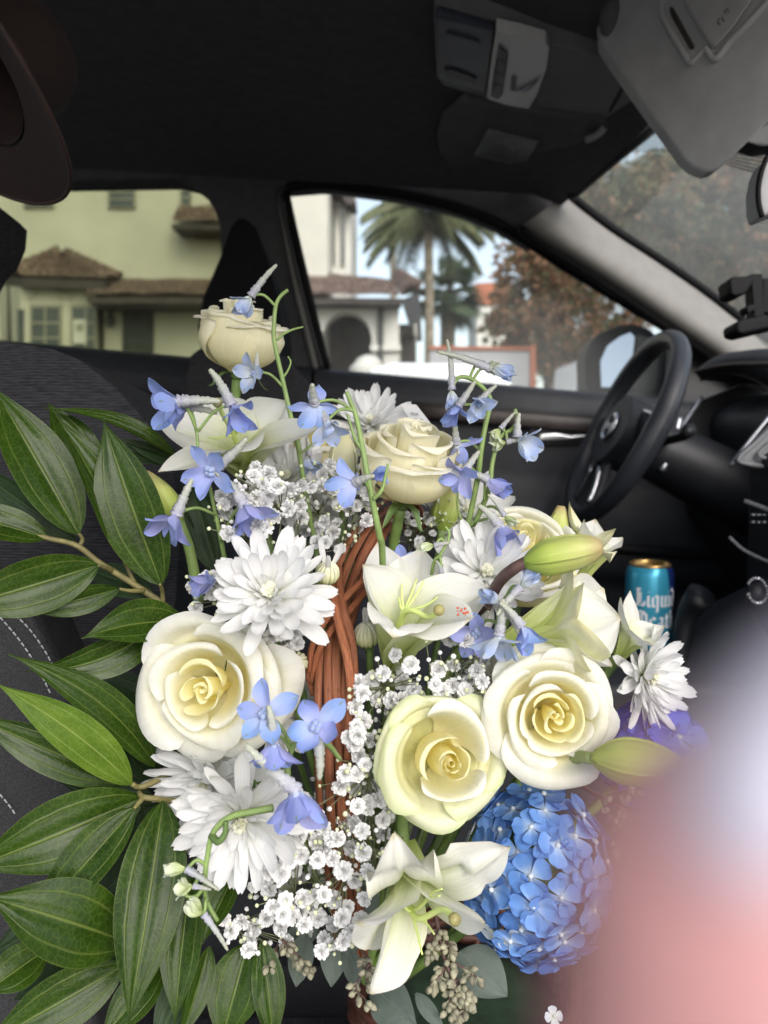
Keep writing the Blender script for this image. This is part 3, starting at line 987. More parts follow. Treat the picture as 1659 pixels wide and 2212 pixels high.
# porch between bay and arcade
py_ = HY - 1.6
mb = tile_roof(MB(), V(184, 640, py_ - 0.4), V(720, 640, py_ - 0.4), V(200, 606, HY - 0.03), V(720, 606, HY - 0.03), 46, 5)
hpart(mb, 'porch_roof', 'tile')
hpart(wpoly([(186, 641), (720, 641), (720, 655), (190, 655)], py_ - 0.35, 1.7), 'porch_eave', 'dark_wood')
hpart(wpoly([(225, 655), (700, 655), (700, 1000), (225, 1000)], HY - 0.9, 0.8), 'porch_wall', 'stucco')
so_ = hpart(wpoly([(264, 666), (331, 666), (331, 900), (264, 900)], HY - 0.95, 0.06), 'shuttered_door', 'shutter')
for k in range(7):
    yy = 674 + k * 13
    hpart(wpoly([(270, yy), (326, yy), (326, yy + 8), (270, yy + 8)], HY - 0.975, 0.03), 'door_louvre', 'shutter', so_)
hpart(MB().tube([V(238, 675, HY - 1.05), V(238, 690, HY - 1.05), V(238, 706, HY - 1.05)], [0.03, 0.10, 0.05], 8, n=6), 'wall_lantern', 'shutter')
# recessed block at the far corner with tall windows and a dark eave
hpart(wpoly([(700, 120), (757, 120), (757, 1120), (700, 1120)], HY + 1.4, 4.0), 'side_wing', 'stucco_white')
for x0, x1 in ((713, 724), (736, 746)):
    wo = hpart(wpoly([(x0, 440), (x1, 440), (x1, 575), (x0, 575)], HY + 1.34, 0.05), 'tall_window', 'frame_w')
    hpart(wpoly([(x0 + 2, 445), (x1 - 2, 445), (x1 - 2, 570), (x0 + 2, 570)], HY + 1.33, 0.02), 'tall_pane', 'pane', wo)
hpart(wpoly([(716, 395), (748, 395), (764, 425), (770, 440), (750, 440), (736, 418), (716, 414)], HY + 0.8, 0.8), 'upper_eave', 'dark_wood')

# --- arcaded wing in front of it, through the front window
wing = thing('arcade_wing', 'low white arcade with clay tile roof and a dark arch', 'building', (2.0, 15, 0))
winv = Matrix.Translation((-2.0, -15, 0))


def apart(mb, name, mat, parent=wing, smooth=False):
    mb.xform(winv)
    return link(name, mb.mesh(name, M[mat], smooth), parent)


AY = 14.6
arch = [(800, 1000), (803, 760)] + [(749 + 54 * math.cos(a), 735 - 62 * math.sin(a)) for a in np.linspace(0, np.pi, 17)] + [(695, 760), (694, 1000)]
wallp = [(560, 1000), (560, 648), (862, 648), (862, 1000)] + arch
apart(wpoly(wallp, AY, 0.5), 'arcade_wall', 'stucco_white')
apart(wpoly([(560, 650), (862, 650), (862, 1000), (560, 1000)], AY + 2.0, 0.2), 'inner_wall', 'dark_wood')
apart(wpoly([(762, 700), (800, 700), (800, 900), (762, 900)], AY + 1.9, 0.05), 'inner_door', 'shutter')
mb = MB()
tile_roof(mb, V(560, 640, AY - 0.7), V(868, 642, AY - 0.7), V(560, 578, AY + 2.0), V(842, 606, AY + 2.0), 30, 7)
tile_roof(mb, V(868, 642, AY - 0.7), V(905, 628, AY + 3.5), V(842, 606, AY + 2.0), V(850, 604, AY + 2.2), 12, 7)
apart(mb, 'arcade_roof', 'tile')
apart(wpoly([(560, 642), (868, 644), (868, 656), (560, 655)], AY - 0.62, 0.55), 'arcade_eave', 'dark_wood')
apart(MB().prism([V(868, 646, AY - 0.6), V(906, 632, AY + 3.4), V(912, 735, AY + 3.4), V(896, 735, AY + 1.5)], (0, 0.3, 0)), 'side_eave', 'dark_wood')
apart(MB().tube([V(822, 655, AY - 0.08), V(822, 860, AY - 0.08)], 0.055, 8), 'downspout', 'shutter')
apart(wpoly([(800, 745), (866, 745), (866, 757), (800, 757)], AY - 0.12, 0.1), 'wall_moulding', 'stucco_white')
apart(MB().tube([V(784, 770, AY - 0.5), V(790, 790, AY - 0.5), V(796, 840, AY - 0.5)], [0.10, 0.32, 0.22], 12, n=8), 'urn', 'stucco_white', smooth=True)
apart(wpoly([(862, 700), (900, 700), (900, 1000), (862, 1000)], AY + 1.6, 0.3), 'end_wall', 'stucco')
for k in range(5):
    apart(MB().tube([V(872 + 6 * k, 725, AY + 1.5), V(872 + 6 * k, 860, AY + 1.5)], 0.03, 6), 'gate_bar', 'dark_wood')

# --- garden wall with an orange coping
gw = thing('garden_wall', 'grey garden wall with an orange coping and orange end post', 'wall', (4, 13, 0))
gw['kind'] = 'thing'
ginv = Matrix.Translation((-4, -13, 0))
for mb, nm, mt in ((wpoly([(930, 756), (1148, 760), (1148, 1000), (930, 1000)], 13.0, 0.25), 'wall_panel', 'grey_wall'),
                   (wpoly([(928, 747), (1146, 750), (1146, 756), (928, 754)], 12.95, 0.35), 'coping', 'orange'),
                   (wpoly([(1146, 746), (1158, 746), (1158, 1000), (1146, 1000)], 12.93, 0.4), 'end_post', 'orange')):
    mb.xform(ginv); link(nm, mb.mesh(nm, M[mt], False), gw)

# --- far pale building with an orange roof
fb = thing('far_building', 'distant pale building with an orange roof beyond the palms', 'building', (20, 58, 0))
finv = Matrix.Translation((-20, -58, 0))
for mb, nm, mt in ((wpoly([(1030, 655), (1130, 655), (1130, 1000), (1030, 1000)], 58, 6), 'wall', 'stucco_white'),
                   (wpoly([(1026, 612), (1100, 608), (1135, 640), (1135, 657), (1026, 657)], 57.8, 7), 'roof', 'orange')):
    mb.xform(finv); link(nm, mb.mesh(nm, M[mt], False), fb)
for k in range(3):
    mb = wpoly([(1046 + 24 * k, 675), (1058 + 24 * k, 675), (1058 + 24 * k, 710), (1046 + 24 * k, 710)], 57.9, 0.2)
    mb.xform(finv); link('window', mb.mesh('window', M['pane'], False), fb)
pole = MB().tube([PY(849, 520, 30), PY(849, 1000, 30)], 0.11, 8).build('utility_pole', M['palm_bark'])
tag(pole, 'thin bare utility pole rising above the tiled arcade roof', 'pole')


# --- parked cars on the far side of the street (their roofs show above the door)
def parked(name, label, x0, x1, ytop, Y, h):
    p0, p1 = PY(x0, ytop, Y), PY(x1, ytop, Y)
    L = p1.x - p0.x
    zt = p0.z
    t_ = thing(name, label, 'car', ((p0.x + p1.x) / 2, Y, 0), 'cars parked across the street')
    s = L / 2
    prof = [(-s * 1.0, zt * 0.97), (-s * 0.7, zt), (s * 0.35, zt * 0.995), (s * 0.62, zt * 0.97), (s * 1.15, zt * 0.66), (s * 1.2, zt * 0.64), (-s * 1.2, zt * 0.64), (-s * 1.16, zt * 0.7)]
    MB().prism([Vector((a, -0.65, b)) for a, b in prof], (0, 1.35, 0)).build('cabin', M['car_white'], t_, bevel=0.08)
    gl_ = [(-s * 0.95, zt * 0.90), (s * 0.5, zt * 0.90), (s * 0.98, zt * 0.68), (-s * 1.06, zt * 0.68)]
    MB().prism([Vector((a, -0.655, b)) for a, b in gl_], (0, -0.01, 0)).build('side_window', M['car_glass'], t_, smooth=False)
    bd = [(-s * 1.3, zt * 0.62), (s * 1.25, zt * 0.64), (s * 1.7, zt * 0.58), (s * 1.9, zt * 0.5), (s * 1.9, 0.22), (-s * 1.35, 0.22)]
    MB().prism([Vector((a, -0.82, b)) for a, b in bd], (0, 1.7, 0)).build('body', M['car_white'], t_, bevel=0.06)
    for a in (-s * 0.85, s * 1.3):
        MB().tube([(a, -0.9, 0.2), (a, -0.72, 0.2)], 0.32, 18).build('wheel', M['tyre'], t_)
    return t_


parked('parked_car', 'white car whose roof shows just above the driver door sill', 800, 1120, 797, 6.6, 1.6)
parked('parked_car', 'small pale car parked by the trees beside the door mirror', 1222, 1266, 784, 11.0, 1.5)


# --- palms
def frond_palm(name, label, cx, cy, Y, hgt_px, n, L, droop):
    root = PY(cx, cy, Y)
    t_ = thing(name, label, 'palm tree', (root.x, Y, 0))
    MB().tube([(0, 0, -0.15), (0.05, 0, root.z * 0.5), (0, 0, root.z)], [0.17, 0.13, 0.12], 10, n=12).build('trunk', M['palm_bark'], t_)
    mb = MB()
    rg = random.Random(3)
    for k in range(n):
        a = 2 * math.pi * k / n + rg.uniform(-.2, .2)
        e = rg.uniform(0.0, 1.1)
        LL = L * rg.uniform(0.8, 1.1)
        pts = []
        for i in range(13):
            s = i / 12
            r_ = LL * s * math.cos(e * (1 - s * 0.4))
            z = LL * (math.sin(e) * s - droop * s * s)
            pts.append(Vector((r_ * math.cos(a), r_ * math.sin(a), root.z + z)))
        mb.tube(pts, [0.02, 0.006], 4, caps=False)
        side = Vector((-math.sin(a), math.cos(a), 0))
        for i in range(2, 90):
            s = i / 90
            q = pts[min(int(s * 12), 11)].lerp(pts[min(int(s * 12) + 1, 12)], s * 12 - int(s * 12))
            ll = 0.72 * (1 - 0.55 * s) * rg.uniform(0.8, 1.1)
            for sg in (-1, 1):
                tip = q + side * (sg * ll * 0.55) + Vector((0, 0, -ll * 0.75)) + Vector((math.cos(a), math.sin(a), 0)) * ll * 0.3
                wv_ = Vector((math.cos(a), math.sin(a), 0)) * 0.022
                b = len(mb.v)
                c_ = rg.random()
                for vv in (q - wv_, q + wv_, tip):
                    mb.v.append(tuple(vv)); mb.uv.append((c_, 0))
                mb.f.append((b, b + 1, b + 2))
    mb.build('crown', M['palm_leaf'], t_, smooth=False)
    return t_


frond_palm('palm_tree', 'tall slender palm with drooping feathery fronds against the sky', 925, 466, 21.0, 0, 40, 2.0, 0.80)


def fan_palm(name, label, cx, cy, Y, rad):
    root = PY(cx, cy, Y)
    t_ = thing(name, label, 'palm tree', (root.x, Y, 0))
    MB().tube([(0, 0, -0.15), (0, 0, root.z)], [0.26, 0.24], 10, n=8).build('trunk', M['bark'], t_)
    mb = MB()
    rg = random.Random(5)
    for k in range(44):
        zz = rg.uniform(-0.9, 1)
        a = rg.uniform(0, 2 * math.pi)
        dr = Vector((math.sqrt(max(0, 1 - zz * zz)) * math.cos(a), math.sqrt(max(0, 1 - zz * zz)) * math.sin(a), zz)).normalized()
        c = Vector((0, 0, root.z)) + dr * rad * rg.uniform(0.45, 0.7)
        s1 = dr.cross(Vector((0, 0, 1))).normalized()
        s2 = s1.cross(dr)
        fr_ = rad * 0.5
        cr = rg.random()
        for i in range(26):
            b_ = R(-120 + 240 * i / 25)
            dd = dr * math.cos(b_) + s1 * math.sin(b_)
            tip = c + dd * fr_ * rg.uniform(0.85, 1.1) + Vector((0, 0, -0.12 * rad))
            ww = dd.cross(s2).normalized() * 0.03
            b = len(mb.v)
            for vv in (c - ww * 0.3, c + ww * 0.3, c.lerp(tip, .55) + ww, tip, c.lerp(tip, .55) - ww):
                mb.v.append(tuple(vv)); mb.uv.append((cr, 0))
            mb.f.append((b, b + 1, b + 2, b + 3, b + 4))
        mb.tube([Vector((0, 0, root.z)), c], 0.02, 4, caps=False)
    mb.build('crown', M['fan_leaf'], t_, smooth=False)
    return t_


fan_palm('palm_tree', 'dark bushy fan palm behind the slender palm trunk', 968, 628, 25.0, 1.35)


# --- broadleaf trees in autumn colour
def leafy_tree(name, label, Y, balls, trunk, nleaf, size, mat, seed):
    rg = np.random.default_rng(seed)
    bx = PY(trunk[0], trunk[1], Y)
    t_ = thing(name, label, 'tree', (bx.x, Y, 0), 'broadleaf trees along the street')
    inv = Vector((bx.x, Y, 0))
    tops = []
    mb = MB()
    vs_, fs_, us_ = [], [], []
    tot = sum(b[2] ** 2 for b in balls)
    for (x, y, rr, dz) in balls:
        c = np.array(PY(x, y, Y + dz) - inv)
        rm_ = rr * SC / FPX * Y
        tops.append((c, rm_))
        k = int(nleaf * rr * rr / tot)
        # leaves gather in twig clumps so the sky shows through between them
        ncl = max(6, k // 26)
        dirs = rg.normal(size=(ncl, 3)); dirs /= np.linalg.norm(dirs, axis=1)[:, None]
        cl = c + dirs * (rm_ * rg.uniform(0.35, 1.05, (ncl, 1)) ** 0.8)
        pos = cl[rg.integers(0, ncl, k)] + rg.normal(size=(k, 3)) * rm_ * 0.11
        a = rg.normal(size=(k, 3)); a /= np.linalg.norm(a, axis=1)[:, None]
        b = rg.normal(size=(k, 3)); b -= a * (a * b).sum(1)[:, None]; b /= np.linalg.norm(b, axis=1)[:, None]
        s = size * rg.uniform(0.6, 1.3, (k, 1))
        base = len(vs_)
        quad = np.stack([pos - a * s, pos + b * s * 0.5 - a * s * 0.1, pos + a * s, pos - b * s * 0.5 - a * s * 0.1], 1)
        u = rg.random(k)
        for i in range(k):
            o_ = len(vs_)
            vs_.extend(map(tuple, quad[i]))
            us_.extend([(u[i], 0)] * 4)
            fs_.append((o_, o_ + 1, o_ + 2, o_ + 3))
    mb.v, mb.f, mb.uv = vs_, fs_, us_
    mb.build('crown', mat, t_, smooth=False)
    tb = MB()
    fork = Vector((0, 0, max(1.2, bx.z)))
    tb.tube([(0, 0, -0.16), (0.03, 0, fork.z * 0.6), tuple(fork)], [0.16, 0.12, 0.10], 10, n=8)
    tb.build('trunk', M['bark'], t_)
    lb = MB()
    for c, rm_ in tops:
        lb.tube([tuple(fork), tuple(np.array(fork) * 0.5 + c * 0.5 + np.array([0.1, 0, 0.1])), tuple(c)], [0.07, 0.045, 0.015], 6, n=8)
    lb.build('limbs', M['bark'], t_)
    return t_


leafy_tree('street_tree', 'reddish brown autumn tree framed in the front side window', 15.0,
           [(1130, 590, 70, 0), (1175, 640, 80, 0.4), (1110, 680, 55, -0.2), (1190, 730, 75, 0), (1240, 690, 90, 0.6), (1270, 760, 80, 0.8), (1120, 750, 50, 0.3), (1150, 540, 55, 0.3), (1230, 600, 70, 0.5), (1340, 720, 80, 1.0)],
           (1185, 800), 16000, 0.066, M['autumn'], 11)
leafy_tree('street_tree', 'large turning tree filling the far end of the windshield', 11.0,
           [(1330, 430, 75, 0), (1400, 390, 60, 0.3), (1410, 480, 100, 0), (1330, 500, 80, 0.5), (1500, 520, 110, 0.2), (1470, 420, 80, 0.4), (1560, 440, 95, 0), (1600, 560, 110, 0.5), (1520, 620, 110, 0.6), (1400, 570, 85, 0.6), (1640, 660, 110, 0.8), (1290, 450, 50, 0.3), (1620, 700, 80, 1.0)],
           (1480, 760), 34000, 0.060, M['autumn2'], 12)
leafy_tree('street_tree', 'green and russet tree behind the rear view mirror', 9.0,
           [(1640, 400, 85, 0), (1700, 470, 110, 0.2), (1720, 360, 90, 0), (1690, 580, 100, 0.3), (1780, 540, 110, 0.3), (1600, 380, 55, 0.2)],
           (1730, 760), 14000, 0.056, M['autumn'], 13)
leafy_tree('street_tree', 'dim distant tree low behind the garden wall', 22.0,
           [(1100, 700, 40, 0), (1060, 720, 30, 0), (1180, 760, 60, 0), (1260, 780, 60, 0), (1330, 790, 70, 0), (1420, 800, 60, 0), (1090, 640, 36, 0.3)],
           (1200, 830), 4500, 0.08, M['autumn2'], 14)

# ------------------------------------------------------------------ flower materials
def petal_mat(name, stops, transl=0.28, streak=0.06, sscale=(26, 2.2, 1), bump=0.25, rough=0.55, var=0.05, edge=None, spot=None, huevar=None, sheen=0.0, rib=None):
    t = NT(name)
    uv = t.coord('UV')
    ux, uy, _ = t.sep(uv)
    nz = t.noise(1.0, 4, t.scaled(uv, sscale), 0.6)
    f = t.math('ADD', uy, t.math('MULTIPLY', t.math('SUBTRACT', nz, 0.5), 0.16))
    c = t.ramp(f, stops)
    c = t.mix(1.0, c, t.ramp(nz, [(0.25, (1 - streak,) * 3), (0.75, (1 + streak * 0.4,) * 3)]), 'MULTIPLY')
    if huevar:
        c = t.mix(t.math('MULTIPLY', t.rand(), huevar[1]), c, huevar[0])
    if var:
        c = t.mix(1.0, c, t.ramp(t.rand(), [(0, (1 - var,) * 3), (1, (1.0,) * 3)]), 'MULTIPLY')
    if edge:
        e = t.math('MAXIMUM', t.ramp(uy, [(0.93, (0, 0, 0)), (1.0, (1, 1, 1))]), t.ramp(t.math('ABSOLUTE', t.math('SUBTRACT', ux, 0.5)), [(0.46, (0, 0, 0)), (0.5, (1, 1, 1))]))
        e = t.math('MULTIPLY', e, t.ramp(t.noise(3.0, 3, t.scaled(uv, (5, 5, 1))), [(0.35, (0.1,) * 3), (0.65, (1, 1, 1))]))
        c = t.mix(t.math('MULTIPLY', e, edge[1]), c, edge[0])
    if rib:
        rb_ = t.ramp(t.math('ABSOLUTE', t.math('SUBTRACT', ux, 0.5)), [(0.012, (1, 1, 1)), (0.075, (0, 0, 0))])
        rb_ = t.math('MULTIPLY', rb_, t.ramp(uy, [(0.2, (1, 1, 1)), (0.95, (0.1,) * 3)]))
        c = t.mix(t.math('MULTIPLY', rb_, rib[1]), c, rib[0])
    if spot:
        dx = t.math('MULTIPLY', t.math('SUBTRACT', ux, 0.5), 1.5)
        dy = t.math('SUBTRACT', uy, spot[2])
        rr = t.math('SQRT', t.math('ADD', t.math('POWER', dx, 2.0), t.math('POWER', dy, 2.0)))
        c = t.mix(t.ramp(rr, [(0.05, (spot[1],) * 3), (0.14, (0, 0, 0))]), c, spot[0])
    t.l(c, t.b.inputs['Base Color'])
    t.b.inputs['Roughness'].default_value = rough
    t.b.inputs['Specular IOR Level'].default_value = 0.3
    t.b.inputs['Sheen Weight'].default_value = sheen
    bn = t.bump(nz, bump, 0.0006)
    tr = t.n('BsdfTranslucent'); t.l(c, tr.inputs[0])
    mx = t.n('MixShader'); mx.inputs[0].default_value = transl
    t.l(t.b.outputs[0], mx.inputs[1]); t.l(tr.outputs[0], mx.inputs[2]); t.l(mx.outputs[0], t.out.inputs['Surface'])
    return t.m


M['rose'] = petal_mat('rose_petal', [(0.0, (0.93, 0.84, 0.40)), (0.34, (0.93, 0.88, 0.56)), (0.62, (0.92, 0.90, 0.73)), (0.90, (0.91, 0.908, 0.86))], 0.46, 0.07, (26, 2, 1), 0.3, 0.5, 0.03, edge=((0.74, 0.68, 0.46, 1), 0.22))
M['rose_pale'] = petal_mat('pale_rose_petal', [(0.0, (0.90, 0.84, 0.52)), (0.35, (0.92, 0.875, 0.62)), (0.65, (0.93, 0.90, 0.71)), (1.0, (0.93, 0.91, 0.80))], 0.44, 0.07, (26, 2, 1), 0.3, 0.5, 0.03, edge=((0.74, 0.68, 0.46, 1), 0.25))
M['rose_in'] = petal_mat('inner_rose_petal', [(0.0, (0.93, 0.80, 0.28)), (0.45, (0.93, 0.86, 0.44)), (0.9, (0.93, 0.895, 0.60))], 0.48, 0.07, (26, 2, 1), 0.3, 0.5, 0.03)
M['rose_green'] = petal_mat('greenish_rose_petal', [(0.0, (0.72, 0.70, 0.26)), (0.4, (0.84, 0.82, 0.50)), (0.8, (0.85, 0.86, 0.64)), (1.0, (0.72, 0.78, 0.46))], 0.42, 0.05, (11, 2, 1), 0.3, 0.5, 0.03, edge=((0.52, 0.60, 0.26, 1), 0.5))
M['mum'] = petal_mat('chrysanthemum_petal', [(0.0, (0.62, 0.66, 0.36)), (0.22, (0.84, 0.85, 0.78)), (0.6, (0.89, 0.89, 0.89))], 0.36, 0.13, (11, 0.7, 1), 0.8, 0.5, 0.04)
M['mum_in'] = petal_mat('chrysanthemum_heart', [(0.0, (0.52, 0.58, 0.16)), (0.5, (0.82, 0.82, 0.55)), (1.0, (0.86, 0.86, 0.74))], 0.26, 0.06, (7, 0.6, 1), 0.4, 0.5, 0.05)
M['lily'] = petal_mat('lily_petal', [(0.0, (0.48, 0.58, 0.15)), (0.20, (0.66, 0.72, 0.34)), (0.42, (0.79, 0.81, 0.60)), (0.68, (0.83, 0.83, 0.77)), (0.95, (0.83, 0.825, 0.79)), (1.0, (0.66, 0.62, 0.40))], 0.34, 0.08, (24, 1.0, 1), 0.9, 0.45, 0.03, edge=((0.66, 0.56, 0.36, 1), 0.25), rib=((0.58, 0.66, 0.26, 1), 0.6))
M['lily_green'] = petal_mat('young_lily_petal', [(0.0, (0.42, 0.54, 0.12)), (0.35, (0.68, 0.72, 0.30)), (0.7, (0.84, 0.83, 0.60)), (1.0, (0.72, 0.68, 0.38))], 0.28, 0.10, (14, 1.0, 1), 0.5, 0.42, 0.04, edge=((0.66, 0.56, 0.30, 1), 0.3))
M['lily_bud'] = petal_mat('lily_bud_skin', [(0.0, (0.30, 0.42, 0.07)), (0.35, (0.44, 0.53, 0.12)), (0.75, (0.54, 0.56, 0.20)), (1.0, (0.42, 0.32, 0.16))], 0.10, 0.16, (22, 0.8, 1), 0.6, 0.45, 0.05)
M['stamen'] = simple('lily_stamen', (0.60, 0.70, 0.24), 0.5, noise_scale=90, noise_amt=0.1)
M['stigma'] = simple('lily_stigma', (0.30, 0.27, 0.10), 0.5, noise_scale=300, noise_amt=0.3)
SPOT = ((0.20, 0.26, 0.08, 1), 0.7, 0.88)
M['delph_blue'] = petal_mat('delphinium_blue', [(0.0, (0.64, 0.68, 0.74)), (0.25, (0.46, 0.56, 0.82)), (0.7, (0.28, 0.43, 0.80)), (1.0, (0.24, 0.39, 0.77))], 0.30, 0.14, (13, 1.2, 1), 0.4, 0.5, 0.05, spot=SPOT, huevar=((0.42, 0.38, 0.84, 1), 0.45))
M['delph_violet'] = petal_mat('delphinium_violet', [(0.0, (0.62, 0.65, 0.74)), (0.3, (0.50, 0.51, 0.80)), (0.75, (0.42, 0.42, 0.79)), (1.0, (0.30, 0.38, 0.76))], 0.30, 0.16, (13, 1.2, 1), 0.4, 0.5, 0.05, spot=SPOT, huevar=((0.20, 0.36, 0.84, 1), 0.4))
M['delph_pale'] = petal_mat('delphinium_pale', [(0.0, (0.60, 0.66, 0.52)), (0.35, (0.66, 0.72, 0.82)), (0.8, (0.42, 0.53, 0.85)), (1.0, (0.52, 0.56, 0.62))], 0.30, 0.14, (13, 1.2, 1), 0.4, 0.5, 0.05, spot=SPOT)
M['delph_bud'] = petal_mat('delphinium_bud', [(0.0, (0.40, 0.50, 0.18)), (0.5, (0.55, 0.62, 0.36)), (1.0, (0.70, 0.74, 0.62))], 0.2, 0.15, (10, 1, 1), 0.4, 0.5, 0.05)
M['spur'] = petal_mat('delphinium_spur', [(0.0, (0.46, 0.46, 0.56)), (0.5, (0.50, 0.52, 0.48)), (1.0, (0.54, 0.56, 0.44))], 0.12, 0.28, (14, 22, 1), 0.9, 0.6, 0.06)
M['hyd'] = petal_mat('hydrangea_blue', [(0.0, (0.74, 0.80, 0.86)), (0.20, (0.42, 0.58, 0.86)), (0.48, (0.17, 0.37, 0.84)), (1.0, (0.12, 0.30, 0.78))], 0.24, 0.12, (11, 1.2, 1), 0.4, 0.5, 0.36, huevar=((0.30, 0.50, 0.88, 1), 0.35))
M['hyd_white'] = petal_mat('hydrangea_white', [(0.0, (0.70, 0.74, 0.50)), (0.35, (0.78, 0.83, 0.84)), (1.0, (0.70, 0.78, 0.88))], 0.24, 0.08, (11, 1.2, 1), 0.4, 0.5, 0.06)
M['hyd_deep'] = petal_mat('hydrangea_deep', [(0.0, (0.40, 0.48, 0.82)), (0.4, (0.11, 0.17, 0.74)), (1.0, (0.09, 0.11, 0.66))], 0.24, 0.12, (11, 1.2, 1), 0.4, 0.5, 0.10)
M['breath'] = petal_mat('babys_breath_petal', [(0.0, (0.62, 0.66, 0.46)), (0.3, (0.86, 0.86, 0.86)), (1.0, (0.90, 0.90, 0.90))], 0.22, 0.04, (5, 1, 1), 0.3, 0.6, 0.08)
M['breath_bud'] = simple('babys_breath_bud', (0.62, 0.65, 0.42), 0.6, noise_scale=260, noise_amt=0.2)
M['breath_stem'] = simple('babys_breath_stem', (0.17, 0.19, 0.10), 0.7, noise_scale=150, noise_amt=0.3)
M['stem'] = simple('flower_stem', (0.14, 0.22, 0.055), 0.5, noise_scale=90, noise_amt=0.22, bump=0.2, bscale=900)
M['stem_light'] = simple('pale_green_stem', (0.20, 0.29, 0.09), 0.5, noise_scale=90, noise_amt=0.2)
M['stem_brown'] = simple('purple_brown_stem', (0.10, 0.055, 0.05), 0.5, noise_scale=120, noise_amt=0.25)
M['twig'] = simple('olive_twig', (0.17, 0.15, 0.055), 0.6, noise_scale=120, noise_amt=0.3, bump=0.3, bscale=700)
M['sepal'] = simple('rose_sepal', (0.09, 0.15, 0.04), 0.55, noise_scale=120, noise_amt=0.2)


def big_leaf_mat(name, deep, mid, vein, gloss=0.26):
    """three-veined glossy leaf: u across, v along"""
    t = NT(name)
    uv = t.coord('UV')
    ux, uy, _ = t.sep(uv)
    a = t.math('ABSOLUTE', t.math('SUBTRACT', ux, 0.5))                     # 0 at the midrib, .5 at the edge
    wob = t.math('MULTIPLY', t.math('SUBTRACT', t.noise(2.0, 2, t.scaled(uv, (1, 3, 1))), 0.5), 0.05)
    mid_v = t.ramp(a, [(0.008, (1, 1, 1)), (0.026, (0, 0, 0))])
    lat = t.math('ABSOLUTE', t.math('SUBTRACT', t.math('ADD', a, wob), 0.31))
    lat_v = t.math('MULTIPLY', t.ramp(lat, [(0.006, (1, 1, 1)), (0.022, (0, 0, 0))]), t.ramp(uy, [(0.0, (1,) * 3), (0.9, (0.55,) * 3)]))
    vo = t.n('TexVoronoi'); vo.feature = 'DISTANCE_TO_EDGE'; vo.inputs['Scale'].default_value = 1.0
    t.l(t.scaled(uv, (9, 26, 1)), vo.inputs['Vector'])
    net = t.ramp(vo.outputs['Distance'], [(0.0, (1,) * 3), (0.09, (0, 0, 0))])
    nz = t.noise(1.6, 4, t.scaled(uv, (1.5, 3, 1)))
    c = t.ramp(nz, [(0.3, deep), (0.7, mid)])
    c = t.mix(t.math('MULTIPLY', t.rand(), 0.45), c, (*mid, 1))
    c = t.mix(t.math('MULTIPLY', net, 0.16), c, (*vein, 1))
    veins = t.math('MAXIMUM', mid_v, t.math('MULTIPLY', lat_v, 0.75))
    c = t.mix(t.math('MULTIPLY', veins, 0.5), c, (*vein, 1))
    sp = t.noise(1.0, 5, t.scaled(uv, (6, 11, 1)), 0.7)
    c = t.mix(t.ramp(sp, [(0.66, (0, 0, 0)), (0.74, (0.5,) * 3)]), c, (*deep, 1))
    e = t.ramp(a, [(0.485, (0, 0, 0)), (0.5, (1, 1, 1))])
    c = t.mix(t.math('MULTIPLY', e, 0.4), c, (*vein, 1))
    t.l(c, t.b.inputs['Base Color'])
    t.b.inputs['Roughness'].default_value = gloss
    t.b.inputs['Specular IOR Level'].default_value = 0.21
    h = t.math('ADD', t.math('MULTIPLY', veins, 0.9), t.math('ADD', t.math('MULTIPLY', net, 0.10), t.math('MULTIPLY', nz, 1.6)))
    t.bump(h, 0.5, 0.0006)
    tr = t.n('BsdfTranslucent'); t.l(t.mix(0.5, c, (*mid, 1)), tr.inputs[0])
    mx = t.n('MixShader'); mx.inputs[0].default_value = 0.16
    t.l(t.b.outputs[0], mx.inputs[1]); t.l(tr.outputs[0], mx.inputs[2]); t.l(mx.outputs[0], t.out.inputs['Surface'])
    return t.m


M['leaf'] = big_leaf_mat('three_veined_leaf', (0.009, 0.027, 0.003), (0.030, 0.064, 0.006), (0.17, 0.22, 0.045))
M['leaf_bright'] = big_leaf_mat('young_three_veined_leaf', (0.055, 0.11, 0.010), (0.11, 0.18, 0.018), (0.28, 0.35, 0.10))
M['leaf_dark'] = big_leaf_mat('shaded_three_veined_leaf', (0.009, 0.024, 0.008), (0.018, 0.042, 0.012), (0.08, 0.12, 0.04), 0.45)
M['euc'] = big_leaf_mat('eucalyptus_leaf', (0.085, 0.115, 0.095), (0.125, 0.155, 0.135), (0.17, 0.20, 0.17), 0.6)
M['seed'] = simple('eucalyptus_seed', (0.24, 0.23, 0.16), 0.7, noise_scale=180, noise_amt=0.35, var=0.2)

# wicker: long grain along the splint
t = NT('brown_wicker')
uv = t.coord('UV')
nz = t.noise(1.0, 6, t.scaled(uv, (15, 9, 1)), 0.7)
n2 = t.noise(1.0, 3, t.scaled(uv, (3, 34, 1)), 0.6)
c = t.ramp(nz, [(0.24, (0.10, 0.030, 0.014)), (0.5, (0.31, 0.10, 0.042)), (0.75, (0.50, 0.20, 0.085))])
c = t.mix(t.ramp(n2, [(0.62, (0, 0, 0)), (0.72, (0.7,) * 3)]), c, (0.05, 0.016, 0.010, 1))
c = t.mix(1.0, c, t.ramp(t.rand(), [(0, (0.75,) * 3), (1, (1.15,) * 3)]), 'MULTIPLY')
t.l(c, t.b.inputs['Base Color'])
t.b.inputs['Roughness'].default_value = 0.6
t.bump(nz, 0.9, 0.0012)
M['wicker'] = t.m
M['wicker_dark'] = simple('dark_brown_wicker', (0.075, 0.026, 0.016), 0.55, noise_scale=60, noise_amt=0.35, bump=0.5, bscale=350, bdist=0.001, var=0.2)


# ------------------------------------------------------------------ petal shapes
def lerp_tab(x, tab):
    a = np.array(tab, float)
    return [float(np.interp(x, a[:, 0], a[:, k])) for k in range(1, a.shape[1])]


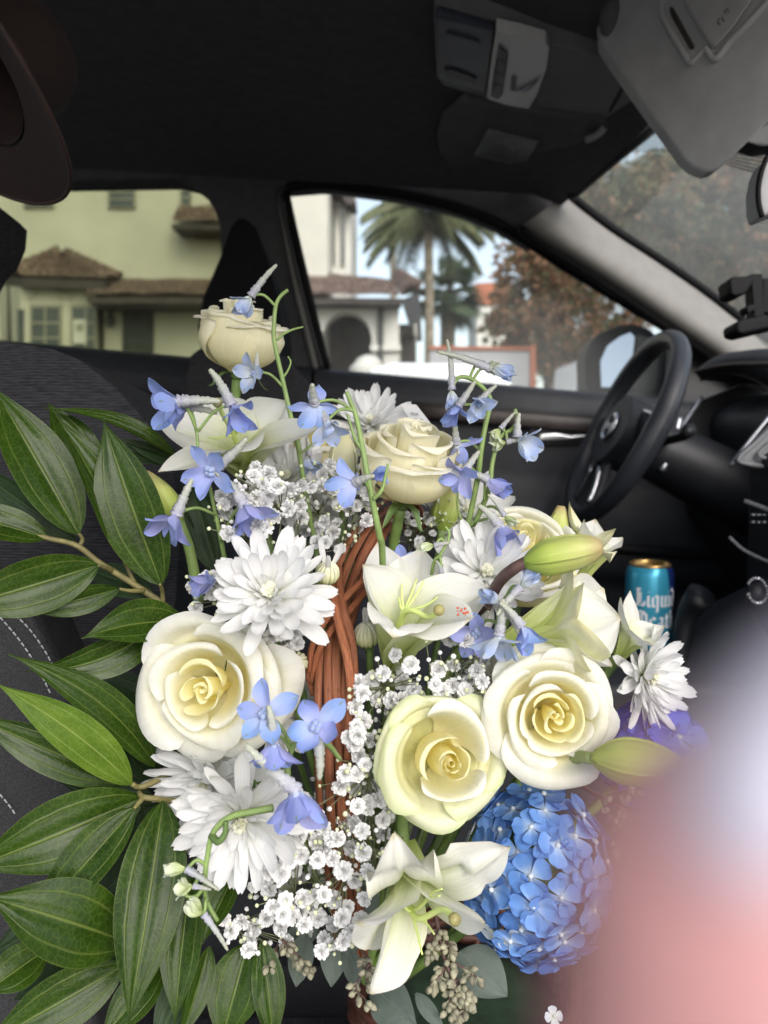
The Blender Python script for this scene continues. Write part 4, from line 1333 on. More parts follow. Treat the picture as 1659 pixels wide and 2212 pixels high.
ROSE_TAB = [  # t, bulge radius, lip radius, lip height, half angle, curl
    (0.00, 0.06, 0.035, 0.06, 2.2, 0.00),
    (0.12, 0.12, 0.100, 0.12, 1.7, 0.02),
    (0.30, 0.25, 0.270, 0.17, 1.30, 0.04),
    (0.50, 0.42, 0.500, 0.18, 1.18, 0.07),
    (0.70, 0.57, 0.730, 0.08, 1.12, 0.12),
    (0.85, 0.68, 0.900, -0.05, 1.08, 0.18),
    (1.00, 0.76, 1.020, -0.20, 1.04, 0.22)]
CUP_TAB = [
    (0.00, 0.07, 0.05, 0.50, 1.6, 0.00), (0.12, 0.16, 0.13, 0.52, 1.3, 0.02), (0.30, 0.34, 0.30, 0.50, 1.05, 0.03), (0.50, 0.54, 0.50, 0.42, 1.00, 0.05),
    (0.70, 0.72, 0.70, 0.28, 1.00, 0.08), (0.85, 0.84, 0.85, 0.18, 1.02, 0.08), (1.00, 0.92, 0.95, 0.02, 1.05, 0.13)]
BUD_TAB = [
    (0.00, 0.08, 0.040, 0.34, 2.4, 0.00),
    (0.12, 0.16, 0.100, 0.40, 2.0, 0.00),
    (0.30, 0.30, 0.230, 0.42, 1.60, 0.02),
    (0.50, 0.46, 0.440, 0.34, 1.30, 0.07),
    (0.70, 0.57, 0.680, 0.16, 1.12, 0.14),
    (0.85, 0.66, 0.860, -0.04, 1.02, 0.20),
    (1.00, 0.72, 1.000, -0.26, 0.96, 0.26)]


def rose_petal(Rr, tt, rg, tab, nu=21, nv=16, zs=1.0):
    rb, rl, zt, A, curl = lerp_tab(tt, tab)
    A *= rg.uniform(0.92, 1.08)
    zt += rg.uniform(-0.05, 0.07)
    rl *= rg.uniform(0.93, 1.07)
    curl *= rg.uniform(0.6, 1.35)
    prof = spline([(0.05, -0.80), (rb * 0.72, -0.62 + 0.1 * (1 - tt)), (rb, -0.32 + 0.12 * (1 - tt)), ((rb + rl) / 2 * 0.99, (zt - 0.18)), (rl, zt), (rl + curl * 0.75, zt - curl * 0.18 + 0.02), (rl + curl * 1.1, zt - curl * 0.55)], 60)
    ph1, ph2, ph3 = rg.uniform(0, 6.28), rg.uniform(0, 6.28), rg.uniform(0, 6.28)
    tip = rg.uniform(-0.25, 0.25)
    g = np.zeros((nu, nv, 3))
    for i in range(nu):
        u = -1 + 2 * i / (nu - 1)
        au = abs(u)
        vmax = 1 - 0.36 * au ** 2.4 - 0.05 * math.sin(2.2 * u + ph1) * (1 - au) - 0.012 * math.sin(13 * u + ph3)
        for j in range(nv):
            v = j / (nv - 1)
            s = v * vmax
            k = s * 59
            k0 = min(int(k), 58)
            r_, z = prof[k0] * (1 - (k - k0)) + prof[k0 + 1] * (k - k0)
            half = A * (0.42 + 0.58 * float(sm(np.array(s), 0.0, 0.55))) * (1 - 0.10 * float(sm(np.array(s), 0.75, 1.0)))
            top = float(sm(np.array(s), 0.62, 1.0))
            # one side tucks under its neighbour, the other lies over it
            r_ = r_ * (1 + (0.10 if tt > 0.25 else 0.28) * u * (0.4 + 0.6 * s))
            # corners roll back, leaving a soft point in the middle of the lip
            c_ = max(0.0, abs(u - tip * 0.4) - 0.30)
            roll = curl * 2.3 * c_ * c_ * top
            r_ += roll * 0.55
            z -= roll * 0.65
            z += 0.040 * math.sin(3.0 * u + ph2) * top * (0.5 + tt) + 0.014 * math.sin(8 * u + ph3) * top
            r_ += 0.045 * math.sin(2.6 * u + ph3 + 2.0 * s) * top * (0.4 + tt)
            a = u * half + tip * 0.1 * s
            g[i, j] = (r_ * math.cos(a) * Rr, r_ * math.sin(a) * Rr, (z if z > 0 else z * zs) * Rr)
    return g


def rose(label, x, y, d, axis, Rr, seed, spin=0.0, tab=ROSE_TAB, mats=('rose', 'rose'), nin=20, stem_to=None, drop=None, zs=1.0, messy=False):
    rg = np.random.default_rng(seed)
    loc = P(x, y, d)
    m = frame(loc, D(*axis), spin)
    t_ = thing('rose', label, 'rose', m, 'cream roses in the basket')
    ts = np.concatenate([np.linspace(0, 0.24, 6), np.linspace(0.33, 0.76, max(4, nin - 13)), np.linspace(0.84, 1.0, 6)])
    phi = 0.0
    for k, tt in enumerate(ts):
        phi += R(137.5) + rg.uniform(-0.12, 0.12)
        g = rose_petal(Rr * rg.uniform(0.96, 1.05), float(tt), rg, tab, zs=zs)
        me = MB().grid(g).mesh('petal', M[mats[1] if tt > 0.8 else (mats[0] if tt > 0.5 or mats[0] == 'rose_pale' else 'rose_in')])
        if messy and tt < 0.34:
            # a crumpled heart: short petals leaning their own way instead of one neat spiral
            g = rose_petal(Rr * rg.uniform(0.95, 1.1), float(tt), rg, [(q[0], q[1], q[2] * 1.15, q[3], min(q[4], 1.15), 0.05) for q in tab], zs=zs)
            me = MB().grid(g).mesh('petal', M['rose_pale' if mats[0] == 'rose_pale' else 'rose_in'])
            link('petal', me, t_, Matrix.Rotation(phi, 4, 'Z') @ Matrix.Translation((rg.normal() * 0.03 * Rr, rg.normal() * 0.03 * Rr, rg.uniform(-0.07, 0.07) * Rr)) @ Matrix.Rotation(rg.normal() * 0.10, 4, 'X') @ Matrix.Rotation(rg.normal() * 0.10, 4, 'Y'))
            continue
        tilt = Matrix.Rotation(rg.uniform(-0.11, 0.11) * (0.3 + tt), 4, 'X') @ Matrix.Rotation(rg.uniform(-0.08, 0.12) * (0.3 + tt), 4, 'Y')
        link('petal', me, t_, Matrix.Rotation(phi, 4, 'Z') @ tilt)
    if drop is not None:
        # a loose outer petal hanging down
        for (ph, tl) in drop:
            g = rose_petal(Rr * 1.08, 1.0, rg, tab)
            link('petal', MB().grid(g).mesh('petal', M[mats[1]]), t_, Matrix.Rotation(ph, 4, 'Z') @ Matrix.Translation((0.25 * Rr, 0, -0.42 * Rr)) @ Matrix.Rotation(tl, 4, 'Y') @ Matrix.Translation((-0.25 * Rr, 0, 0.42 * Rr)))
    MB().lathe([(0.001, (-0.22 - 0.8 * zs) * Rr), (0.10 * Rr, (-0.2 - 0.8 * zs) * Rr), (0.17 * Rr, (-0.1 - 0.8 * zs) * Rr), (0.14 * Rr, (0.02 - 0.8 * zs) * Rr)], seg=12).build('calyx', M['sepal'], t_)
    for k in range(5):
        a = 2 * math.pi * k / 5 + rg.uniform(-.2, .2)
        pts = np.array([[0.12, -0.02 - 0.8 * zs], [0.42, -0.06 - 0.8 * zs], [0.62, -0.18 - 0.8 * zs - rg.uniform(0, .15)], [0.74, -0.35 - 0.8 * zs]]) * Rr
        pr = spline(pts, 8)
        gg = np.zeros((5, 8, 3))
        for i in range(5):
            uu = -1 + i / 2
            for j in range(8):
                wv_ = 0.10 * Rr * (1 - j / 7) ** 0.7
                gg[i, j] = (pr[j][0], uu * wv_, pr[j][1] + 0.02 * Rr * uu * uu)
        MB().grid(gg).build('sepal', M['sepal'], t_, Matrix.Rotation(a, 4, 'Z'))
    inv = m.inverted()
    end = stem_to or P(790, 2120, 0.60)
    mid = m @ Vector((0, 0, (-1.2 - 0.8 * zs) * Rr))
    MB().tube([inv @ (m @ Vector((0, 0, (-0.18 - 0.8 * zs) * Rr))), inv @ mid, inv @ (mid.lerp(end, 0.5)), inv @ end], [0.0042, 0.0036], 8, n=20).build('stem', M['stem'], t_)
    return t_


# narrow strap petal along +Y, face +Z
def strap(L, W, cup, bend, tipcut=0.0, grooves=2, nu=7, nv=11, seed=0, base=0.35):
    rg = np.random.default_rng(seed)
    g = np.zeros((nu, nv, 3))
    tw = rg.uniform(-0.25, 0.25)
    for i in range(nu):
        u = -1 + 2 * i / (nu - 1)
        for j in range(nv):
            v = j / (nv - 1)
            wv_ = W * (base + (1 - base) * float(sm(np.array(v), 0, 0.6))) * math.sqrt(max(0.0, 1 - max(0, (v - 0.72) / 0.28) ** 2.4 * (0.93 if abs(u) > 0.01 else 0.93)))
            a = bend * v
            y = L * (math.sin(a) / bend if abs(bend) > 1e-3 else v)
            z = L * ((1 - math.cos(a)) / bend if abs(bend) > 1e-3 else 0)
            z += cup * W * (u * u) * (1 - 0.35 * v) + 0.05 * W * math.cos(grooves * math.pi * u) * (1 - v * 0.4)
            g[i, j] = (u * wv_, y - tipcut * L * (1 - abs(u)) * (1 if j == nv - 1 else 0), z + tw * u * W * 0.5 * v)
    return g


MUM_OUT = [MB().grid(strap(1, 0.088 + 0.006 * k, 0.40, b, 0.02, 2, seed=k)).mesh('petal', M['mum']) for k, b in enumerate((0.30, 0.55, 0.10, -0.25, 0.75))]
MUM_IN = [MB().grid(strap(1, 0.19, 0.9, b, 0.0, 2, seed=9 + k)).mesh('petal', M['mum_in']) for k, b in enumerate((1.2, 1.6))]


def mum(label, x, y, d, axis, Rr, seed, spin=0.0, cup=0.0, rings=None, stem=True, extra=()):
    rg = np.random.default_rng(seed)
    m = frame(P(x, y, d), D(*axis), spin)
    t_ = thing('chrysanthemum', label, 'chrysanthemum', m, 'white chrysanthemums in the basket')
    rings = rings or [(6, 6, 0.22, 1), (9, 18, 0.26, 1), (11, 32, 0.32, 1), (13, 46, 0.52, 0), (15, 59, 0.86, 0), (16, 71, 1.04, 0), (16, 82, 1.10, 0), (10, 94, 1.06, 0)]
    for n, th, L, inner in rings:
        off = rg.uniform(0, 6.28)
        for k in range(n):
            a = off + 2 * math.pi * (k + rg.uniform(-0.22, 0.22)) / n
            th_ = R(th * (1 - cup) + rg.uniform(-7, 7))
            LL = Rr * L * rg.uniform(0.88, 1.1)
            me = MUM_IN[rg.integers(0, 2)] if inner else MUM_OUT[rg.integers(0, len(MUM_OUT))]
            # strap lies along +Y with its face up: stand it at angle th from the axis, face inwards
            mm = Matrix.Rotation(a, 4, 'Z') @ Matrix.Rotation(math.pi / 2 - th_, 4, 'X') @ Matrix.Rotation(rg.uniform(-.25, .25), 4, 'Y') @ Matrix.Diagonal((LL * rg.uniform(0.9, 1.15), LL, LL, 1))
            mm = Matrix.Translation((0, 0, -0.10 * Rr * (th / 90))) @ mm
            link('petal', me, t_, mm)
    for (a, th, L) in extra:
        mm = Matrix.Rotation(R(a), 4, 'Z') @ Matrix.Rotation(math.pi / 2 - R(th), 4, 'X') @ Matrix.Diagonal((Rr * L * 1.1, Rr * L, Rr * L, 1))
        link('petal', MUM_OUT[2], t_, mm)
    MB().lathe([(0.001, -0.34 * Rr), (0.14 * Rr, -0.30 * Rr), (0.22 * Rr, -0.14 * Rr), (0.12 * Rr, 0.0)], seg=12).build('calyx', M['sepal'], t_)
    if stem:
        inv = m.inverted()
        end = P(800, 2100, 0.62)
        md = m @ Vector((0, 0, -1.1 * Rr))
        MB().tube([(0, 0, -0.28 * Rr), inv @ md, inv @ md.lerp(end, 0.5), inv @ end], [0.0028, 0.0026], 7, n=16).build('stem', M['stem'], t_)
    return t_


# ------------------------------------------------------------------ lilies: every tepal runs from the throat to its own tip
def tepal(base, axis, tip, h, W, bulge, rg, nu=13, nv=22, cup=0.35, ruff=0.05, curl=0.0):
    base, axis, tip = Vector(base), Vector(axis).normalized(), Vector(tip)
    ch = tip - base
    rad = (ch - axis * ch.dot(axis))
    rn = rad.normalized() if rad.length > 1e-5 else axis.orthogonal().normalized()
    b1 = base + axis * h + rn * (rad.length * 0.10)
    b2 = base.lerp(tip, 0.62) + axis * bulge
    cen, tan = [], []
    for j in range(nv):
        v = j / (nv - 1)
        q = base * (1 - v) ** 3 + b1 * (3 * v * (1 - v) ** 2) + b2 * (3 * v * v * (1 - v)) + tip * v ** 3
        dq = (b1 - base) * (3 * (1 - v) ** 2) + (b2 - b1) * (6 * v * (1 - v)) + (tip - b2) * (3 * v * v)
        cen.append(q); tan.append(dq.normalized())
    g = np.zeros((nu, nv, 3))
    p1, p2 = rg.uniform(0, 6.28), rg.uniform(0, 6.28)
    side0 = axis.cross(rn).normalized()
    for j in range(nv):
        v = j / (nv - 1)
        S = (side0 - tan[j] * side0.dot(tan[j])).normalized()
        N = S.cross(tan[j]).normalized()
        if N.dot(axis) < 0 and N.dot(-rn) < 0:
            N = -N
        w_ = W * (0.16 + 0.84 * math.sin(math.pi * min(1, v * 0.80 + 0.06)) ** 0.9) if v < 0.62 else W * (0.16 + 0.84 * math.sin(math.pi * (0.62 * 0.80 + 0.06)) ** 0.9) * max(0.0, 1 - ((v - 0.62) / 0.38) ** 1.9) ** 0.9
        w_ = max(w_, 0.0006)
        for i in range(nu):
            u = -1 + 2 * i / (nu - 1)
            lift = cup * w_ * (u * u) - 0.26 * w_ * math.exp(-(u / 0.15) ** 2)
            lift += ruff * W * math.sin(7 * v + p1 + 1.5 * u) * abs(u) ** 1.5 + ruff * 0.6 * W * math.sin(17 * v + p2) * abs(u) ** 3
            lift -= curl * w_ * u * u * float(sm(np.array(v), 0.45, 1.0)) * 1.6
            q = cen[j] + S * (u * w_) + N * lift
            g[i, j] = q
    return g


def lily(label, bx, by, bd, axis, tips, seed, h=0.045, mat='lily', pistil=None, stamens=(), stem_to=None):
    rg = np.random.default_rng(seed)
    base = P(bx, by, bd)
    ax = D(*axis)
    m = frame(base, ax)
    t_ = thing('lily', label, 'lily', m, 'white lilies in the basket')
    for tp in tips:
        x, y, d, W, bl = tp[:5]
        opt = tp[5] if len(tp) > 5 else {}
        mt = opt.get('mat', mat)
        g = tepal(base, ax, P(x, y, d), opt.get('h', h), W, bl, rg, cup=opt.get('cup', 0.35), ruff=opt.get('ruff', 0.05), curl=opt.get('curl', 0.0))
        MB().grid(g).build('tepal', M[mt], t_, world=True)
    for (x, y, d) in stamens:
        tip = P(x, y, d)
        MB().tube([base, base + ax * h * 0.9, base.lerp(tip, 0.7) + ax * h * 0.25, tip], [0.0011, 0.0009, 0.0005], 6, n=16).build('stamen', M['stamen'], t_, world=True)
    if pistil:
        tip = P(*pistil)
        pi = MB().tube([base, base + ax * h, base.lerp(tip, 0.75) + ax * h * 0.15, tip], [0.0030, 0.0020, 0.0017, 0.0022], 8, n=18).build('pistil', M['stamen'], t_, world=True)
        MB().sphere(tip, 0.0036, nu=9, nv=6).build('stigma', M['stigma'], t_, world=True)
    end = stem_to or P(800, 2100, 0.62)
    MB().tube([base, base - ax * 0.04, (base - ax * 0.06).lerp(end, 0.5), end], [0.0042, 0.0038], 8, n=16).build('stem', M['stem_light'], t_, world=True)
    return t_


def lily_bud(label, b, tip, rad, bend, mat='lily_bud', stem=None, stem_mat='stem_light', prof=None):
    b, tip = P(*b), P(*tip)
    m = frame(b, tip - b)
    t_ = thing('lily_bud', label, 'lily bud', m, 'closed lily buds in the basket')
    L = (tip - b).length
    pr = prof or [0.22, 0.55, 0.82, 0.97, 1.0, 0.98, 0.92, 0.80, 0.60, 0.36, 0.10]
    pts = [Vector((bend * L * math.sin(math.pi * s), 0, L * s)) for s in np.linspace(0, 1, 24)]
    MB().tube(pts, [rad * k for k in pr], 24, lobes=3, lobe=0.075, twist=0.25).build('bud_body', M[mat], t_)
    for k in range(3):
        a = 2 * math.pi * k / 3 + math.pi / 3
        rr = [rad * q for q in pr]
        lp = []
        for i, s in enumerate(np.linspace(0.03, 0.99, 20)):
            r_ = float(np.interp(s, np.linspace(0, 1, len(rr)), rr)) * 0.97
            lp.append(Vector((bend * L * math.sin(math.pi * s) + r_ * math.cos(a + 0.25 * s), r_ * math.sin(a + 0.25 * s), L * s)))
        MB().tube(lp, [rad * 0.05, rad * 0.13, rad * 0.10, rad * 0.04], 6).build('bud_ridge', M[mat], t_)
    if stem:
        MB().tube([P(*q) for q in stem] , [0.0035, 0.0042], 8, n=18).build('stem', M[stem_mat], t_, world=True)
    return t_


# ------------------------------------------------------------------ delphinium
def spat(L, W, bend, cup, seed, nu=9, nv=12):
    rg = np.random.default_rng(seed)
    p1 = rg.uniform(0, 6.28)
    g = np.zeros((nu, nv, 3))
    for i in range(nu):
        u = -1 + 2 * i / (nu - 1)
        for j in range(nv):
            v = j / (nv - 1)
            w_ = W * (0.12 + 0.88 * math.sin(math.pi * min(0.5, v * 0.85)) ** 1.1) * max(0.0, 1 - max(0.0, (v - 0.58) / 0.42) ** 1.95) ** 0.75
            w_ = max(w_, 0.012)
            a = bend * v
            y = L * math.sin(a) / bend
            z = L * (1 - math.cos(a)) / bend
            z += cup * w_ * u * u + 0.20 * W * math.sin(7 * v + p1) * abs(u) - 0.06 * W * math.exp(-(u / 0.2) ** 2)
            g[i, j] = (u * w_, y, z)
    return g


DEL = {}
for tint in ('delph_blue', 'delph_violet', 'delph_pale', 'delph_bud'):
    DEL[tint] = [MB().grid(spat(1, 0.285, b, c_, k)).mesh('petal', M[tint]) for k, (b, c_) in enumerate(((0.35, 0.3), (-0.30, 0.35), (0.7, 0.4), (-0.6, 0.2)))]
BEE = MB()
for k in range(4):
    a = k * 1.57
    BEE.sphere((0.09 * math.cos(a), 0.09 * math.sin(a), 0.16), (0.10, 0.10, 0.16), nu=8, nv=6)
BEE_MESH = BEE.mesh('bee', M['delph_pale'])


def blossom(t_, x, y, d, face, spur, size, tint='delph_blue', opening=62, spurlen=1.0, seed=0, n=5, spin=0.0, pedicel=None):
    size *= 0.97
    spurlen *= 1.08
    """face and spur are camera-space directions; the blossom is a part whose petals are sub-parts"""
    rg = np.random.default_rng(seed + int(x * 7 + y * 3))
    loc = P(x, y, d)
    m = frame(loc, D(*face), spin)
    inv = t_.matrix_basis.inverted()
    ml = inv @ m
    sd_ = (m.to_3x3().inverted() @ D(*spur)).normalized()
    side = sd_.orthogonal().normalized()
    L = size * spurlen
    mb = MB()
    pts = [Vector((0, 0, 0)), sd_ * L * 0.35 + side * L * 0.02, sd_ * L * 0.7 + side * L * 0.07, sd_ * L + side * L * 0.16]
    n_ = 22
    rr = [size * q * (1 + 0.16 * math.sin(i * 2.7) + 0.1 * math.sin(i * 5.1)) for i, q in enumerate(np.interp(np.linspace(0, 1, n_), [0, 0.12, 0.5, 0.85, 1], [0.20, 0.165, 0.12, 0.085, 0.05]))]
    sp = spline(pts, n_)
    mb.tube([tuple(q) for q in sp], rr, 9, lobes=4, lobe=0.10)
    o = link('blossom', mb.mesh('blossom', M['spur']), t_, ml)
    for k in range(n):
        a = 2 * math.pi * k / n + rg.uniform(-.18, .18)
        th = R(opening + rg.uniform(-13, 13))
        me = DEL[tint][rg.integers(0, 4)]
        s = size * rg.uniform(0.92, 1.12)
        link('petal', me, o, Matrix.Rotation(a, 4, 'Z') @ Matrix.Rotation(math.pi / 2 - th, 4, 'X') @ Matrix.Rotation(rg.uniform(-.35, .35), 4, 'Y') @ Matrix.Diagonal((s, s, s, 1)))
    if opening > 40:
        link('bee', BEE_MESH, o, Matrix.Diagonal((size, size, size * 0.9, 1)))
    if pedicel:
        p0 = P(*pedicel)
        q = loc + D(*spur) * size * 0.05
        MB().tube([inv @ p0, inv @ (p0.lerp(q, 0.5) + UP * 0.004), inv @ q], [0.0011, 0.0010], 6, n=10).build('pedicel', M['stem_light'], t_)
    return o


def bud(t_, x, y, d, face, spur, size, tint='delph_bud', spurlen=1.4, pedicel=None, seed=0):
    return blossom(t_, x, y, d, face, spur, size, tint, 17, spurlen, seed, 5, 0.0, pedicel)


def stalk(label, pts, rad=0.0022, name='delphinium'):
    q = [P(*p) for p in pts]
    t_ = thing(name, label, 'delphinium', Matrix.Translation(q[-1]), 'blue delphinium stalks in the basket')
    MB().tube(q, [rad * 0.45, rad * 0.78], 8, n=len(pts) * 6).build('stem', M['stem_light'], t_, world=True)
    return t_


def twig_of(t_, pts, rad=0.0011, mat='stem_light', name='tendril'):
    MB().tube([P(*p) for p in pts], [rad, rad * 0.55], 6, n=len(pts) * 5).build(name, M[mat], t_, world=True)


# ------------------------------------------------------------------ broad leaves
def leaf_grid(B, T, hw, roll=0.0, bend=0.08, fold=0.25, droop=0.0, side=0.0, seed=0, nu=11, nv=26, acum=1.0, point=0.62):
    B, T = Vector(B), Vector(T)
    rg = np.random.default_rng(seed)
    ch = T - B
    L = ch.length
    ey = ch.normalized()
    view = (CAM - (B + T) / 2).normalized()
    n = (view - ey * view.dot(ey)).normalized()
    n = Matrix.Rotation(R(roll), 3, ey) @ n
    ex = ey.cross(n).normalized()
    p1, p2 = rg.uniform(0, 6.28), rg.uniform(0, 6.28)
    g = np.zeros((nu, nv, 3))
    for j in range(nv):
        v = j / (nv - 1)
        w_ = hw * (math.sin(math.pi * v ** (0.80)) ** 0.85 if v < 0.45 else math.sin(math.pi * 0.45 ** 0.80) ** 0.85 * (math.cos((v - 0.45) / 0.55 * math.pi / 2) ** (0.80 + 0.5 * acum * v)))
        w_ = max(w_, 0.0006)
        c = B + ey * (L * v) + n * (bend * L * 4 * v * (1 - v) - droop * L * v ** 3) + ex * (side * L * 4 * v * (1 - v))
        for i in range(nu):
            u = -1 + 2 * i / (nu - 1)
            lift = fold * w_ * abs(u) - 0.06 * hw * math.exp(-(u / 0.12) ** 2) + 0.055 * hw * math.sin(8 * v + p1 + 1.2 * u) * u * u + 0.035 * hw * math.sin(5 * v + p2 - 2 * u)
            lift += -0.10 * hw * math.exp(-((abs(u) - 0.62) / 0.10) ** 2) * 0.4
            g[i, j] = c + ex * (u * w_ * math.cos(fold * 0.6)) + n * lift
    return g


def add_leaf(t_, b, tip, hw_px, mat='leaf', roll=0, bend=0.08, fold=0.25, droop=0.0, side=0.0, seed=0, name='leaf', acum=1.0):
    hw = hw_px * SC / FPX * (b[2] + tip[2]) / 2
    g = leaf_grid(P(*b), P(*tip), hw, roll, bend, fold, droop, side, seed or int(b[0] * 3 + b[1] + tip[0]) % 9999 + 1, acum=acum)
    return MB().grid(g).build(name, M[mat], t_, world=True)

# ------------------------------------------------------------------ the arrangement
# wicker basket with its twisted handle
basket_c = P(1000, 2150, 0.68)
basket_c.z = 0.525
bk_t = thing('wicker_basket', 'brown wicker basket with a twisted splint handle, full of flowers', 'basket', Matrix.Translation((basket_c.x, basket_c.y, 0.440)))
hp = [(905, 1150, 0.74), (880, 1100, 0.68), (845, 1102, 0.615), (802, 1145, 0.578), (768, 1210, 0.558), (742, 1290, 0.535), (722, 1380, 0.515), (716, 1480, 0.500), (718, 1600, 0.495), (724, 1720, 0.495), (735, 1850, 0.50), (748, 1960, 0.51), (760, 2080, 0.52)]
hc = spline([P(*q) for q in hp], 70)
ht = np.gradient(hc, axis=0); ht /= np.linalg.norm(ht, axis=1)[:, None]
hs = np.zeros_like(hc)
for i in range(70):
    vw = np.array(CAM) - hc[i]; vw /= np.linalg.norm(vw)
    s = np.cross(ht[i], vw); hs[i] = s / np.linalg.norm(s)
hn = np.cross(hs, ht)
for k, off in enumerate((-0.0093, -0.0031, 0.0031, 0.0093)):
    pts = [tuple(hc[i] + hs[i] * (off + 0.0008 * math.sin(i * 0.21 + k)) + hn[i] * (0.0015 * math.cos(i * 0.3 + 2 * k) - 0.004 * (off / 0.011) ** 2 * np.sign(hn[i][1] * -1))) for i in range(70)]
    MB().tube(pts, 0.0035, 8, flat=0.6, twist=0.6 * (k - 1.5)).build('handle_splint', M['wicker'], bk_t, world=True)
for pts in ([(668, 1450, 0.508), (675, 1395, 0.504), (700, 1345, 0.502), (745, 1292, 0.508), (790, 1248, 0.525), (812, 1225, 0.542)],
            [(672, 1475, 0.510), (686, 1412, 0.504), (715, 1362, 0.503), (752, 1322, 0.508), (795, 1272, 0.524), (815, 1245, 0.542)],
            [(716, 1225, 0.556), (716, 1262, 0.525), (724, 1310, 0.500), (738, 1370, 0.495), (752, 1430, 0.490), (758, 1500, 0.490), (752, 1640, 0.490)],
            [(732, 1225, 0.552), (732, 1262, 0.521), (742, 1318, 0.500), (757, 1372, 0.497), (764, 1430, 0.496), (766, 1500, 0.498)],
            [(676, 1500, 0.512), (666, 1450, 0.510), (672, 1400, 0.508)]):
    MB().tube([P(*q) for q in pts], [0.0026, 0.0031, 0.0029], 8, n=40, flat=0.75).build('binding_splint', M['wicker'], bk_t, world=True)
BR = 0.096
for zz, rr in ((0.128, 1.0), (0.137, 1.01), (0.119, 1.01)):
    MB().tube([(BR * rr * math.cos(a), BR * rr * math.sin(a), zz + 0.003 * math.sin(9 * a + zz * 900)) for a in np.linspace(0, 2 * np.pi, 61)], 0.0052, 8, caps=False).build('rim_splint', M['wicker_dark'], bk_t)
for k in range(9):
    zz = 0.010 + 0.012 * k
    rr = BR * (0.78 + 0.2 * k / 8)
    MB().tube([((rr + 0.003 * math.sin(12 * a + math.pi * k)) * math.cos(a), (rr + 0.003 * math.sin(12 * a + math.pi * k)) * math.sin(a), zz) for a in np.linspace(0, 2 * np.pi, 97)], 0.0058, 6, caps=False, flat=0.8).build('weaver', M['wicker_dark'], bk_t)
for k in range(24):
    a = 2 * math.pi * k / 24
    MB().tube([(BR * 0.76 * math.cos(a), BR * 0.76 * math.sin(a), 0.002), (BR * 0.99 * math.cos(a), BR * 0.99 * math.sin(a), 0.128)], 0.003, 6).build('stake', M['wicker_dark'], bk_t)
MB().lathe([(0.001, 0.0), (BR * 0.77, 0.0), (BR * 0.77, 0.006), (0.001, 0.006)], seg=32).build('basket_base', M['wicker_dark'], bk_t)
MB().lathe([(0.001, 0.105), (BR * 0.6, 0.108), (BR * 0.93, 0.10), (BR * 0.74, 0.010), (0.001, 0.008)], seg=32).build('foam_block', simple('floral_foam', (0.02, 0.045, 0.02), 0.95, noise_scale=60, noise_amt=0.4, bump=0.4, bscale=300), bk_t)

# --- roses
rose('open cream rose at the very top, in front of the driver headrest', 520, 705, 0.61, (0.12, 0.95, 0.26), 0.0345, 21, 0.4, CUP_TAB, ('rose_pale', 'rose_pale'), nin=18, messy=True, zs=1.30, stem_to=P(530, 1000, 0.66))
rose('large cream rose seen from the side above the basket handle', 890, 975, 0.545, (0.16, 0.86, 0.44), 0.0375, 22, 1.9, CUP_TAB, ('rose_pale', 'rose_pale'), nin=19, messy=True, zs=1.30, stem_to=P(835, 1330, 0.60))
rose('biggest cream rose, fully open beside the dark green leaves', 440, 1488, 0.475, (-0.14, 0.02, 0.99), 0.0385, 23, 0.6, ROSE_TAB, nin=19, messy=True, drop=((R(-60), 0.35),))
rose('greenish cream rose with a tight heart, lowest of the roses', 962, 1640, 0.455, (0.18, 0.10, 0.97), 0.0365, 24, 2.2, BUD_TAB, ('rose', 'rose_green'), 17)
rose('cream rose with a ruffled swirl above the blue hydrangea', 1197, 1548, 0.462, (-0.02, 0.05, 0.99), 0.0345, 25, 3.6, ROSE_TAB, nin=21, messy=True)
rose('cream rose half hidden behind the brown stemmed lily bud', 1128, 1195, 0.575, (0.02, 0.62, 0.70), 0.039, 26, 1.0, CUP_TAB, nin=18, zs=1.2)
rose('pale rose at the back between lily and side-view rose', 690, 968, 0.655, (0.05, 0.75, 0.55), 0.038, 27, 2.0, CUP_TAB, nin=18, zs=1.2)

# --- chrysanthemums
mum('white chrysanthemum with one long drooping petal beside the handle', 582, 1282, 0.470, (0.10, 0.45, 0.88), 0.038, 31, 0.3, 0.10, extra=((-150, 98, 1.25), (-128, 92, 1.1)))
mum('white chrysanthemum under the biggest rose, heart facing out', 522, 1772, 0.462, (-0.05, -0.12, 0.99), 0.039, 32, 0.9, 0.0)
mum('white chrysanthemum squeezed below the biggest rose, petals pointing left', 452, 1690, 0.505, (-0.30, -0.15, 0.9), 0.041, 33, 0.1)
mum('white chrysanthemum at the back beneath the window sill', 800, 915, 0.66, (0.0, 0.55, 0.75), 0.034, 34)
mum('white chrysanthemum between the centre lily and the brown stem', 1048, 1238, 0.535, (0.10, 0.40, 0.9), 0.038, 35, 0.5)
mum('white chrysanthemum tucked behind the top lily', 622, 1032, 0.60, (-0.1, 0.35, 0.9), 0.034, 36, 0.7)
mum('white chrysanthemum behind the pair of delphinium stems', 1010, 1108, 0.615, (0.10, 0.55, 0.8), 0.036, 37, 1.2)
mum('white chrysanthemum showing a few petals beside the swirl rose', 1052, 1470, 0.525, (-0.1, 0.1, 0.98), 0.022, 38, 1.2)
mum('white chrysanthemum at the outer edge beside the blurred finger', 1396, 1462, 0.56, (0.60, 0.05, 0.75), 0.036, 39, 0.2)
mum('white chrysanthemum mostly hidden between big rose and handle', 606, 1535, 0.545, (0.15, 0.1, 0.95), 0.030, 40, 0.2)
mum('white chrysanthemum low behind the tall delphinium stem', 690, 1110, 0.62, (0.05, 0.45, 0.88), 0.032, 41, 0.2)


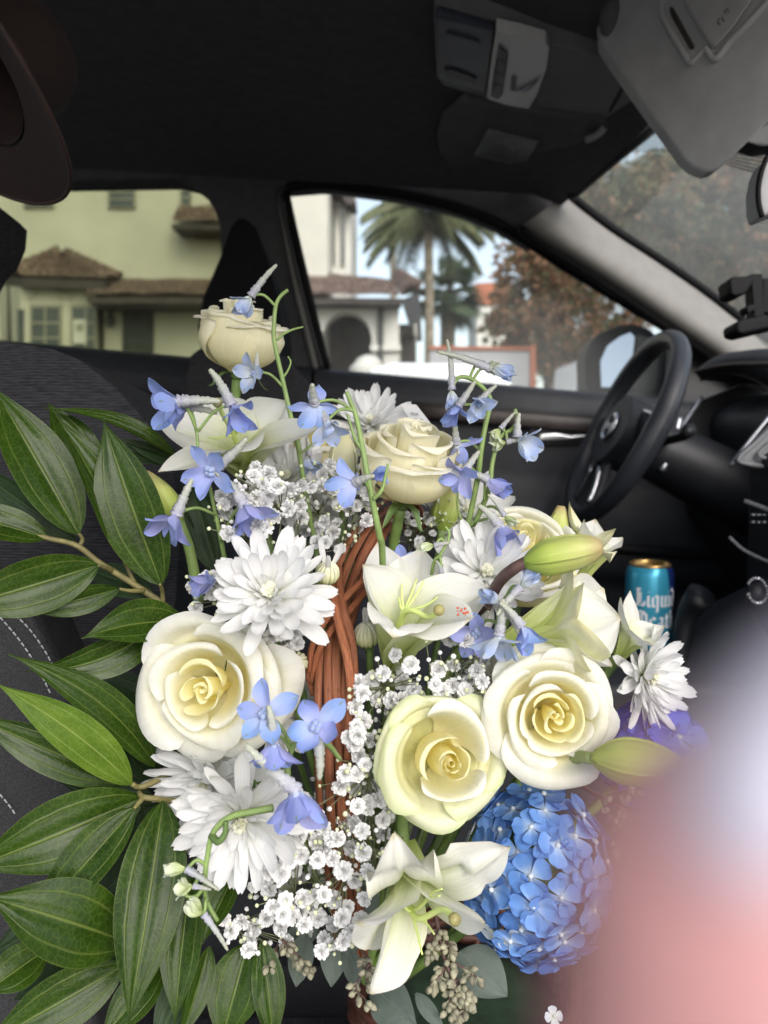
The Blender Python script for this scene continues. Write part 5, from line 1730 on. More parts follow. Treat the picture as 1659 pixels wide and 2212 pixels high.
def mum_bud(label, x, y, d, axis, rad, seed, flare=()):
    rg = np.random.default_rng(seed)
    m = frame(P(x, y, d), D(*axis))
    t_ = thing('chrysanthemum_bud', label, 'flower bud', m, 'chrysanthemum buds in the basket')
    MB().sphere((0, 0, 0), (rad * 0.82, rad * 0.82, rad * 0.9), nu=14, nv=9).build('bud_heart', M['mum_in'], t_)
    for k in range(14):
        a = 2 * math.pi * k / 14 + rg.uniform(-.1, .1)
        g = np.zeros((5, 9, 3))
        e0 = rg.uniform(-1.1, -0.95)
        for i in range(5):
            for j in range(9):
                e = e0 + (2.45 + rg.uniform(-.02, .02)) * j / 8
                aw = (i - 2) / 2 * 0.25 * (1 - 0.55 * (j / 8) ** 2)
                rr = rad * (1.0 + 0.05 * math.cos((i - 2) * 1.2))
                g[i, j] = (rr * math.cos(e) * math.cos(a + aw), rr * math.cos(e) * math.sin(a + aw), rr * 1.08 * math.sin(e))
        MB().grid(g).build('petal', M['mum_in'], t_)
    for (a, th, L) in flare:
        link('petal', MUM_OUT[1], t_, Matrix.Rotation(R(a), 4, 'Z') @ Matrix.Rotation(math.pi / 2 - R(th), 4, 'X') @ Matrix.Diagonal((rad * L, rad * L, rad * L, 1)))
    MB().lathe([(0.001, -1.25 * rad), (0.35 * rad, -1.15 * rad), (0.75 * rad, -0.8 * rad), (0.85 * rad, -0.55 * rad)], seg=12).build('calyx', M['sepal'], t_)
    MB().tube([m @ Vector((0, 0, -1.1 * rad)), m @ Vector((0, 0, -4 * rad)), P(790, 2000, 0.6)], 0.0025, 7, n=12).build('stem', M['stem'], t_, world=True)


mum_bud('round closed cream chrysanthemum bud left of the handle', 641, 1432, 0.500, (0.1, 0.35, 0.9), 0.0072, 1)
mum_bud('opening chrysanthemum bud with a few spread petals beside the handle', 708, 1238, 0.500, (0.15, 0.8, 0.5), 0.0075, 2, ((20, 50, 3.2), (-60, 45, 3.0), (150, 35, 2.6)))
mum_bud('narrow chrysanthemum bud between the handle and the centre lily', 792, 1372, 0.520, (-0.05, 0.9, 0.35), 0.0085, 3, ((90, 15, 2.6), (200, 20, 2.2)))

# --- lilies
lily('open lily high on the left with long spread petals', 535, 1022, 0.600, (-0.06, 0.52, 0.85),
     [(331, 902, 0.545, 0.0200, 0.006, {'cup': 0.25}), (450, 860, 0.590, 0.0240, 0.0), (620, 866, 0.570, 0.0270, 0.0, {'cup': 0.2}), (690, 924, 0.520, 0.0140, 0.008), (500, 975, 0.510, 0.0240, 0.014, {'curl': 0.35}), (342, 1020, 0.520, 0.0115, 0.010)],
     51, 0.05, pistil=(470, 870, 0.520), stamens=((450, 945, 0.53), (520, 905, 0.54), (545, 915, 0.55), (495, 890, 0.545)))
mid_lily = lily('open lily in the middle with a red pollen stain', 852, 1440, 0.515, (0.10, 0.74, 0.60),
     [(783, 1220, 0.475, 0.0195, 0.006, {'cup': 0.6}), (818, 1170, 0.535, 0.0175, 0.0), (912, 1184, 0.535, 0.0215, 0.0), (1062, 1266, 0.500, 0.0221, 0.010), (1017, 1336, 0.450, 0.0215, 0.020, {'curl': 0.5}), (848, 1376, 0.435, 0.0208, 0.036, {'curl': 0.3})],
     52, 0.052, pistil=(948, 1318, 0.455), stamens=((868, 1262, 0.49), (900, 1250, 0.495), (916, 1254, 0.49), (945, 1290, 0.475), (862, 1290, 0.48)))
M['pollen'] = simple('red_pollen', (0.55, 0.10, 0.04), 0.8)
pmb = MB()
_rg = np.random.default_rng(5)
for k in range(16):
    pmb.sphere(P(998 + _rg.normal() * 9, 1320 + _rg.normal() * 5, 0.4485 + _rg.uniform(-0.001, 0.001)), (0.0006 * _rg.uniform(.6, 1.5),) * 3, nu=6, nv=4)
pmb.build('pollen_stain', M['pollen'], mid_lily, world=True)['kind'] = 'stuff'
lily('half opened lily pointing right above the swirl rose', 1090, 1400, 0.500, (0.86, 0.34, 0.36),
     [(1226, 1206, 0.500, 0.0121, 0.012, {'mat': 'lily_green', 'cup': 0.8}), (1303, 1270, 0.520, 0.0244, 0.006), (1246, 1338, 0.455, 0.0244, 0.014, {'cup': 0.75, 'mat': 'lily_green'}), (1340, 1334, 0.490, 0.0244, 0.006), (1322, 1440, 0.475, 0.0179, 0.004), (1275, 1452, 0.455, 0.0139, 0.010, {'mat': 'lily_green'})],
     53, 0.05, 'lily')
lily('large white lily hanging low in front with long petals', 872, 1822, 0.500, (0.08, -0.45, 0.88),
     [(850, 1800, 0.425, 0.0215, 0.032, {'curl': 0.9, 'ruff': 0.14}), (1102, 1828, 0.455, 0.0225, 0.012, {'curl': 0.15, 'cup': 0.15}), (1048, 1992, 0.425, 0.0215, 0.012, {'cup': 0.2}), (802, 2148, 0.430, 0.0190, 0.016, {'cup': 0.4, 'ruff': 0.09}), (760, 2038, 0.450, 0.0175, 0.010), (772, 1990, 0.420, 0.0230, 0.026, {'ruff': 0.12, 'cup': 0.2})],
     54, 0.050, pistil=(982, 1986, 0.415), stamens=((938, 2018, 0.43), (912, 2062, 0.43), (862, 1960, 0.44), (955, 1920, 0.43), (950, 1935, 0.425)))
lily('yellowish lily just opening behind the brown stemmed bud', 1222, 1290, 0.600, (0.42, 0.86, 0.15),
     [(1230, 1084, 0.605, 0.0111, 0.0, {'mat': 'lily_green'}), (1262, 1122, 0.590, 0.0163, 0.0), (1286, 1122, 0.615, 0.0143, 0.0), (1330, 1142, 0.590, 0.0130, 0.004, {'mat': 'lily_green'}), (1346, 1162, 0.610, 0.0104, 0.004), (1296, 1190, 0.560, 0.0143, 0.012, {'mat': 'lily_green'})],
     55, 0.06, 'lily')
lily('pale lily with browned tips beside the blue can', 1335, 1420, 0.560, (0.40, 0.72, 0.35),
     [(1362, 1276, 0.575, 0.0075, -0.004), (1340, 1290, 0.545, 0.0085, -0.004), (1436, 1352, 0.555, 0.0115, -0.004), (1402, 1388, 0.530, 0.0120, 0.0), (1310, 1330, 0.585, 0.0130, 0.0)],
     56, 0.03)
lily_bud('green lily bud on a dark brown stem pointing right', (1132, 1216, 0.462), (1302, 1180, 0.452), 0.0108, 0.03, stem=[(1138, 1213, 0.462), (1105, 1232, 0.468), (1075, 1262, 0.485), (1040, 1330, 0.52)], stem_mat='stem_brown', prof=[0.28, 0.62, 0.86, 0.98, 1.0, 1.0, 0.97, 0.90, 0.80, 0.66, 0.30])
lily_bud('plump yellow green lily bud lying above the hydrangea', (1276, 1638, 0.440), (1500, 1664, 0.425), 0.0128, 0.02, stem=[(1280, 1638, 0.44), (1240, 1640, 0.47), (1180, 1700, 0.53)])
lily_bud('upright yellow green lily bud split at its tip', (742, 1112, 0.60), (742, 934, 0.59), 0.0115, 0.0, mat='lily_green', stem=[(742, 1108, 0.60), (746, 1180, 0.60), (770, 1300, 0.6)], prof=[0.25, 0.5, 0.72, 0.9, 1.0, 1.02, 1.0, 0.95, 0.85, 0.6, 0.25])
lily_bud('short green lily bud beneath the side-view rose', (955, 1150, 0.60), (972, 1050, 0.61), 0.0105, 0.0, stem=[(955, 1145, 0.60), (945, 1220, 0.6), (900, 1350, 0.6)])
lily_bud('yellow green lily bud half hidden by the leaves', (392, 1130, 0.545), (318, 1018, 0.545), 0.0095, 0.03, stem=[(388, 1126, 0.545), (410, 1190, 0.55), (430, 1300, 0.56)])
lily_bud('pale green lily bud beside the half hidden rose', (1196, 1190, 0.60), (1212, 1094, 0.605), 0.0090, 0.0, stem=[(1196, 1186, 0.60), (1180, 1260, 0.6), (1150, 1350, 0.6)], prof=[0.3, 0.6, 0.85, 1.0, 1.0, 0.95, 0.85, 0.75, 0.62, 0.5, 0.35])

# --- delphinium stalks
a = stalk('blue delphinium stalk on the left above the dark leaves', [(425, 928, 0.50), (430, 983, 0.50), (450, 1040, 0.505), (465, 1107, 0.51), (482, 1190, 0.52), (520, 1400, 0.56)])
blossom(a, 384, 868, 0.490, (-0.80, -0.25, 0.55), (0.98, 0.08, 0.1), 0.0240, 'delph_blue', 55, 1.05, 1, pedicel=(425, 930, 0.50))
blossom(a, 402, 878, 0.500, (-0.75, -0.35, 0.35), (0.97, -0.10, -0.1), 0.0200, 'delph_violet', 50, 0.95, 2, pedicel=(425, 935, 0.50))
blossom(a, 500, 876, 0.500, (0.48, -0.80, 0.35), (-0.36, 0.92, 0.1), 0.0230, 'delph_blue', 36, 1.10, 3, pedicel=(428, 932, 0.50))
blossom(a, 462, 1014, 0.490, (-0.50, -0.35, 0.80), (0.80, 0.58, 0.05), 0.0235, 'delph_blue', 58, 1.20, 4, spin=0.5, pedicel=(452, 1046, 0.505))
blossom(a, 381, 1112, 0.490, (-0.40, -0.80, 0.45), (0.40, 0.90, 0.15), 0.0235, 'delph_violet', 40, 1.0, 5, pedicel=(466, 1112, 0.51))
blossom(a, 527, 1090, 0.490, (0.45, -0.80, 0.40), (-0.50, 0.85, 0.1), 0.0245, 'delph_violet', 44, 1.05, 6, pedicel=(478, 1170, 0.515))
blossom(a, 468, 1250, 0.505, (-0.85, -0.15, 0.45), (0.9, 0.1, -0.4), 0.0190, 'delph_violet', 35, 0.9, 7, pedicel=(490, 1230, 0.52))
a = stalk('tall thin delphinium stalk reaching up past the top rose', [(622, 626, 0.545), (606, 640, 0.545), (596, 660, 0.545), (592, 700, 0.545), (593, 740, 0.545), (615, 840, 0.55), (630, 907, 0.55), (643, 957, 0.55), (656, 1040, 0.555), (670, 1123, 0.56), (684, 1200, 0.57), (700, 1400, 0.6)], 0.0028)
bud(a, 542, 640, 0.540, (-0.55, -0.80, 0.25), (0.58, 0.80, 0.1), 0.0170, 'delph_pale', 1.6, pedicel=(596, 662, 0.545))
blossom(a, 553, 806, 0.545, (-0.35, -0.35, 0.85), (0.0, 0.95, -0.3), 0.0165, 'delph_pale', 48, 0.9, 2, pedicel=(614, 838, 0.55))
twig_of(a, [(597, 735, 0.545), (612, 722, 0.545), (632, 712, 0.545), (655, 706, 0.545)], 0.0012)
twig_of(a, [(612, 815, 0.55), (622, 800, 0.55), (628, 782, 0.55), (622, 770, 0.55)], 0.0009)
twig_of(a, [(643, 985, 0.55), (662, 970, 0.55), (680, 955, 0.55), (694, 956, 0.55)], 0.0012)
blossom(a, 668, 985, 0.57, (0.1, -0.8, 0.5), (0, 0.9, 0.1), 0.016, 'delph_pale', 30, 0.8, 21)
a = stalk('curved delphinium stem rising in front of the basket handle', [(749, 846, 0.475), (757, 868, 0.475), (768, 895, 0.475), (783, 967, 0.475), (793, 1023, 0.475), (806, 1090, 0.478), (820, 1157, 0.485), (826, 1200, 0.50), (830, 1400, 0.56)], 0.0030)
blossom(a, 680, 872, 0.470, (-0.10, -0.60, -0.75), (-0.15, 0.70, 0.65), 0.0190, 'delph_blue', 58, 0.75, 1, pedicel=(766, 888, 0.475))
blossom(a, 706, 912, 0.470, (0.35, -0.75, 0.50), (-0.3, 0.8, -0.3), 0.0165, 'delph_pale', 44, 0.8, 2, pedicel=(766, 888, 0.475))
blossom(a, 768, 1042, 0.462, (-0.55, -0.25, -0.55), (0.70, 0.35, 0.55), 0.0185, 'delph_blue', 62, 0.7, 3, pedicel=(800, 1062, 0.476))
blossom(a, 803, 1030, 0.485, (0.5, 0.2, 0.6), (-0.6, -0.2, -0.5), 0.0120, 'delph_blue', 30, 0.6, 4)
twig_of(a, [(806, 1078, 0.476), (824, 1060, 0.474), (832, 1032, 0.474), (838, 1002, 0.474)], 0.0016)
twig_of(a, [(783, 972, 0.475), (768, 950, 0.475), (758, 920, 0.475), (750, 894, 0.475)], 0.0014)
a = stalk('right-hand delphinium stem with pale bells against the door', [(985, 818, 0.545), (1000, 814, 0.545), (1022, 821, 0.545), (1051, 846, 0.545), (1059, 871, 0.545), (1049, 917, 0.545), (1040, 969, 0.545), (1033, 1026, 0.55), (1022, 1083, 0.555), (1010, 1140, 0.56), (1004, 1190, 0.57), (980, 1400, 0.60)], 0.0030)
bud(a, 976, 842, 0.545, (-0.05, -0.98, 0.15), (0.0, 0.99, 0.05), 0.0150, 'delph_pale', 2.2, pedicel=(1005, 815, 0.545))
bud(a, 1060, 797, 0.545, (0.90, -0.25, 0.25), (-0.90, 0.38, 0.1), 0.0190, 'delph_pale', 2.0, pedicel=(1020, 822, 0.545))
bud(a, 1040, 788, 0.550, (0.80, -0.30, 0.25), (-0.85, 0.35, 0.1), 0.0130, 'delph_bud', 1.5, pedicel=(1014, 818, 0.545), seed=4)
blossom(a, 990, 878, 0.535, (-0.35, -0.70, 0.62), (0.55, 0.78, 0.1), 0.0180, 'delph_blue', 38, 1.1, 3, pedicel=(1054, 900, 0.545))
blossom(a, 1033, 871, 0.530, (-0.05, -0.35, 0.93), (0.60, 0.75, -0.1), 0.0165, 'delph_pale', 42, 1.0, 4, pedicel=(1050, 890, 0.545))
blossom(a, 986, 958, 0.545, (0.40, -0.55, -0.55), (-0.12, 0.90, 0.35), 0.0190, 'delph_violet', 55, 0.8, 5, pedicel=(1040, 975, 0.548))
blossom(a, 1003, 1018, 0.530, (-0.55, -0.55, 0.62), (0.55, 0.75, -0.1), 0.0195, 'delph_violet', 40, 0.9, 6, pedicel=(1032, 1030, 0.55))
blossom(a, 1052, 1036, 0.545, (0.70, -0.55, 0.35), (-0.75, 0.40, 0.2), 0.0200, 'delph_violet', 40, 0.7, 7, pedicel=(1046, 1080, 0.55))
a = stalk('curling delphinium stem with green buds on the right', [(1112, 884, 0.55), (1118, 905, 0.55), (1106, 926, 0.55), (1083, 942, 0.55), (1072, 965, 0.55), (1063, 1003, 0.55), (1058, 1049, 0.55), (1047, 1083, 0.555), (1026, 1129, 0.56), (1008, 1165, 0.565), (985, 1400, 0.60)], 0.0028)
bud(a, 1081, 926, 0.548, (-0.6, -0.65, 0.3), (0.62, 0.75, 0.1), 0.0120, 'delph_bud', 1.3, pedicel=(1090, 938, 0.55))
bud(a, 1094, 955, 0.546, (-0.95, -0.15, 0.25), (0.9, 0.2, 0.1), 0.0130, 'delph_bud', 0.9, pedicel=(1090, 938, 0.55), seed=2)
blossom(a, 1118, 944, 0.545, (0.70, -0.62, 0.35), (-0.10, 0.98, 0.1), 0.0200, 'delph_pale', 36, 0.8, 3, pedicel=(1100, 934, 0.55))
blossom(a, 1078, 1135, 0.530, (0.30, -0.85, 0.42), (-0.60, 0.78, 0.15), 0.0215, 'delph_violet', 46, 0.9, 4, pedicel=(1024, 1134, 0.558))
bud(a, 1090, 1114, 0.535, (0.55, -0.70, 0.3), (-0.50, 0.85, 0.1), 0.0120, 'delph_bud', 1.5, pedicel=(1040, 1100, 0.555), seed=3)
twig_of(a, [(1008, 1142, 0.56), (994, 1115, 0.56), (988, 1090, 0.56), (990, 1062, 0.56)], 0.0012)
a = stalk('front delphinium spray overlapping the biggest rose', [(700, 1600, 0.430), (670, 1598, 0.425), (640, 1606, 0.425), (628, 1624, 0.425), (621, 1663, 0.425), (626, 1702, 0.43), (650, 1790, 0.47), (700, 1950, 0.54)], 0.0028)
twig_of(a, [(690, 1594, 0.43), (712, 1612, 0.44), (735, 1640, 0.455)], 0.0022)
blossom(a, 683, 1572, 0.415, (0.05, 0.42, 0.90), (0.18, -0.97, 0.05), 0.0215, 'delph_blue', 74, 1.25, 11, spin=0.35, pedicel=(672, 1598, 0.425))
blossom(a, 574, 1546, 0.420, (-0.20, 0.55, 0.80), (0.45, -0.80, 0.2), 0.0205, 'delph_blue', 66, 0.8, 12, spin=0.1, pedicel=(630, 1612, 0.425))
blossom(a, 592, 1602, 0.415, (0.05, -0.90, 0.40), (-0.02, 0.95, 0.25), 0.0195, 'delph_violet', 48, 1.0, 13, pedicel=(628, 1620, 0.425))
blossom(a, 640, 1708, 0.410, (0.15, -0.78, 0.60), (-0.72, 0.68, 0.20), 0.0255, 'delph_violet', 52, 1.35, 14, spin=0.2, pedicel=(624, 1690, 0.427))
twig_of(a, [(590, 1745, 0.425), (553, 1752, 0.425), (500, 1764, 0.425), (462, 1796, 0.425), (448, 1850, 0.425), (443, 1900, 0.425), (446, 1945, 0.43), (470, 1990, 0.43)], 0.0022)
twig_of(a, [(457, 1805, 0.425), (472, 1818, 0.42), (486, 1800, 0.42), (488, 1774, 0.42)], 0.0024, 'sepal')
twig_of(a, [(440, 1915, 0.425), (425, 1935, 0.425), (404, 1936, 0.425), (396, 1922, 0.425)], 0.0013)
bud(a, 402, 1876, 0.420, (-0.95, 0.05, 0.3), (0.85, -0.45, 0.1), 0.0125, 'delph_bud', 1.6, pedicel=(446, 1870, 0.425))
bud(a, 418, 1914, 0.422, (-0.92, 0.0, 0.35), (0.9, -0.1, 0.1), 0.0105, 'delph_bud', 0.9, pedicel=(444, 1900, 0.425), seed=2)
bud(a, 440, 1974, 0.422, (-0.65, 0.55, 0.35), (0.65, -0.75, 0.1), 0.0125, 'delph_bud', 1.8, pedicel=(448, 1945, 0.43), seed=3)
a = stalk('drooping grey-spurred delphinium spray beside the half opened lily', [(1092, 1290, 0.475), (1080, 1310, 0.475), (1074, 1345, 0.48), (1066, 1390, 0.50), (1030, 1500, 0.56)], 0.0022)
bud(a, 1124, 1268, 0.465, (0.62, 0.70, 0.3), (-0.70, -0.65, 0.1), 0.0165, 'delph_pale', 1.3, pedicel=(1092, 1292, 0.475))
blossom(a, 1078, 1372, 0.465, (0.02, -0.95, 0.28), (0.18, 0.96, 0.1), 0.0205, 'delph_pale', 62, 1.05, 2, pedicel=(1076, 1330, 0.476))
blossom(a, 1126, 1352, 0.460, (0.35, -0.88, 0.30), (-0.55, 0.82, 0.1), 0.0185, 'delph_blue', 36, 1.0, 3, pedicel=(1082, 1310, 0.475))
blossom(a, 1028, 1366, 0.490, (-0.1, -0.2, 0.9), (0.4, 0.8, -0.2), 0.0190, 'delph_violet', 66, 0.8, 4, pedicel=(1074, 1345, 0.48))
blossom(a, 1080, 1300, 0.472, (-0.75, 0.35, 0.2), (0.55, -0.75, 0.15), 0.0140, 'delph_pale', 30, 1.5, 5)
a = stalk('little green curling delphinium tip behind the centre lily', [(962, 1138, 0.515), (970, 1150, 0.515), (966, 1172, 0.515), (950, 1200, 0.515), (935, 1225, 0.52), (920, 1350, 0.55)], 0.0018)
bud(a, 938, 1178, 0.512, (-0.85, -0.1, 0.35), (0.8, 0.2, 0.1), 0.0115, 'delph_bud', 0.9, pedicel=(964, 1176, 0.515))
bud(a, 955, 1236, 0.512, (0.3, -0.9, 0.3), (-0.3, 0.9, 0.1), 0.0105, 'delph_bud', 0.8, pedicel=(948, 1205, 0.515), seed=5)
blossom(a, 868, 1216, 0.545, (-0.2, 0.4, 0.8), (0.2, -0.9, 0), 0.0150, 'delph_blue', 50, 0.6, 6)

# --- hydrangeas
HP = []
for k in range(3):
    g = np.zeros((9, 9, 3))
    rgk = np.random.default_rng(k)
    p1 = rgk.uniform(0, 6)
    for i in range(9):
        u = -1 + i / 4
        for j in range(9):
            v = j / 8
            w_ = 0.50 * (0.12 + 0.88 * math.sin(math.pi * min(0.5, v * 0.66)) ** 1.2) * max(0.0, 1 - max(0.0, (v - 0.62) / 0.38) ** 2.3) ** 0.55
            w_ = max(w_, 0.02)
            g[i, j] = (u * w_, v, 0.10 * v * v - 0.10 * v + 0.16 * w_ * u * u + 0.03 * math.sin(5 * u + p1) * v - 0.025 * math.exp(-(u / 0.15) ** 2))
    HP.append(g)
HYD = {mt: [MB().grid(g).mesh('petal', M[mt]) for g in HP] for mt in ('hyd', 'hyd_white', 'hyd_deep')}
EYE = MB().sphere((0, 0, 0.06), (0.12, 0.12, 0.11), nu=8, nv=6).mesh('floret', M['hyd_white'])


def hydrangea(label, x, y, d, rx, ry, rz, n, size, mats, seed, whites=0.1, stem_to=None):
    rg = np.random.default_rng(seed)
    c = P(x, y, d)
    t_ = thing('hydrangea', label, 'hydrangea', Matrix.Translation(c), 'blue hydrangea heads in the basket')
    k_ = 0
    for k in range(n):
        zz = 1 - 2 * (k + 0.5) / n
        a = k * 2.39996
        dr = Vector((math.sqrt(1 - zz * zz) * math.cos(a), math.sqrt(1 - zz * zz) * math.sin(a), zz))
        dr = dr + Vector(rg.normal(size=3) * 0.10); dr.normalize()
        cs = (dr.dot(RT), dr.dot(UP), -dr.dot(FW))
        if cs[2] < -0.35:
            continue
        sc_ = rg.uniform(0.86, 1.06)
        loc = RT * (cs[0] * rx * sc_) + UP * (cs[1] * ry * sc_) - FW * (cs[2] * rz * sc_)
        nr = (dr + Vector(rg.normal(size=3) * 0.12)).normalized()
        wh = rg.random() < whites
        s = size * rg.uniform(0.82, 1.12) * (0.72 if wh else 1)
        m = frame(loc, nr, rg.uniform(0, 6.28)) @ Matrix.Diagonal((s, s, s, 1))
        o = link('floret', EYE, t_, m)
        for q in range(4):
            link('petal', HYD['hyd_white' if wh else mats][rg.integers(0, 3)], o,
                 Matrix.Rotation(q * math.pi / 2 + rg.uniform(-.1, .1), 4, 'Z') @ Matrix.Rotation(rg.uniform(-0.06, 0.13), 4, 'X') @ Matrix.Translation((0, 0.04, 0.03 * (q % 2))))
    MB().sphere((0, 0, 0), (rx * 0.62, rz * 0.62, ry * 0.66), nu=14, nv=9).build('flower_stalks', M['stem'], t_)
    MB().tube([(0, 0, 0), tuple((stem_to or P(860, 2120, 0.60)) - c)], 0.004, 8, n=6).build('stem', M['stem'], t_)
    return t_


hydrangea('big round bright blue hydrangea at the lower right of the basket', 1158, 1885, 0.520, 0.048, 0.0545, 0.047, 126, 0.0146, 'hyd', 61, 0.10)
hydrangea('deep violet blue hydrangea behind the plump lily bud and finger', 1412, 1632, 0.575, 0.034, 0.036, 0.034, 60, 0.0185, 'hyd_deep', 62, 0.04)

# --- baby's breath
def breath_floret(seed):
    """double floret: rounded, notched, ruffled petals packed into a little pompom"""
    rg = np.random.default_rng(seed)
    mb = MB()
    for ring, (n, th, L) in enumerate(((4, 0.22, 0.60), (6, 0.55, 0.80), (8, 0.90, 0.93), (9, 1.22, 1.0), (8, 1.52, 0.98))):
        off = rg.uniform(0, 6)
        for k in range(n):
            a = off + 2 * math.pi * (k + rg.uniform(-.2, .2)) / n
            t1 = th + rg.uniform(-.13, .13)
            ey = Vector((math.cos(a) * math.sin(t1), math.sin(a) * math.sin(t1), math.cos(t1)))
            ex = Vector((-math.sin(a), math.cos(a), 0))
            nn = ex.cross(ey)
            LL = L * rg.uniform(0.9, 1.06)
            W = 0.27
            tw = rg.uniform(-.35, .35)
            g = np.zeros((5, 5, 3))
            for i in range(5):
                for j in range(5):
                    v = j / 4
                    u = (i - 2) / 2
                    ww = W * (0.15, 0.55, 0.92, 1.0, 0.80)[j]
                    tipd = (0.0 if j < 4 else (0.10 * abs(u) ** 2 + 0.07 * (1 if i == 2 else 0) + (0.05 if i in (0, 4) else 0)))
                    g[i, j] = ey * (LL * (v - tipd)) + ex * (u * ww) + nn * (0.10 * v * v * math.sin(4 * u + tw * 8) + 0.10 * u * u * (1 if ring > 1 else -1) + tw * u * ww * 0.5)
            mb.grid(g)
    return mb.mesh('floret', M['breath'])


FLO = [breath_floret(k) for k in range(5)]
HALF = []
for k in range(2):
    mb = MB()
    rg_ = np.random.default_rng(70 + k)
    mb.sphere((0, 0, 0.1), (0.42, 0.42, 0.55), nu=9, nv=7)
    for q in range(6):
        a = q * 1.047
        mb.sphere((0.22 * math.cos(a), 0.22 * math.sin(a), 0.38), (0.24, 0.24, 0.30), nu=7, nv=5)
    HALF.append(mb.mesh('opening_bud', M['breath']))


def inside(x, y, poly):
    c = False
    n = len(poly)
    for i in range(n):
        x0, y0 = poly[i]; x1, y1 = poly[(i + 1) % n]
        if (y0 > y) != (y1 > y) and x < (x1 - x0) * (y - y0) / (y1 - y0) + x0:
            c = not c
    return c


def breath(label, poly, n, d, root, seed, mind=26, dj=0.03, size=0.0057, facing=(0, 0.25, 0.97), spread=0.40, half=0.32, nbud=1.3, dfun=None):
    rg = np.random.default_rng(seed)
    xs = [p[0] for p in poly]; ys = [p[1] for p in poly]
    pts = []
    tries = 0
    while len(pts) < n and tries < n * 90:
        tries += 1
        x, y = rg.uniform(min(xs), max(xs)), rg.uniform(min(ys), max(ys))
        if not inside(x, y, poly):
            continue
        md = mind * (0.55 + 0.45 * rg.random())
        if any((x - q[0]) ** 2 + (y - q[1]) ** 2 < md * md for q in pts):
            continue
        dd = (dfun(x, y) if dfun else d) + rg.uniform(-dj, dj)
        pts.append((x, y, dd))
    rt = P(*root)
    t_ = thing('babys_breath_spray', label, "baby's breath", Matrix.Translation(rt), "baby's breath sprays in the basket")
    inv = Vector(rt)
    W = [P(*p) for p in pts]
    # twig nodes: cluster the heads, then run branches root > node > head
    nk = max(2, n // 6)
    idx = rg.choice(len(W), min(nk, len(W)), replace=False)
    nodes = []
    for i in idx:
        near = sorted(range(len(W)), key=lambda k: (W[k] - W[i]).length)[:6]
        c = sum((W[k] for k in near), Vector()) / len(near)
        nodes.append(c + FW * 0.014 + (rt - c).normalized() * 0.016)
    sb, bb = MB(), MB()
    for nd in nodes:
        md = rt.lerp(nd, 0.55) + RT * rg.uniform(-.008, .008)
        sb.tube([rt - inv, md - inv, nd - inv], [0.0010, 0.0005], 5, n=7, caps=False)
    for k, wpt in enumerate(W):
        nd = min(nodes, key=lambda q: (q - wpt).length)
        nr = D(facing[0] + rg.normal() * spread, facing[1] + rg.normal() * spread, facing[2])
        base = wpt - nr * size * 0.5
        sb.tube([nd - inv, nd.lerp(base, 0.6) - nr * 0.002 - inv, base - inv], [0.0004, 0.0003], 4, n=5, caps=False)
        hf = rg.random() < half
        s = size * rg.uniform(0.86, 1.15) * (0.62 if hf else 1.0)
        me = HALF[rg.integers(0, 2)] if hf else FLO[rg.integers(0, 5)]
        link('opening_bud' if hf else 'floret', me, t_, Matrix.Translation(wpt - inv - nr * size * 0.4) .to_4x4() @ frame((0, 0, 0), nr, rg.uniform(0, 6.28)) @ Matrix.Diagonal((s, s, s, 1)))
        if rg.random() < nbud * 0.75:
            bp = wpt + RT * rg.normal() * 0.007 + UP * rg.normal() * 0.007 + FW * rg.uniform(-0.004, 0.008)
            bb.sphere(bp - inv, (0.0013 * rg.uniform(.8, 1.4),) * 3, nu=7, nv=5)
            sb.tube([nd - inv, bp - inv], 0.00035, 4, caps=False)
    sb.build('branches', M['breath_stem'], t_)
    o = bb.build('tiny_buds', M['breath_bud'], t_)
    o['kind'] = 'stuff'
    return t_


ROOT = (790, 2110, 0.60)
dmain = lambda x, y: 0.488 - 0.020 * (y - 1450) / 600
breath("baby's breath cloud below the centre lily", [(775, 1452), (842, 1398), (905, 1440), (948, 1380), (1005, 1370), (1060, 1430), (1072, 1500), (1010, 1520), (900, 1560), (850, 1620), (765, 1640), (765, 1530)], 58, 0.49, ROOT, 71, 32, 0.018, dfun=dmain)
breath("baby's breath cloud in front of the handle, between roses and delphinium", [(762, 1560), (850, 1600), (832, 1680), (850, 1760), (800, 1850), (700, 1850), (640, 1800), (712, 1740), (730, 1640)], 46, 0.48, ROOT, 72, 33, 0.018, dfun=dmain)
breath("thick baby's breath at the lower centre beside the hanging lily", [(590, 1850), (660, 1790), (800, 1840), (795, 1930), (770, 2010), (745, 2075), (690, 2060), (650, 2000), (560, 1990), (540, 1920)], 54, 0.472, ROOT, 73, 33, 0.018, dfun=dmain)
breath("deep-set baby's breath behind the lower handle and hanging lily", [(560, 1900), (640, 1770), (690, 1640), (760, 1660), (860, 1770), (850, 1900), (780, 2050), (610, 2030)], 46, 0.535, ROOT, 84, 30, 0.015)
breath("small low baby's breath sprig below the white chrysanthemum", [(470, 1945), (540, 1960), (600, 1990), (620, 2040), (560, 2060), (470, 2045), (455, 2000)], 17, 0.485, (600, 2120, 0.56), 74, 26, 0.015)
breath("baby's breath bunch under the high left lily", [(465, 1090), (500, 1035), (560, 1005), (620, 1040), (680, 1040), (660, 1090), (600, 1130), (560, 1160), (490, 1150)], 46, 0.505, (620, 1500, 0.60), 75, 25, 0.02)
breath("baby's breath bunch behind the curved delphinium stem", [(640, 1060), (690, 1010), (760, 990), (800, 1030), (805, 1150), (740, 1190), (680, 1180), (650, 1130)], 42, 0.560, (720, 1500, 0.62), 76, 23, 0.02)
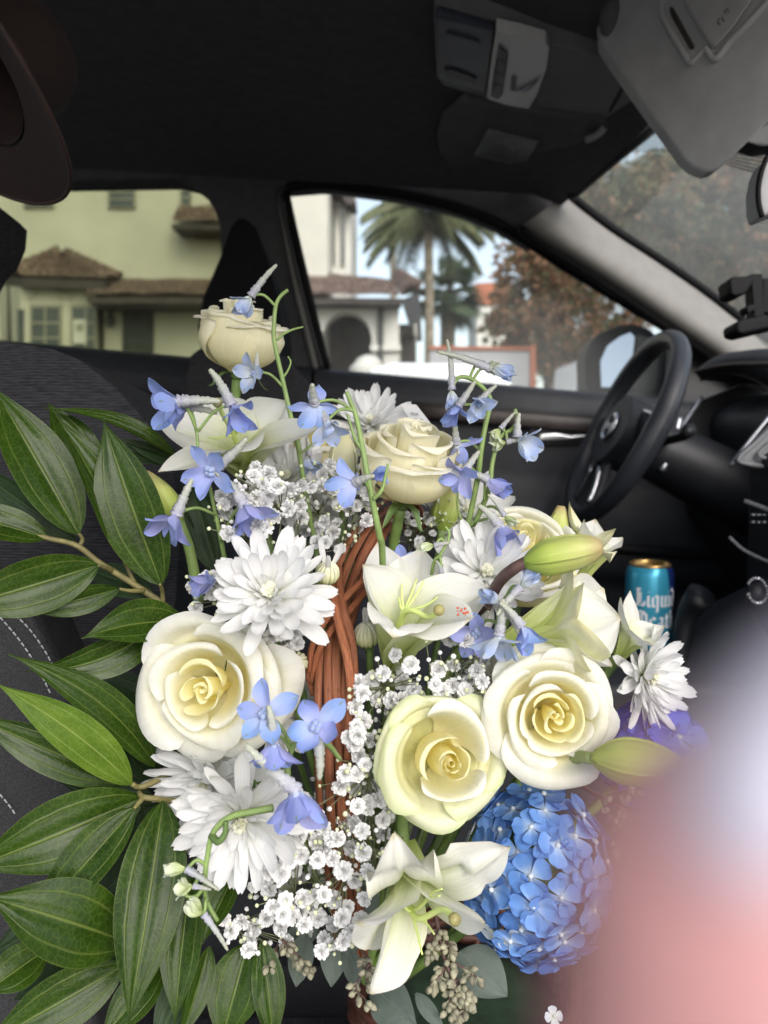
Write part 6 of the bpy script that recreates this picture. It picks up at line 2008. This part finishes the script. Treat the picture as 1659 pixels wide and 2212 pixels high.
breath("baby's breath tuft left of the drooping-petal chrysanthemum", [(408, 1290), (430, 1240), (480, 1215), (500, 1270), (470, 1310), (420, 1312)], 15, 0.515, (520, 1600, 0.58), 77, 22, 0.012)
breath("baby's breath tuft beneath the drooping-petal chrysanthemum", [(525, 1350), (560, 1320), (640, 1340), (645, 1400), (600, 1420), (545, 1400)], 14, 0.505, (620, 1650, 0.58), 78, 26, 0.012)
breath("small-flowered baby's breath in the gap under the side-view rose", [(868, 1110), (960, 1100), (990, 1150), (940, 1180), (880, 1175)], 26, 0.600, (880, 1450, 0.64), 79, 14, 0.02, 0.0036, half=0.5)

# --- broad three-veined leaves on the left
def branch(label, pts, rad=0.0026):
    q = [P(*p) for p in pts]
    t_ = thing('leafy_branch', label, 'leafy branch', Matrix.Translation(q[0]), 'three-veined leaf branches on the left')
    MB().tube(q, [rad, rad * 0.6], 8, n=24).build('stem', M['twig'], t_, world=True)
    return t_


b = branch('upper branch of big glossy leaves fanning up on the left', [(470, 1420, 0.56), (372, 1322, 0.525), (290, 1262, 0.515), (215, 1216, 0.51), (165, 1178, 0.505), (105, 1163, 0.50), (60, 1150, 0.5)])
for p in ([(172, 1180, 0.508), (178, 1165, 0.508), (170, 1152, 0.505)], [(290, 1258, 0.515), (276, 1228, 0.515), (268, 1212, 0.51)], [(352, 1300, 0.52), (350, 1275, 0.515), (346, 1262, 0.505)], [(240, 1232, 0.51), (226, 1226, 0.50), (213, 1221, 0.49)], [(310, 1276, 0.515), (280, 1276, 0.505), (258, 1272, 0.50)]):
    twig_of(b, p, 0.0018, 'twig', 'leaf_stalk')
add_leaf(b, (170, 1154, 0.505), (-18, 832, 0.50), 64, 'leaf', 12, 0.05, 0.22)
add_leaf(b, (272, 1214, 0.51), (132, 896, 0.490), 54, 'leaf', 38, 0.06, 0.40, droop=0.05)
add_leaf(b, (348, 1265, 0.505), (222, 903, 0.500), 68, 'leaf', -14, 0.05, 0.22)
add_leaf(b, (102, 1162, 0.50), (-140, 1100, 0.48), 42, 'leaf', 22, 0.06, 0.25)
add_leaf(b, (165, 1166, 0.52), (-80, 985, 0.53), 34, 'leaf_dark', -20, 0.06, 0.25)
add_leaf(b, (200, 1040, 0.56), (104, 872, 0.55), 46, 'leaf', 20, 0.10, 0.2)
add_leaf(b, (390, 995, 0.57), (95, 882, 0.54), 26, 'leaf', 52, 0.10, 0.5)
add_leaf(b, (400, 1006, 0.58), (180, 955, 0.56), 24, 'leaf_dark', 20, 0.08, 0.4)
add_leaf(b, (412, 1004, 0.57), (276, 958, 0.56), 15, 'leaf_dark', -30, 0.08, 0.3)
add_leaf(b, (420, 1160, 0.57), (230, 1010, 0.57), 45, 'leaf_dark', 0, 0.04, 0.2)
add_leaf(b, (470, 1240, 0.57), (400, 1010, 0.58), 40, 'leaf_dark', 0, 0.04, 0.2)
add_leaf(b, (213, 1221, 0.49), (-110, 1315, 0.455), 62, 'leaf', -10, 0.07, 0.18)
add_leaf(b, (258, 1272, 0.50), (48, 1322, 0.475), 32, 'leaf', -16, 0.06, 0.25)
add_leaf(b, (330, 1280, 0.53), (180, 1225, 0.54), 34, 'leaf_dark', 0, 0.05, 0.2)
b = branch('middle branch of glossy leaves with one bright young leaf', [(520, 1560, 0.56), (420, 1640, 0.53), (330, 1690, 0.50), (300, 1700, 0.495), (286, 1694, 0.49)])
add_leaf(b, (362, 1326, 0.52), (62, 1456, 0.470), 44, 'leaf', -14, 0.06, 0.28, droop=0.10, side=-0.10)
add_leaf(b, (400, 1345, 0.515), (176, 1380, 0.470), 50, 'leaf', 16, 0.06, 0.35, side=0.05)
add_leaf(b, (335, 1656, 0.515), (24, 1414, 0.465), 42, 'leaf', 8, 0.07, 0.30, side=0.07, droop=0.04)
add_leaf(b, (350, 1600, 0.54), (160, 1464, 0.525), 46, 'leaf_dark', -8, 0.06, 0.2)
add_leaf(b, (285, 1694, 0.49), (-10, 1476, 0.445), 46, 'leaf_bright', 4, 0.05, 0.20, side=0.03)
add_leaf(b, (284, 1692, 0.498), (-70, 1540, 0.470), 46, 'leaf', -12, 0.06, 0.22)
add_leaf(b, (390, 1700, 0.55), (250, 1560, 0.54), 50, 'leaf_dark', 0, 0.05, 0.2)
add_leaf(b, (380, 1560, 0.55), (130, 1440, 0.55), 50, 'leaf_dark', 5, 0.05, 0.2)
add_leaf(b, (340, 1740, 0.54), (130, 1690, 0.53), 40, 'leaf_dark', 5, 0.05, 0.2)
b = branch('lower branch of large hanging leaves filling the bottom corner', [(540, 1800, 0.56), (440, 1745, 0.52), (352, 1728, 0.49), (310, 1722, 0.485), (300, 1712, 0.49)])
twig_of(b, [(310, 1722, 0.485), (300, 1734, 0.48), (290, 1746, 0.475)], 0.002, 'twig', 'leaf_stalk')
add_leaf(b, (308, 1725, 0.49), (-75, 1880, 0.450), 76, 'leaf', -10, 0.05, 0.18)
add_leaf(b, (291, 1745, 0.475), (62, 2010, 0.450), 54, 'leaf', 12, 0.05, 0.22)
add_leaf(b, (353, 1730, 0.480), (276, 2216, 0.425), 72, 'leaf', -6, 0.05, 0.20)
add_leaf(b, (275, 2035, 0.460), (-30, 1935, 0.425), 84, 'leaf', 8, 0.06, 0.18)
add_leaf(b, (412, 1890, 0.485), (378, 2212, 0.450), 46, 'leaf', 14, 0.05, 0.25)
add_leaf(b, (452, 2044, 0.480), (388, 2250, 0.455), 30, 'leaf', -20, 0.05, 0.35)
add_leaf(b, (535, 2036, 0.490), (476, 2260, 0.470), 58, 'leaf', 4, 0.05, 0.22)
add_leaf(b, (566, 2030, 0.490), (592, 2270, 0.470), 36, 'leaf', -10, 0.05, 0.22)
add_leaf(b, (508, 1885, 0.490), (436, 2040, 0.465), 36, 'leaf', 22, 0.05, 0.35)
add_leaf(b, (100, 2050, 0.47), (-40, 2150, 0.445), 46, 'leaf', 10, 0.05, 0.25)
add_leaf(b, (268, 2085, 0.475), (-40, 2260, 0.44), 60, 'leaf', -8, 0.05, 0.2)
add_leaf(b, (352, 2085, 0.485), (215, 2250, 0.455), 42, 'leaf', 6, 0.05, 0.25)
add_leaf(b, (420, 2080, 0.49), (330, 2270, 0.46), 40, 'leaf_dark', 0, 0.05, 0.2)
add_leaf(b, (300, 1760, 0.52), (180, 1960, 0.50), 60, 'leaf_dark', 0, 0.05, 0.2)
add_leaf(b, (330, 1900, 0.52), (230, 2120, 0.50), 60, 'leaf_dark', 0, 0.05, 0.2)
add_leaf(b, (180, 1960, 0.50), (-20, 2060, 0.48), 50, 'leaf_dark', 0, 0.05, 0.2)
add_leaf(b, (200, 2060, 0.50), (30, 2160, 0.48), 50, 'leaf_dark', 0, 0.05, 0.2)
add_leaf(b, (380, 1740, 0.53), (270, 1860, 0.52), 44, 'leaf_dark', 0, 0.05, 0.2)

# --- seeded eucalyptus
def eucalyptus(label, stem, leaves, sprigs, seed):
    rg = np.random.default_rng(seed)
    q = [P(*p) for p in stem]
    t_ = thing('eucalyptus_sprig', label, 'eucalyptus', Matrix.Translation(q[0]), 'seeded eucalyptus sprigs in the basket')
    MB().tube(q, [0.0018, 0.0009], 7, n=20).build('stem', M['stem_brown'], t_, world=True)
    for (b_, tp, hw, roll) in leaves:
        add_leaf(t_, b_, tp, hw, 'euc', roll, 0.05, 0.12, acum=0.1)
    for (pts, n) in sprigs:
        c = spline([P(*p) for p in pts], 20)
        MB().tube([tuple(p) for p in c], [0.0009, 0.0005], 5).build('twig', M['stem_brown'], t_, world=True)
        for k in range(n):
            s = c[int(3 + 16 * k / max(n - 1, 1))]
            for _ in range(3):
                dr = Vector(rg.normal(size=3)); dr.normalize()
                dr = (dr + D(0, -0.3, 0.3)).normalized()
                p0 = Vector(s)
                L = rg.uniform(0.006, 0.0095)
                MB().tube([p0, p0 + dr * L * 0.35, p0 + dr * L * 0.55, p0 + dr * L * 0.80, p0 + dr * L], [0.0005, 0.0008, 0.0021, 0.0019, 0.0004], 7).build('seed_pod', M['seed'], t_, world=True)
    return t_


eucalyptus('seeded eucalyptus hanging below the white lily', [(930, 1900, 0.53), (945, 2000, 0.505), (960, 2070, 0.49), (985, 2130, 0.48), (1000, 2190, 0.475)],
           [((806, 2132, 0.49), (900, 2215, 0.46), 46, 6), ((990, 2056, 0.51), (1096, 2152, 0.49), 50, -8), ((898, 2145, 0.485), (960, 2225, 0.47), 17, 10), ((800, 2120, 0.50), (842, 2200, 0.49), 18, 0)],
           [([(945, 2000, 0.505), (935, 2030, 0.495), (930, 2055, 0.49)], 5), ([(950, 2010, 0.505), (965, 2035, 0.495), (972, 2050, 0.49)], 5), ([(960, 2070, 0.49), (1000, 2090, 0.485), (1030, 2110, 0.48)], 6), ([(965, 2080, 0.49), (950, 2110, 0.482), (930, 2125, 0.48)], 6), ([(975, 2110, 0.485), (1010, 2135, 0.478), (1018, 2160, 0.475)], 8), ([(985, 2130, 0.48), (970, 2165, 0.475), (980, 2200, 0.472)], 7), ([(985, 2130, 0.48), (1005, 2170, 0.475), (990, 2200, 0.472)], 7)], 81)
eucalyptus('grey eucalyptus leaves in the dark gap under the baby\'s breath', [(740, 1930, 0.53), (735, 2000, 0.52), (700, 2060, 0.51)],
           [((728, 1990, 0.52), (716, 2132, 0.50), 32, 4), ((748, 2045, 0.51), (772, 2140, 0.50), 22, -20), ((660, 2015, 0.52), (640, 2132, 0.505), 28, 8), ((690, 1990, 0.53), (600, 2060, 0.52), 26, 0), ((770, 1880, 0.53), (800, 2000, 0.52), 34, 0), ((745, 1985, 0.515), (770, 2055, 0.50), 26, 10)],
           [([(600, 2020, 0.50), (640, 2060, 0.49), (668, 2090, 0.485)], 7), ([(780, 2050, 0.50), (800, 2085, 0.49), (790, 2125, 0.48)], 6), ([(600, 2040, 0.50), (590, 2065, 0.49), (582, 2080, 0.485)], 3), ([(800, 2080, 0.49), (770, 2130, 0.485), (790, 2160, 0.48)], 4)], 82)
eucalyptus('seeded eucalyptus at the side of the hydrangea under the finger', [(1260, 1700, 0.56), (1330, 1740, 0.53), (1400, 1770, 0.51)],
           [], [([(1310, 1720, 0.54), (1350, 1710, 0.52), (1380, 1700, 0.515)], 6), ([(1330, 1740, 0.53), (1370, 1760, 0.52), (1420, 1750, 0.51)], 7), ([(1330, 1745, 0.53), (1350, 1790, 0.52), (1380, 1810, 0.51)], 6), ([(1300, 1730, 0.54), (1330, 1790, 0.53), (1340, 1830, 0.52)], 5)], 83)

# --- fallen floret on the seat, paper tag

# ------------------------------------------------------------------ loose things in the car
# paper tag standing among the flowers
M['paper'] = simple('paper', (0.78, 0.78, 0.80), 0.7, noise_scale=60, noise_amt=0.03)
M['ink'] = simple('faded_print', (0.34, 0.34, 0.38), 0.8)
q = [(866, 872), (899, 874), (914, 893), (958, 950), (935, 962), (884, 905)]
t_ = thing('paper_tag', 'white printed paper tag sticking up behind the side-view rose', 'tag', Matrix.Translation(P(905, 905, 0.64)))
tagd = lambda x, y: 0.64 + (y - 872) * 0.0002
MB().prism([P(x, y, tagd(x, y)) for x, y in q], FW * 0.0006).build('card', M['paper'], t_, world=True, smooth=False)
for k in range(5):
    x0, y0 = 886 + 10 * k, 890 + 13 * k
    for s in range(2):
        MB().prism([P(x0 + 9 * s, y0 + 1 * s, tagd(x0, y0) - 0.0004), P(x0 + 9 * s + 7, y0 + 1 * s + 1, tagd(x0, y0) - 0.0004), P(x0 + 9 * s + 11, y0 + 6 + s, tagd(x0, y0) - 0.0004), P(x0 + 9 * s + 4, y0 + 5 + s, tagd(x0, y0) - 0.0004)], FW * 0.0001).build('print_line', M['ink'], t_, world=True, smooth=False)
# fallen hydrangea floret on the seat edge
loc = P(1196, 2196, 0.50)
ff = thing('fallen_floret', 'single pale blue hydrangea floret fallen on the black seat', 'flower', frame(loc, D(0.1, 0.6, 0.8)) @ Matrix.Diagonal((0.0062, 0.0062, 0.0062, 1)))
for k in range(4):
    link('petal', HYD['hyd_white'][k % 3], ff, Matrix.Rotation(k * 1.57, 4, 'Z'))
link('floret_eye', EYE, ff)

# drink can -----------------------------------------------------------------
CR = 0.0325
cc = P(1403, 1262, 1.08)
can = thing('drink_can', 'blue drink can with a gold top standing in the cup holder', 'can', Matrix.Translation((cc.x, cc.y, 0.745)))
t = NT('can_blue')
co = t.coord()
sx, sy, sz = t.sep(co)
f = t.math('ADD', sx, t.math('MULTIPLY', t.math('SUBTRACT', sz, 0.06), 0.16))
t.l(t.ramp(t.math('ADD', t.math('MULTIPLY', f, 14.0), 0.5), [(0.80, (0.045, 0.33, 0.50)), (0.84, (0.012, 0.03, 0.16))]), t.b.inputs['Base Color'])
t.b.inputs['Metallic'].default_value = 0.35
t.b.inputs['Roughness'].default_value = 0.28
M['can'] = t.m
M['gold'] = simple('gold_can_top', (0.62, 0.38, 0.13), 0.28, metal=0.9)
M['print'] = simple('silver_print', (0.72, 0.73, 0.76), 0.4)
MB().lathe([(0.001, 0.0), (0.024, 0.0), (0.027, 0.002), (CR, 0.010), (CR, 0.106), (0.0305, 0.114), (0.0272, 0.1185)], seg=40).build('can_body', M['can'], can)
MB().lathe([(0.0272, 0.1175), (0.0282, 0.1195), (0.0282, 0.1212), (0.0268, 0.1220), (0.0256, 0.1208), (0.0248, 0.1165), (0.001, 0.1165)], seg=40).build('can_rim', M['gold'], can)
MB().tube([(0.004 * math.cos(a) + 0.002, 0.008 * math.sin(a) - 0.004, 0.1178) for a in np.linspace(0, 2 * np.pi, 17)], 0.0011, 6, caps=False).build('pull_tab', M['gold'], can)
MB().lathe([(0.001, 0.1167), (0.0075, 0.1167)], Matrix.Translation((0.0, -0.010, 0)), seg=16).build('can_opening', M['seal'], can)
GL = {
    'L': (0.62, [[(0.16, 1), (0.16, 0.06)], [(0.0, 0.93), (0.16, 1.0), (0.30, 0.94)], [(0.02, 0.10), (0.18, 0.02), (0.36, 0.10), (0.52, 0.04), (0.54, 0.30)], [(0.30, 0.8), (0.30, 0.2)]]),
    'i': (0.28, [[(0.04, 0.55), (0.12, 0.62), (0.12, 0.08), (0.22, 0.0)], [(0.10, 0.80), (0.15, 0.86)]]),
    'q': (0.48, [[(0.08, 0.54), (0.08, 0.10), (0.18, 0.0), (0.32, 0.10)], [(0.08, 0.54), (0.22, 0.64), (0.34, 0.56)], [(0.34, 0.60), (0.34, -0.28)]]),
    'u': (0.48, [[(0.02, 0.56), (0.10, 0.62), (0.10, 0.10), (0.20, 0.0), (0.34, 0.12)], [(0.34, 0.62), (0.34, 0.08), (0.44, 0.0)]]),
    'd': (0.50, [[(0.08, 0.54), (0.08, 0.10), (0.20, 0.0), (0.36, 0.12), (0.36, 0.52), (0.22, 0.80), (0.02, 0.98)], [(0.08, 0.54), (0.20, 0.62), (0.34, 0.52)]]),
    'D': (0.72, [[(0.14, 0.92), (0.14, 0.08)], [(0.0, 0.84), (0.12, 0.96), (0.36, 0.92), (0.56, 0.74), (0.58, 0.30), (0.40, 0.06), (0.20, 0.0), (0.04, 0.10)], [(0.32, 0.84), (0.32, 0.14)]]),
    'e': (0.42, [[(0.08, 0.52), (0.08, 0.10), (0.18, 0.0), (0.34, 0.10)], [(0.08, 0.52), (0.20, 0.63), (0.33, 0.50), (0.10, 0.32)]]),
    'a': (0.46, [[(0.06, 0.54), (0.20, 0.62), (0.32, 0.54), (0.32, 0.08), (0.42, 0.0)], [(0.32, 0.36), (0.10, 0.28), (0.08, 0.10), (0.18, 0.0), (0.32, 0.12)]]),
    't': (0.36, [[(0.14, 0.82), (0.14, 0.10), (0.24, 0.0), (0.32, 0.06)], [(0.0, 0.60), (0.30, 0.60)]]),
    'h': (0.48, [[(0.02, 0.96), (0.10, 1.0), (0.10, 0.04)], [(0.10, 0.50), (0.24, 0.63), (0.36, 0.52), (0.36, 0.10), (0.28, -0.10)]])}
for word, z0, hgt in (('Liquid', 0.066, 0.0245), ('Death', 0.036, 0.0245)):
    tot = sum(GL[c][0] for c in word) * hgt
    x = -tot / 2 - 0.004
    for ch in word:
        wd, strokes = GL[ch]
        mb = MB()
        for st in strokes:
            for (a0, b0), (a1, b1) in zip(st[:-1], st[1:]):
                nseg = 3
                for k in range(nseg):
                    s0, s1 = k / nseg, (k + 1) / nseg + 0.02
                    pts = []
                    for s_, nb in ((s0, -1), (s1, -1), (s1, 1), (s0, 1)):
                        px = x + (a0 + (a1 - a0) * s_ + nb * 0.062) * hgt
                        pz = z0 + (b0 + (b1 - b0) * s_ + nb * 0.045) * hgt
                        an = -math.pi / 2 + 0.20 + px / CR
                        pts.append(Vector(((CR + 0.0004) * math.cos(an), (CR + 0.0004) * math.sin(an), pz)))
                    mb.prism(pts, Vector((pts[0].x, pts[0].y, 0)).normalized() * -0.0003)
        mb.build('letter', M['print'], can, smooth=False)
        x += wd * hgt

# rhinestone ring stuck round a dial
rc = P(1636, 1276, 0.86)
M['stone'] = simple('rhinestone', (0.85, 0.85, 0.9), 0.08, metal=0.8)
rr_ = thing('rhinestone_ring', 'ring of sparkling rhinestones stuck round a dial on the console', 'ring', Matrix.Translation(rc))
for k in range(20):
    a = 2 * math.pi * k / 20
    if k in (9, 10):
        continue
    MB().sphere((0.011 * math.cos(a), 0.004 * math.sin(a), 0.0135 * math.sin(a)), 0.0019, nu=6, nv=5).build('rhinestone', M['stone'], rr_, smooth=False)
MB().lathe([(0.001, -0.004), (0.010, -0.004), (0.010, 0.0), (0.001, 0.001)], frame((0, 0, 0), D(-0.2, 0.3, 0.9)), seg=20).build('dial', M['black'], rr_)

# phone mount on the windshield side
pm = thing('phone_mount', 'black phone holder clamp in front of the windshield pillar', 'phone holder', Matrix.Translation(P(1625, 650, 1.0)))


def pm_part(pts, d, th, name, bev=0.003):
    mb = plate(pts, d, th)
    mb.build(name, M['seal'], pm, world=True, bevel=bev, seg=3)


pm_part([(1574, 604), (1584, 596), (1612, 596), (1628, 590), (1632, 606), (1612, 634), (1592, 640), (1578, 634)], 0.985, 0.035, 'clamp_pad', 0.006)
pm_part([(1622, 590), (1648, 590), (1652, 688), (1630, 688)], 1.0, 0.022, 'clamp_bar')
pm_part([(1588, 700), (1598, 690), (1690, 676), (1700, 700), (1610, 722), (1592, 718)], 0.98, 0.04, 'clamp_foot', 0.006)
pm_part([(1610, 662), (1632, 654), (1634, 668), (1616, 678)], 0.99, 0.02, 'release_lever', 0.002)
pm_part([(1648, 600), (1700, 604), (1700, 680), (1648, 676)], 1.01, 0.012, 'back_plate', 0.002)

# brown hat on the passenger headrest
M['felt'] = simple('brown_felt', (0.013, 0.0045, 0.0036), 0.9, noise_scale=70, noise_amt=0.2, bump=0.3, bscale=600)
M['felt_edge'] = simple('brown_binding', (0.024, 0.010, 0.008), 0.8, noise_scale=70, noise_amt=0.2)
hm_ = frame(P(-60, 168, 0.66), D(-0.52, -0.66, 0.54), 0.0) @ Matrix.Diagonal((0.77, 0.77, 0.77, 1))
hat = thing('hat', 'dark brown brimmed hat hung on the passenger headrest', 'hat', hm_)
g = np.zeros((64, 12, 3))
for i in range(64):
    a = 2 * np.pi * i / 64
    for j in range(12):
        s = j / 11
        r_ = 0.072 + 0.066 * s
        g[i, j] = (r_ * math.cos(a), r_ * 1.05 * math.sin(a), 0.014 * s * s * math.cos(2 * a) + 0.01 * s * s)
g2 = g.copy(); g2[:, :, 2] -= 0.003
mb = MB().grid(g, close_u=True); mb.grid(g2, close_u=True, flip=True)
mb.build('brim', M['felt'], hat)
MB().tube([tuple(g[i % 64, 11] - np.array([0, 0, 0.0015])) for i in range(65)], 0.0028, 8, caps=False).build('brim_binding', M['felt_edge'], hat)
MB().lathe([(0.072, 0.0), (0.071, -0.03), (0.066, -0.08), (0.052, -0.105), (0.02, -0.100), (0.001, -0.095)], seg=40).build('hat_crown', M['felt'], hat)
MB().lathe([(0.0735, -0.002), (0.0725, -0.026)], seg=40).build('hat_band', M['felt_edge'], hat)

# ------------------------------------------------------------------ the photographer's finger, a couple of centimetres from the lens
t = NT('skin')
co = t.coord()
nz = t.noise(160, 3, co)
t.l(t.ramp(nz, [(0.3, (0.49, 0.245, 0.24)), (0.7, (0.54, 0.275, 0.265))]), t.b.inputs['Base Color'])
t.b.inputs['Roughness'].default_value = 0.5
t.b.inputs['Subsurface Weight'].default_value = 0.25
t.b.inputs['Subsurface Radius'].default_value = (0.006, 0.002, 0.0012)
t.bump(t.noise(900, 3, co), 0.3, 0.0003)
M['skin'] = t.m
M['nail'] = simple('skylight_lilac_nail', (0.56, 0.53, 0.63), 0.4, spec=0.5, coat=0.4)  # lilac puts the skylight on the fingertip into the nail's colour
FT = P(1530, 1505, 0.0235)                        # index fingertip
hand = thing('person', 'out of focus pink fingertip with skylight painted pale on its nail in the lower corner', 'person', Matrix.Translation(FT))
hv, he, hr_ = [], [], []


def hb(p, r, parent=None):
    hv.append(p); hr_.append(r)
    if parent is not None:
        he.append((parent, len(hv) - 1))
    return len(hv) - 1


cm = 0.01
dn = D(-0.06, -1.0, 0.03)
sdv = D(1, -0.05, -0.05)
bkv = D(0, 0.05, 1)


def hp_(x, y, z):
    """hand space in cm from the fingertip: x right, y down along the finger, z toward the photographer"""
    return sdv * (x * cm) + dn * (y * cm) + bkv * (z * cm)


wrist = hb(hp_(3.2, 16.5, 2.0), 0.026)
palm = hb(hp_(3.0, 12.5, 1.8), 0.030, wrist)
kn = hb(hp_(2.2, 9.0, 1.2), 0.022, palm)
for (kx, ky, kz, joints) in (
        (1.2, 8.2, 0.6, [(1.1, 4.6, 0.1, 0.0115), (0.75, 2.2, 0.0, 0.0112), (0.45, 1.2, 0.0, 0.0095), (0.20, 0.55, 0.0, 0.0068), (0.0, 0.0, 0.0, 0.0036)]),
        (2.3, 8.0, 0.6, [(2.3, 5.0, -1.6, 0.0090), (2.4, 4.4, -3.6, 0.0085), (2.4, 5.4, -4.8, 0.0075)]),
        (4.1, 8.4, 0.9, [(4.2, 5.8, -1.2, 0.0088), (4.3, 5.4, -3.0, 0.0082), (4.3, 6.4, -4.2, 0.0072)]),
        (5.6, 9.2, 1.2, [(5.8, 7.2, -0.6, 0.0078), (5.9, 7.0, -2.0, 0.0072), (5.9, 7.8, -3.0, 0.0064)])):
    k0 = hb(hp_(kx, ky, kz), 0.0115, kn if kx < 3 else palm)
    for (jx, jy, jz, jr) in joints:
        k0 = hb(hp_(jx, jy, jz), jr, k0)
k0 = hb(hp_(0.6, 12.4, 0.8), 0.015, palm)
k0 = hb(hp_(-0.4, 10.2, -0.8), 0.0105, k0)
hb(hp_(-0.2, 8.0, -2.2), 0.0085, k0)
me = bpy.data.meshes.new('hand')
me.from_pydata([tuple(p) for p in hv], he, [])
ho = bpy.data.objects.new('hand', me)
C.objects.link(ho)
ho.parent = hand
sk = ho.modifiers.new('skin', 'SKIN')
sk.use_smooth_shade = True
for i, sv in enumerate(me.skin_vertices[0].data):
    sv.radius = (hr_[i], hr_[i])
    sv.use_root = (i == 0)
ss = ho.modifiers.new('sub', 'SUBSURF'); ss.levels = 2; ss.render_levels = 2
me.materials.append(M['skin'])
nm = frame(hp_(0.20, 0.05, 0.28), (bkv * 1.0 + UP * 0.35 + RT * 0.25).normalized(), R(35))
MB().sphere((0, 0, 0), (0.0050, 0.0025, 0.0030), nm.to_3x3().to_4x4(), nu=20, nv=12).build('skylit_nail', M['nail'], hand, Matrix.Translation(nm.translation))
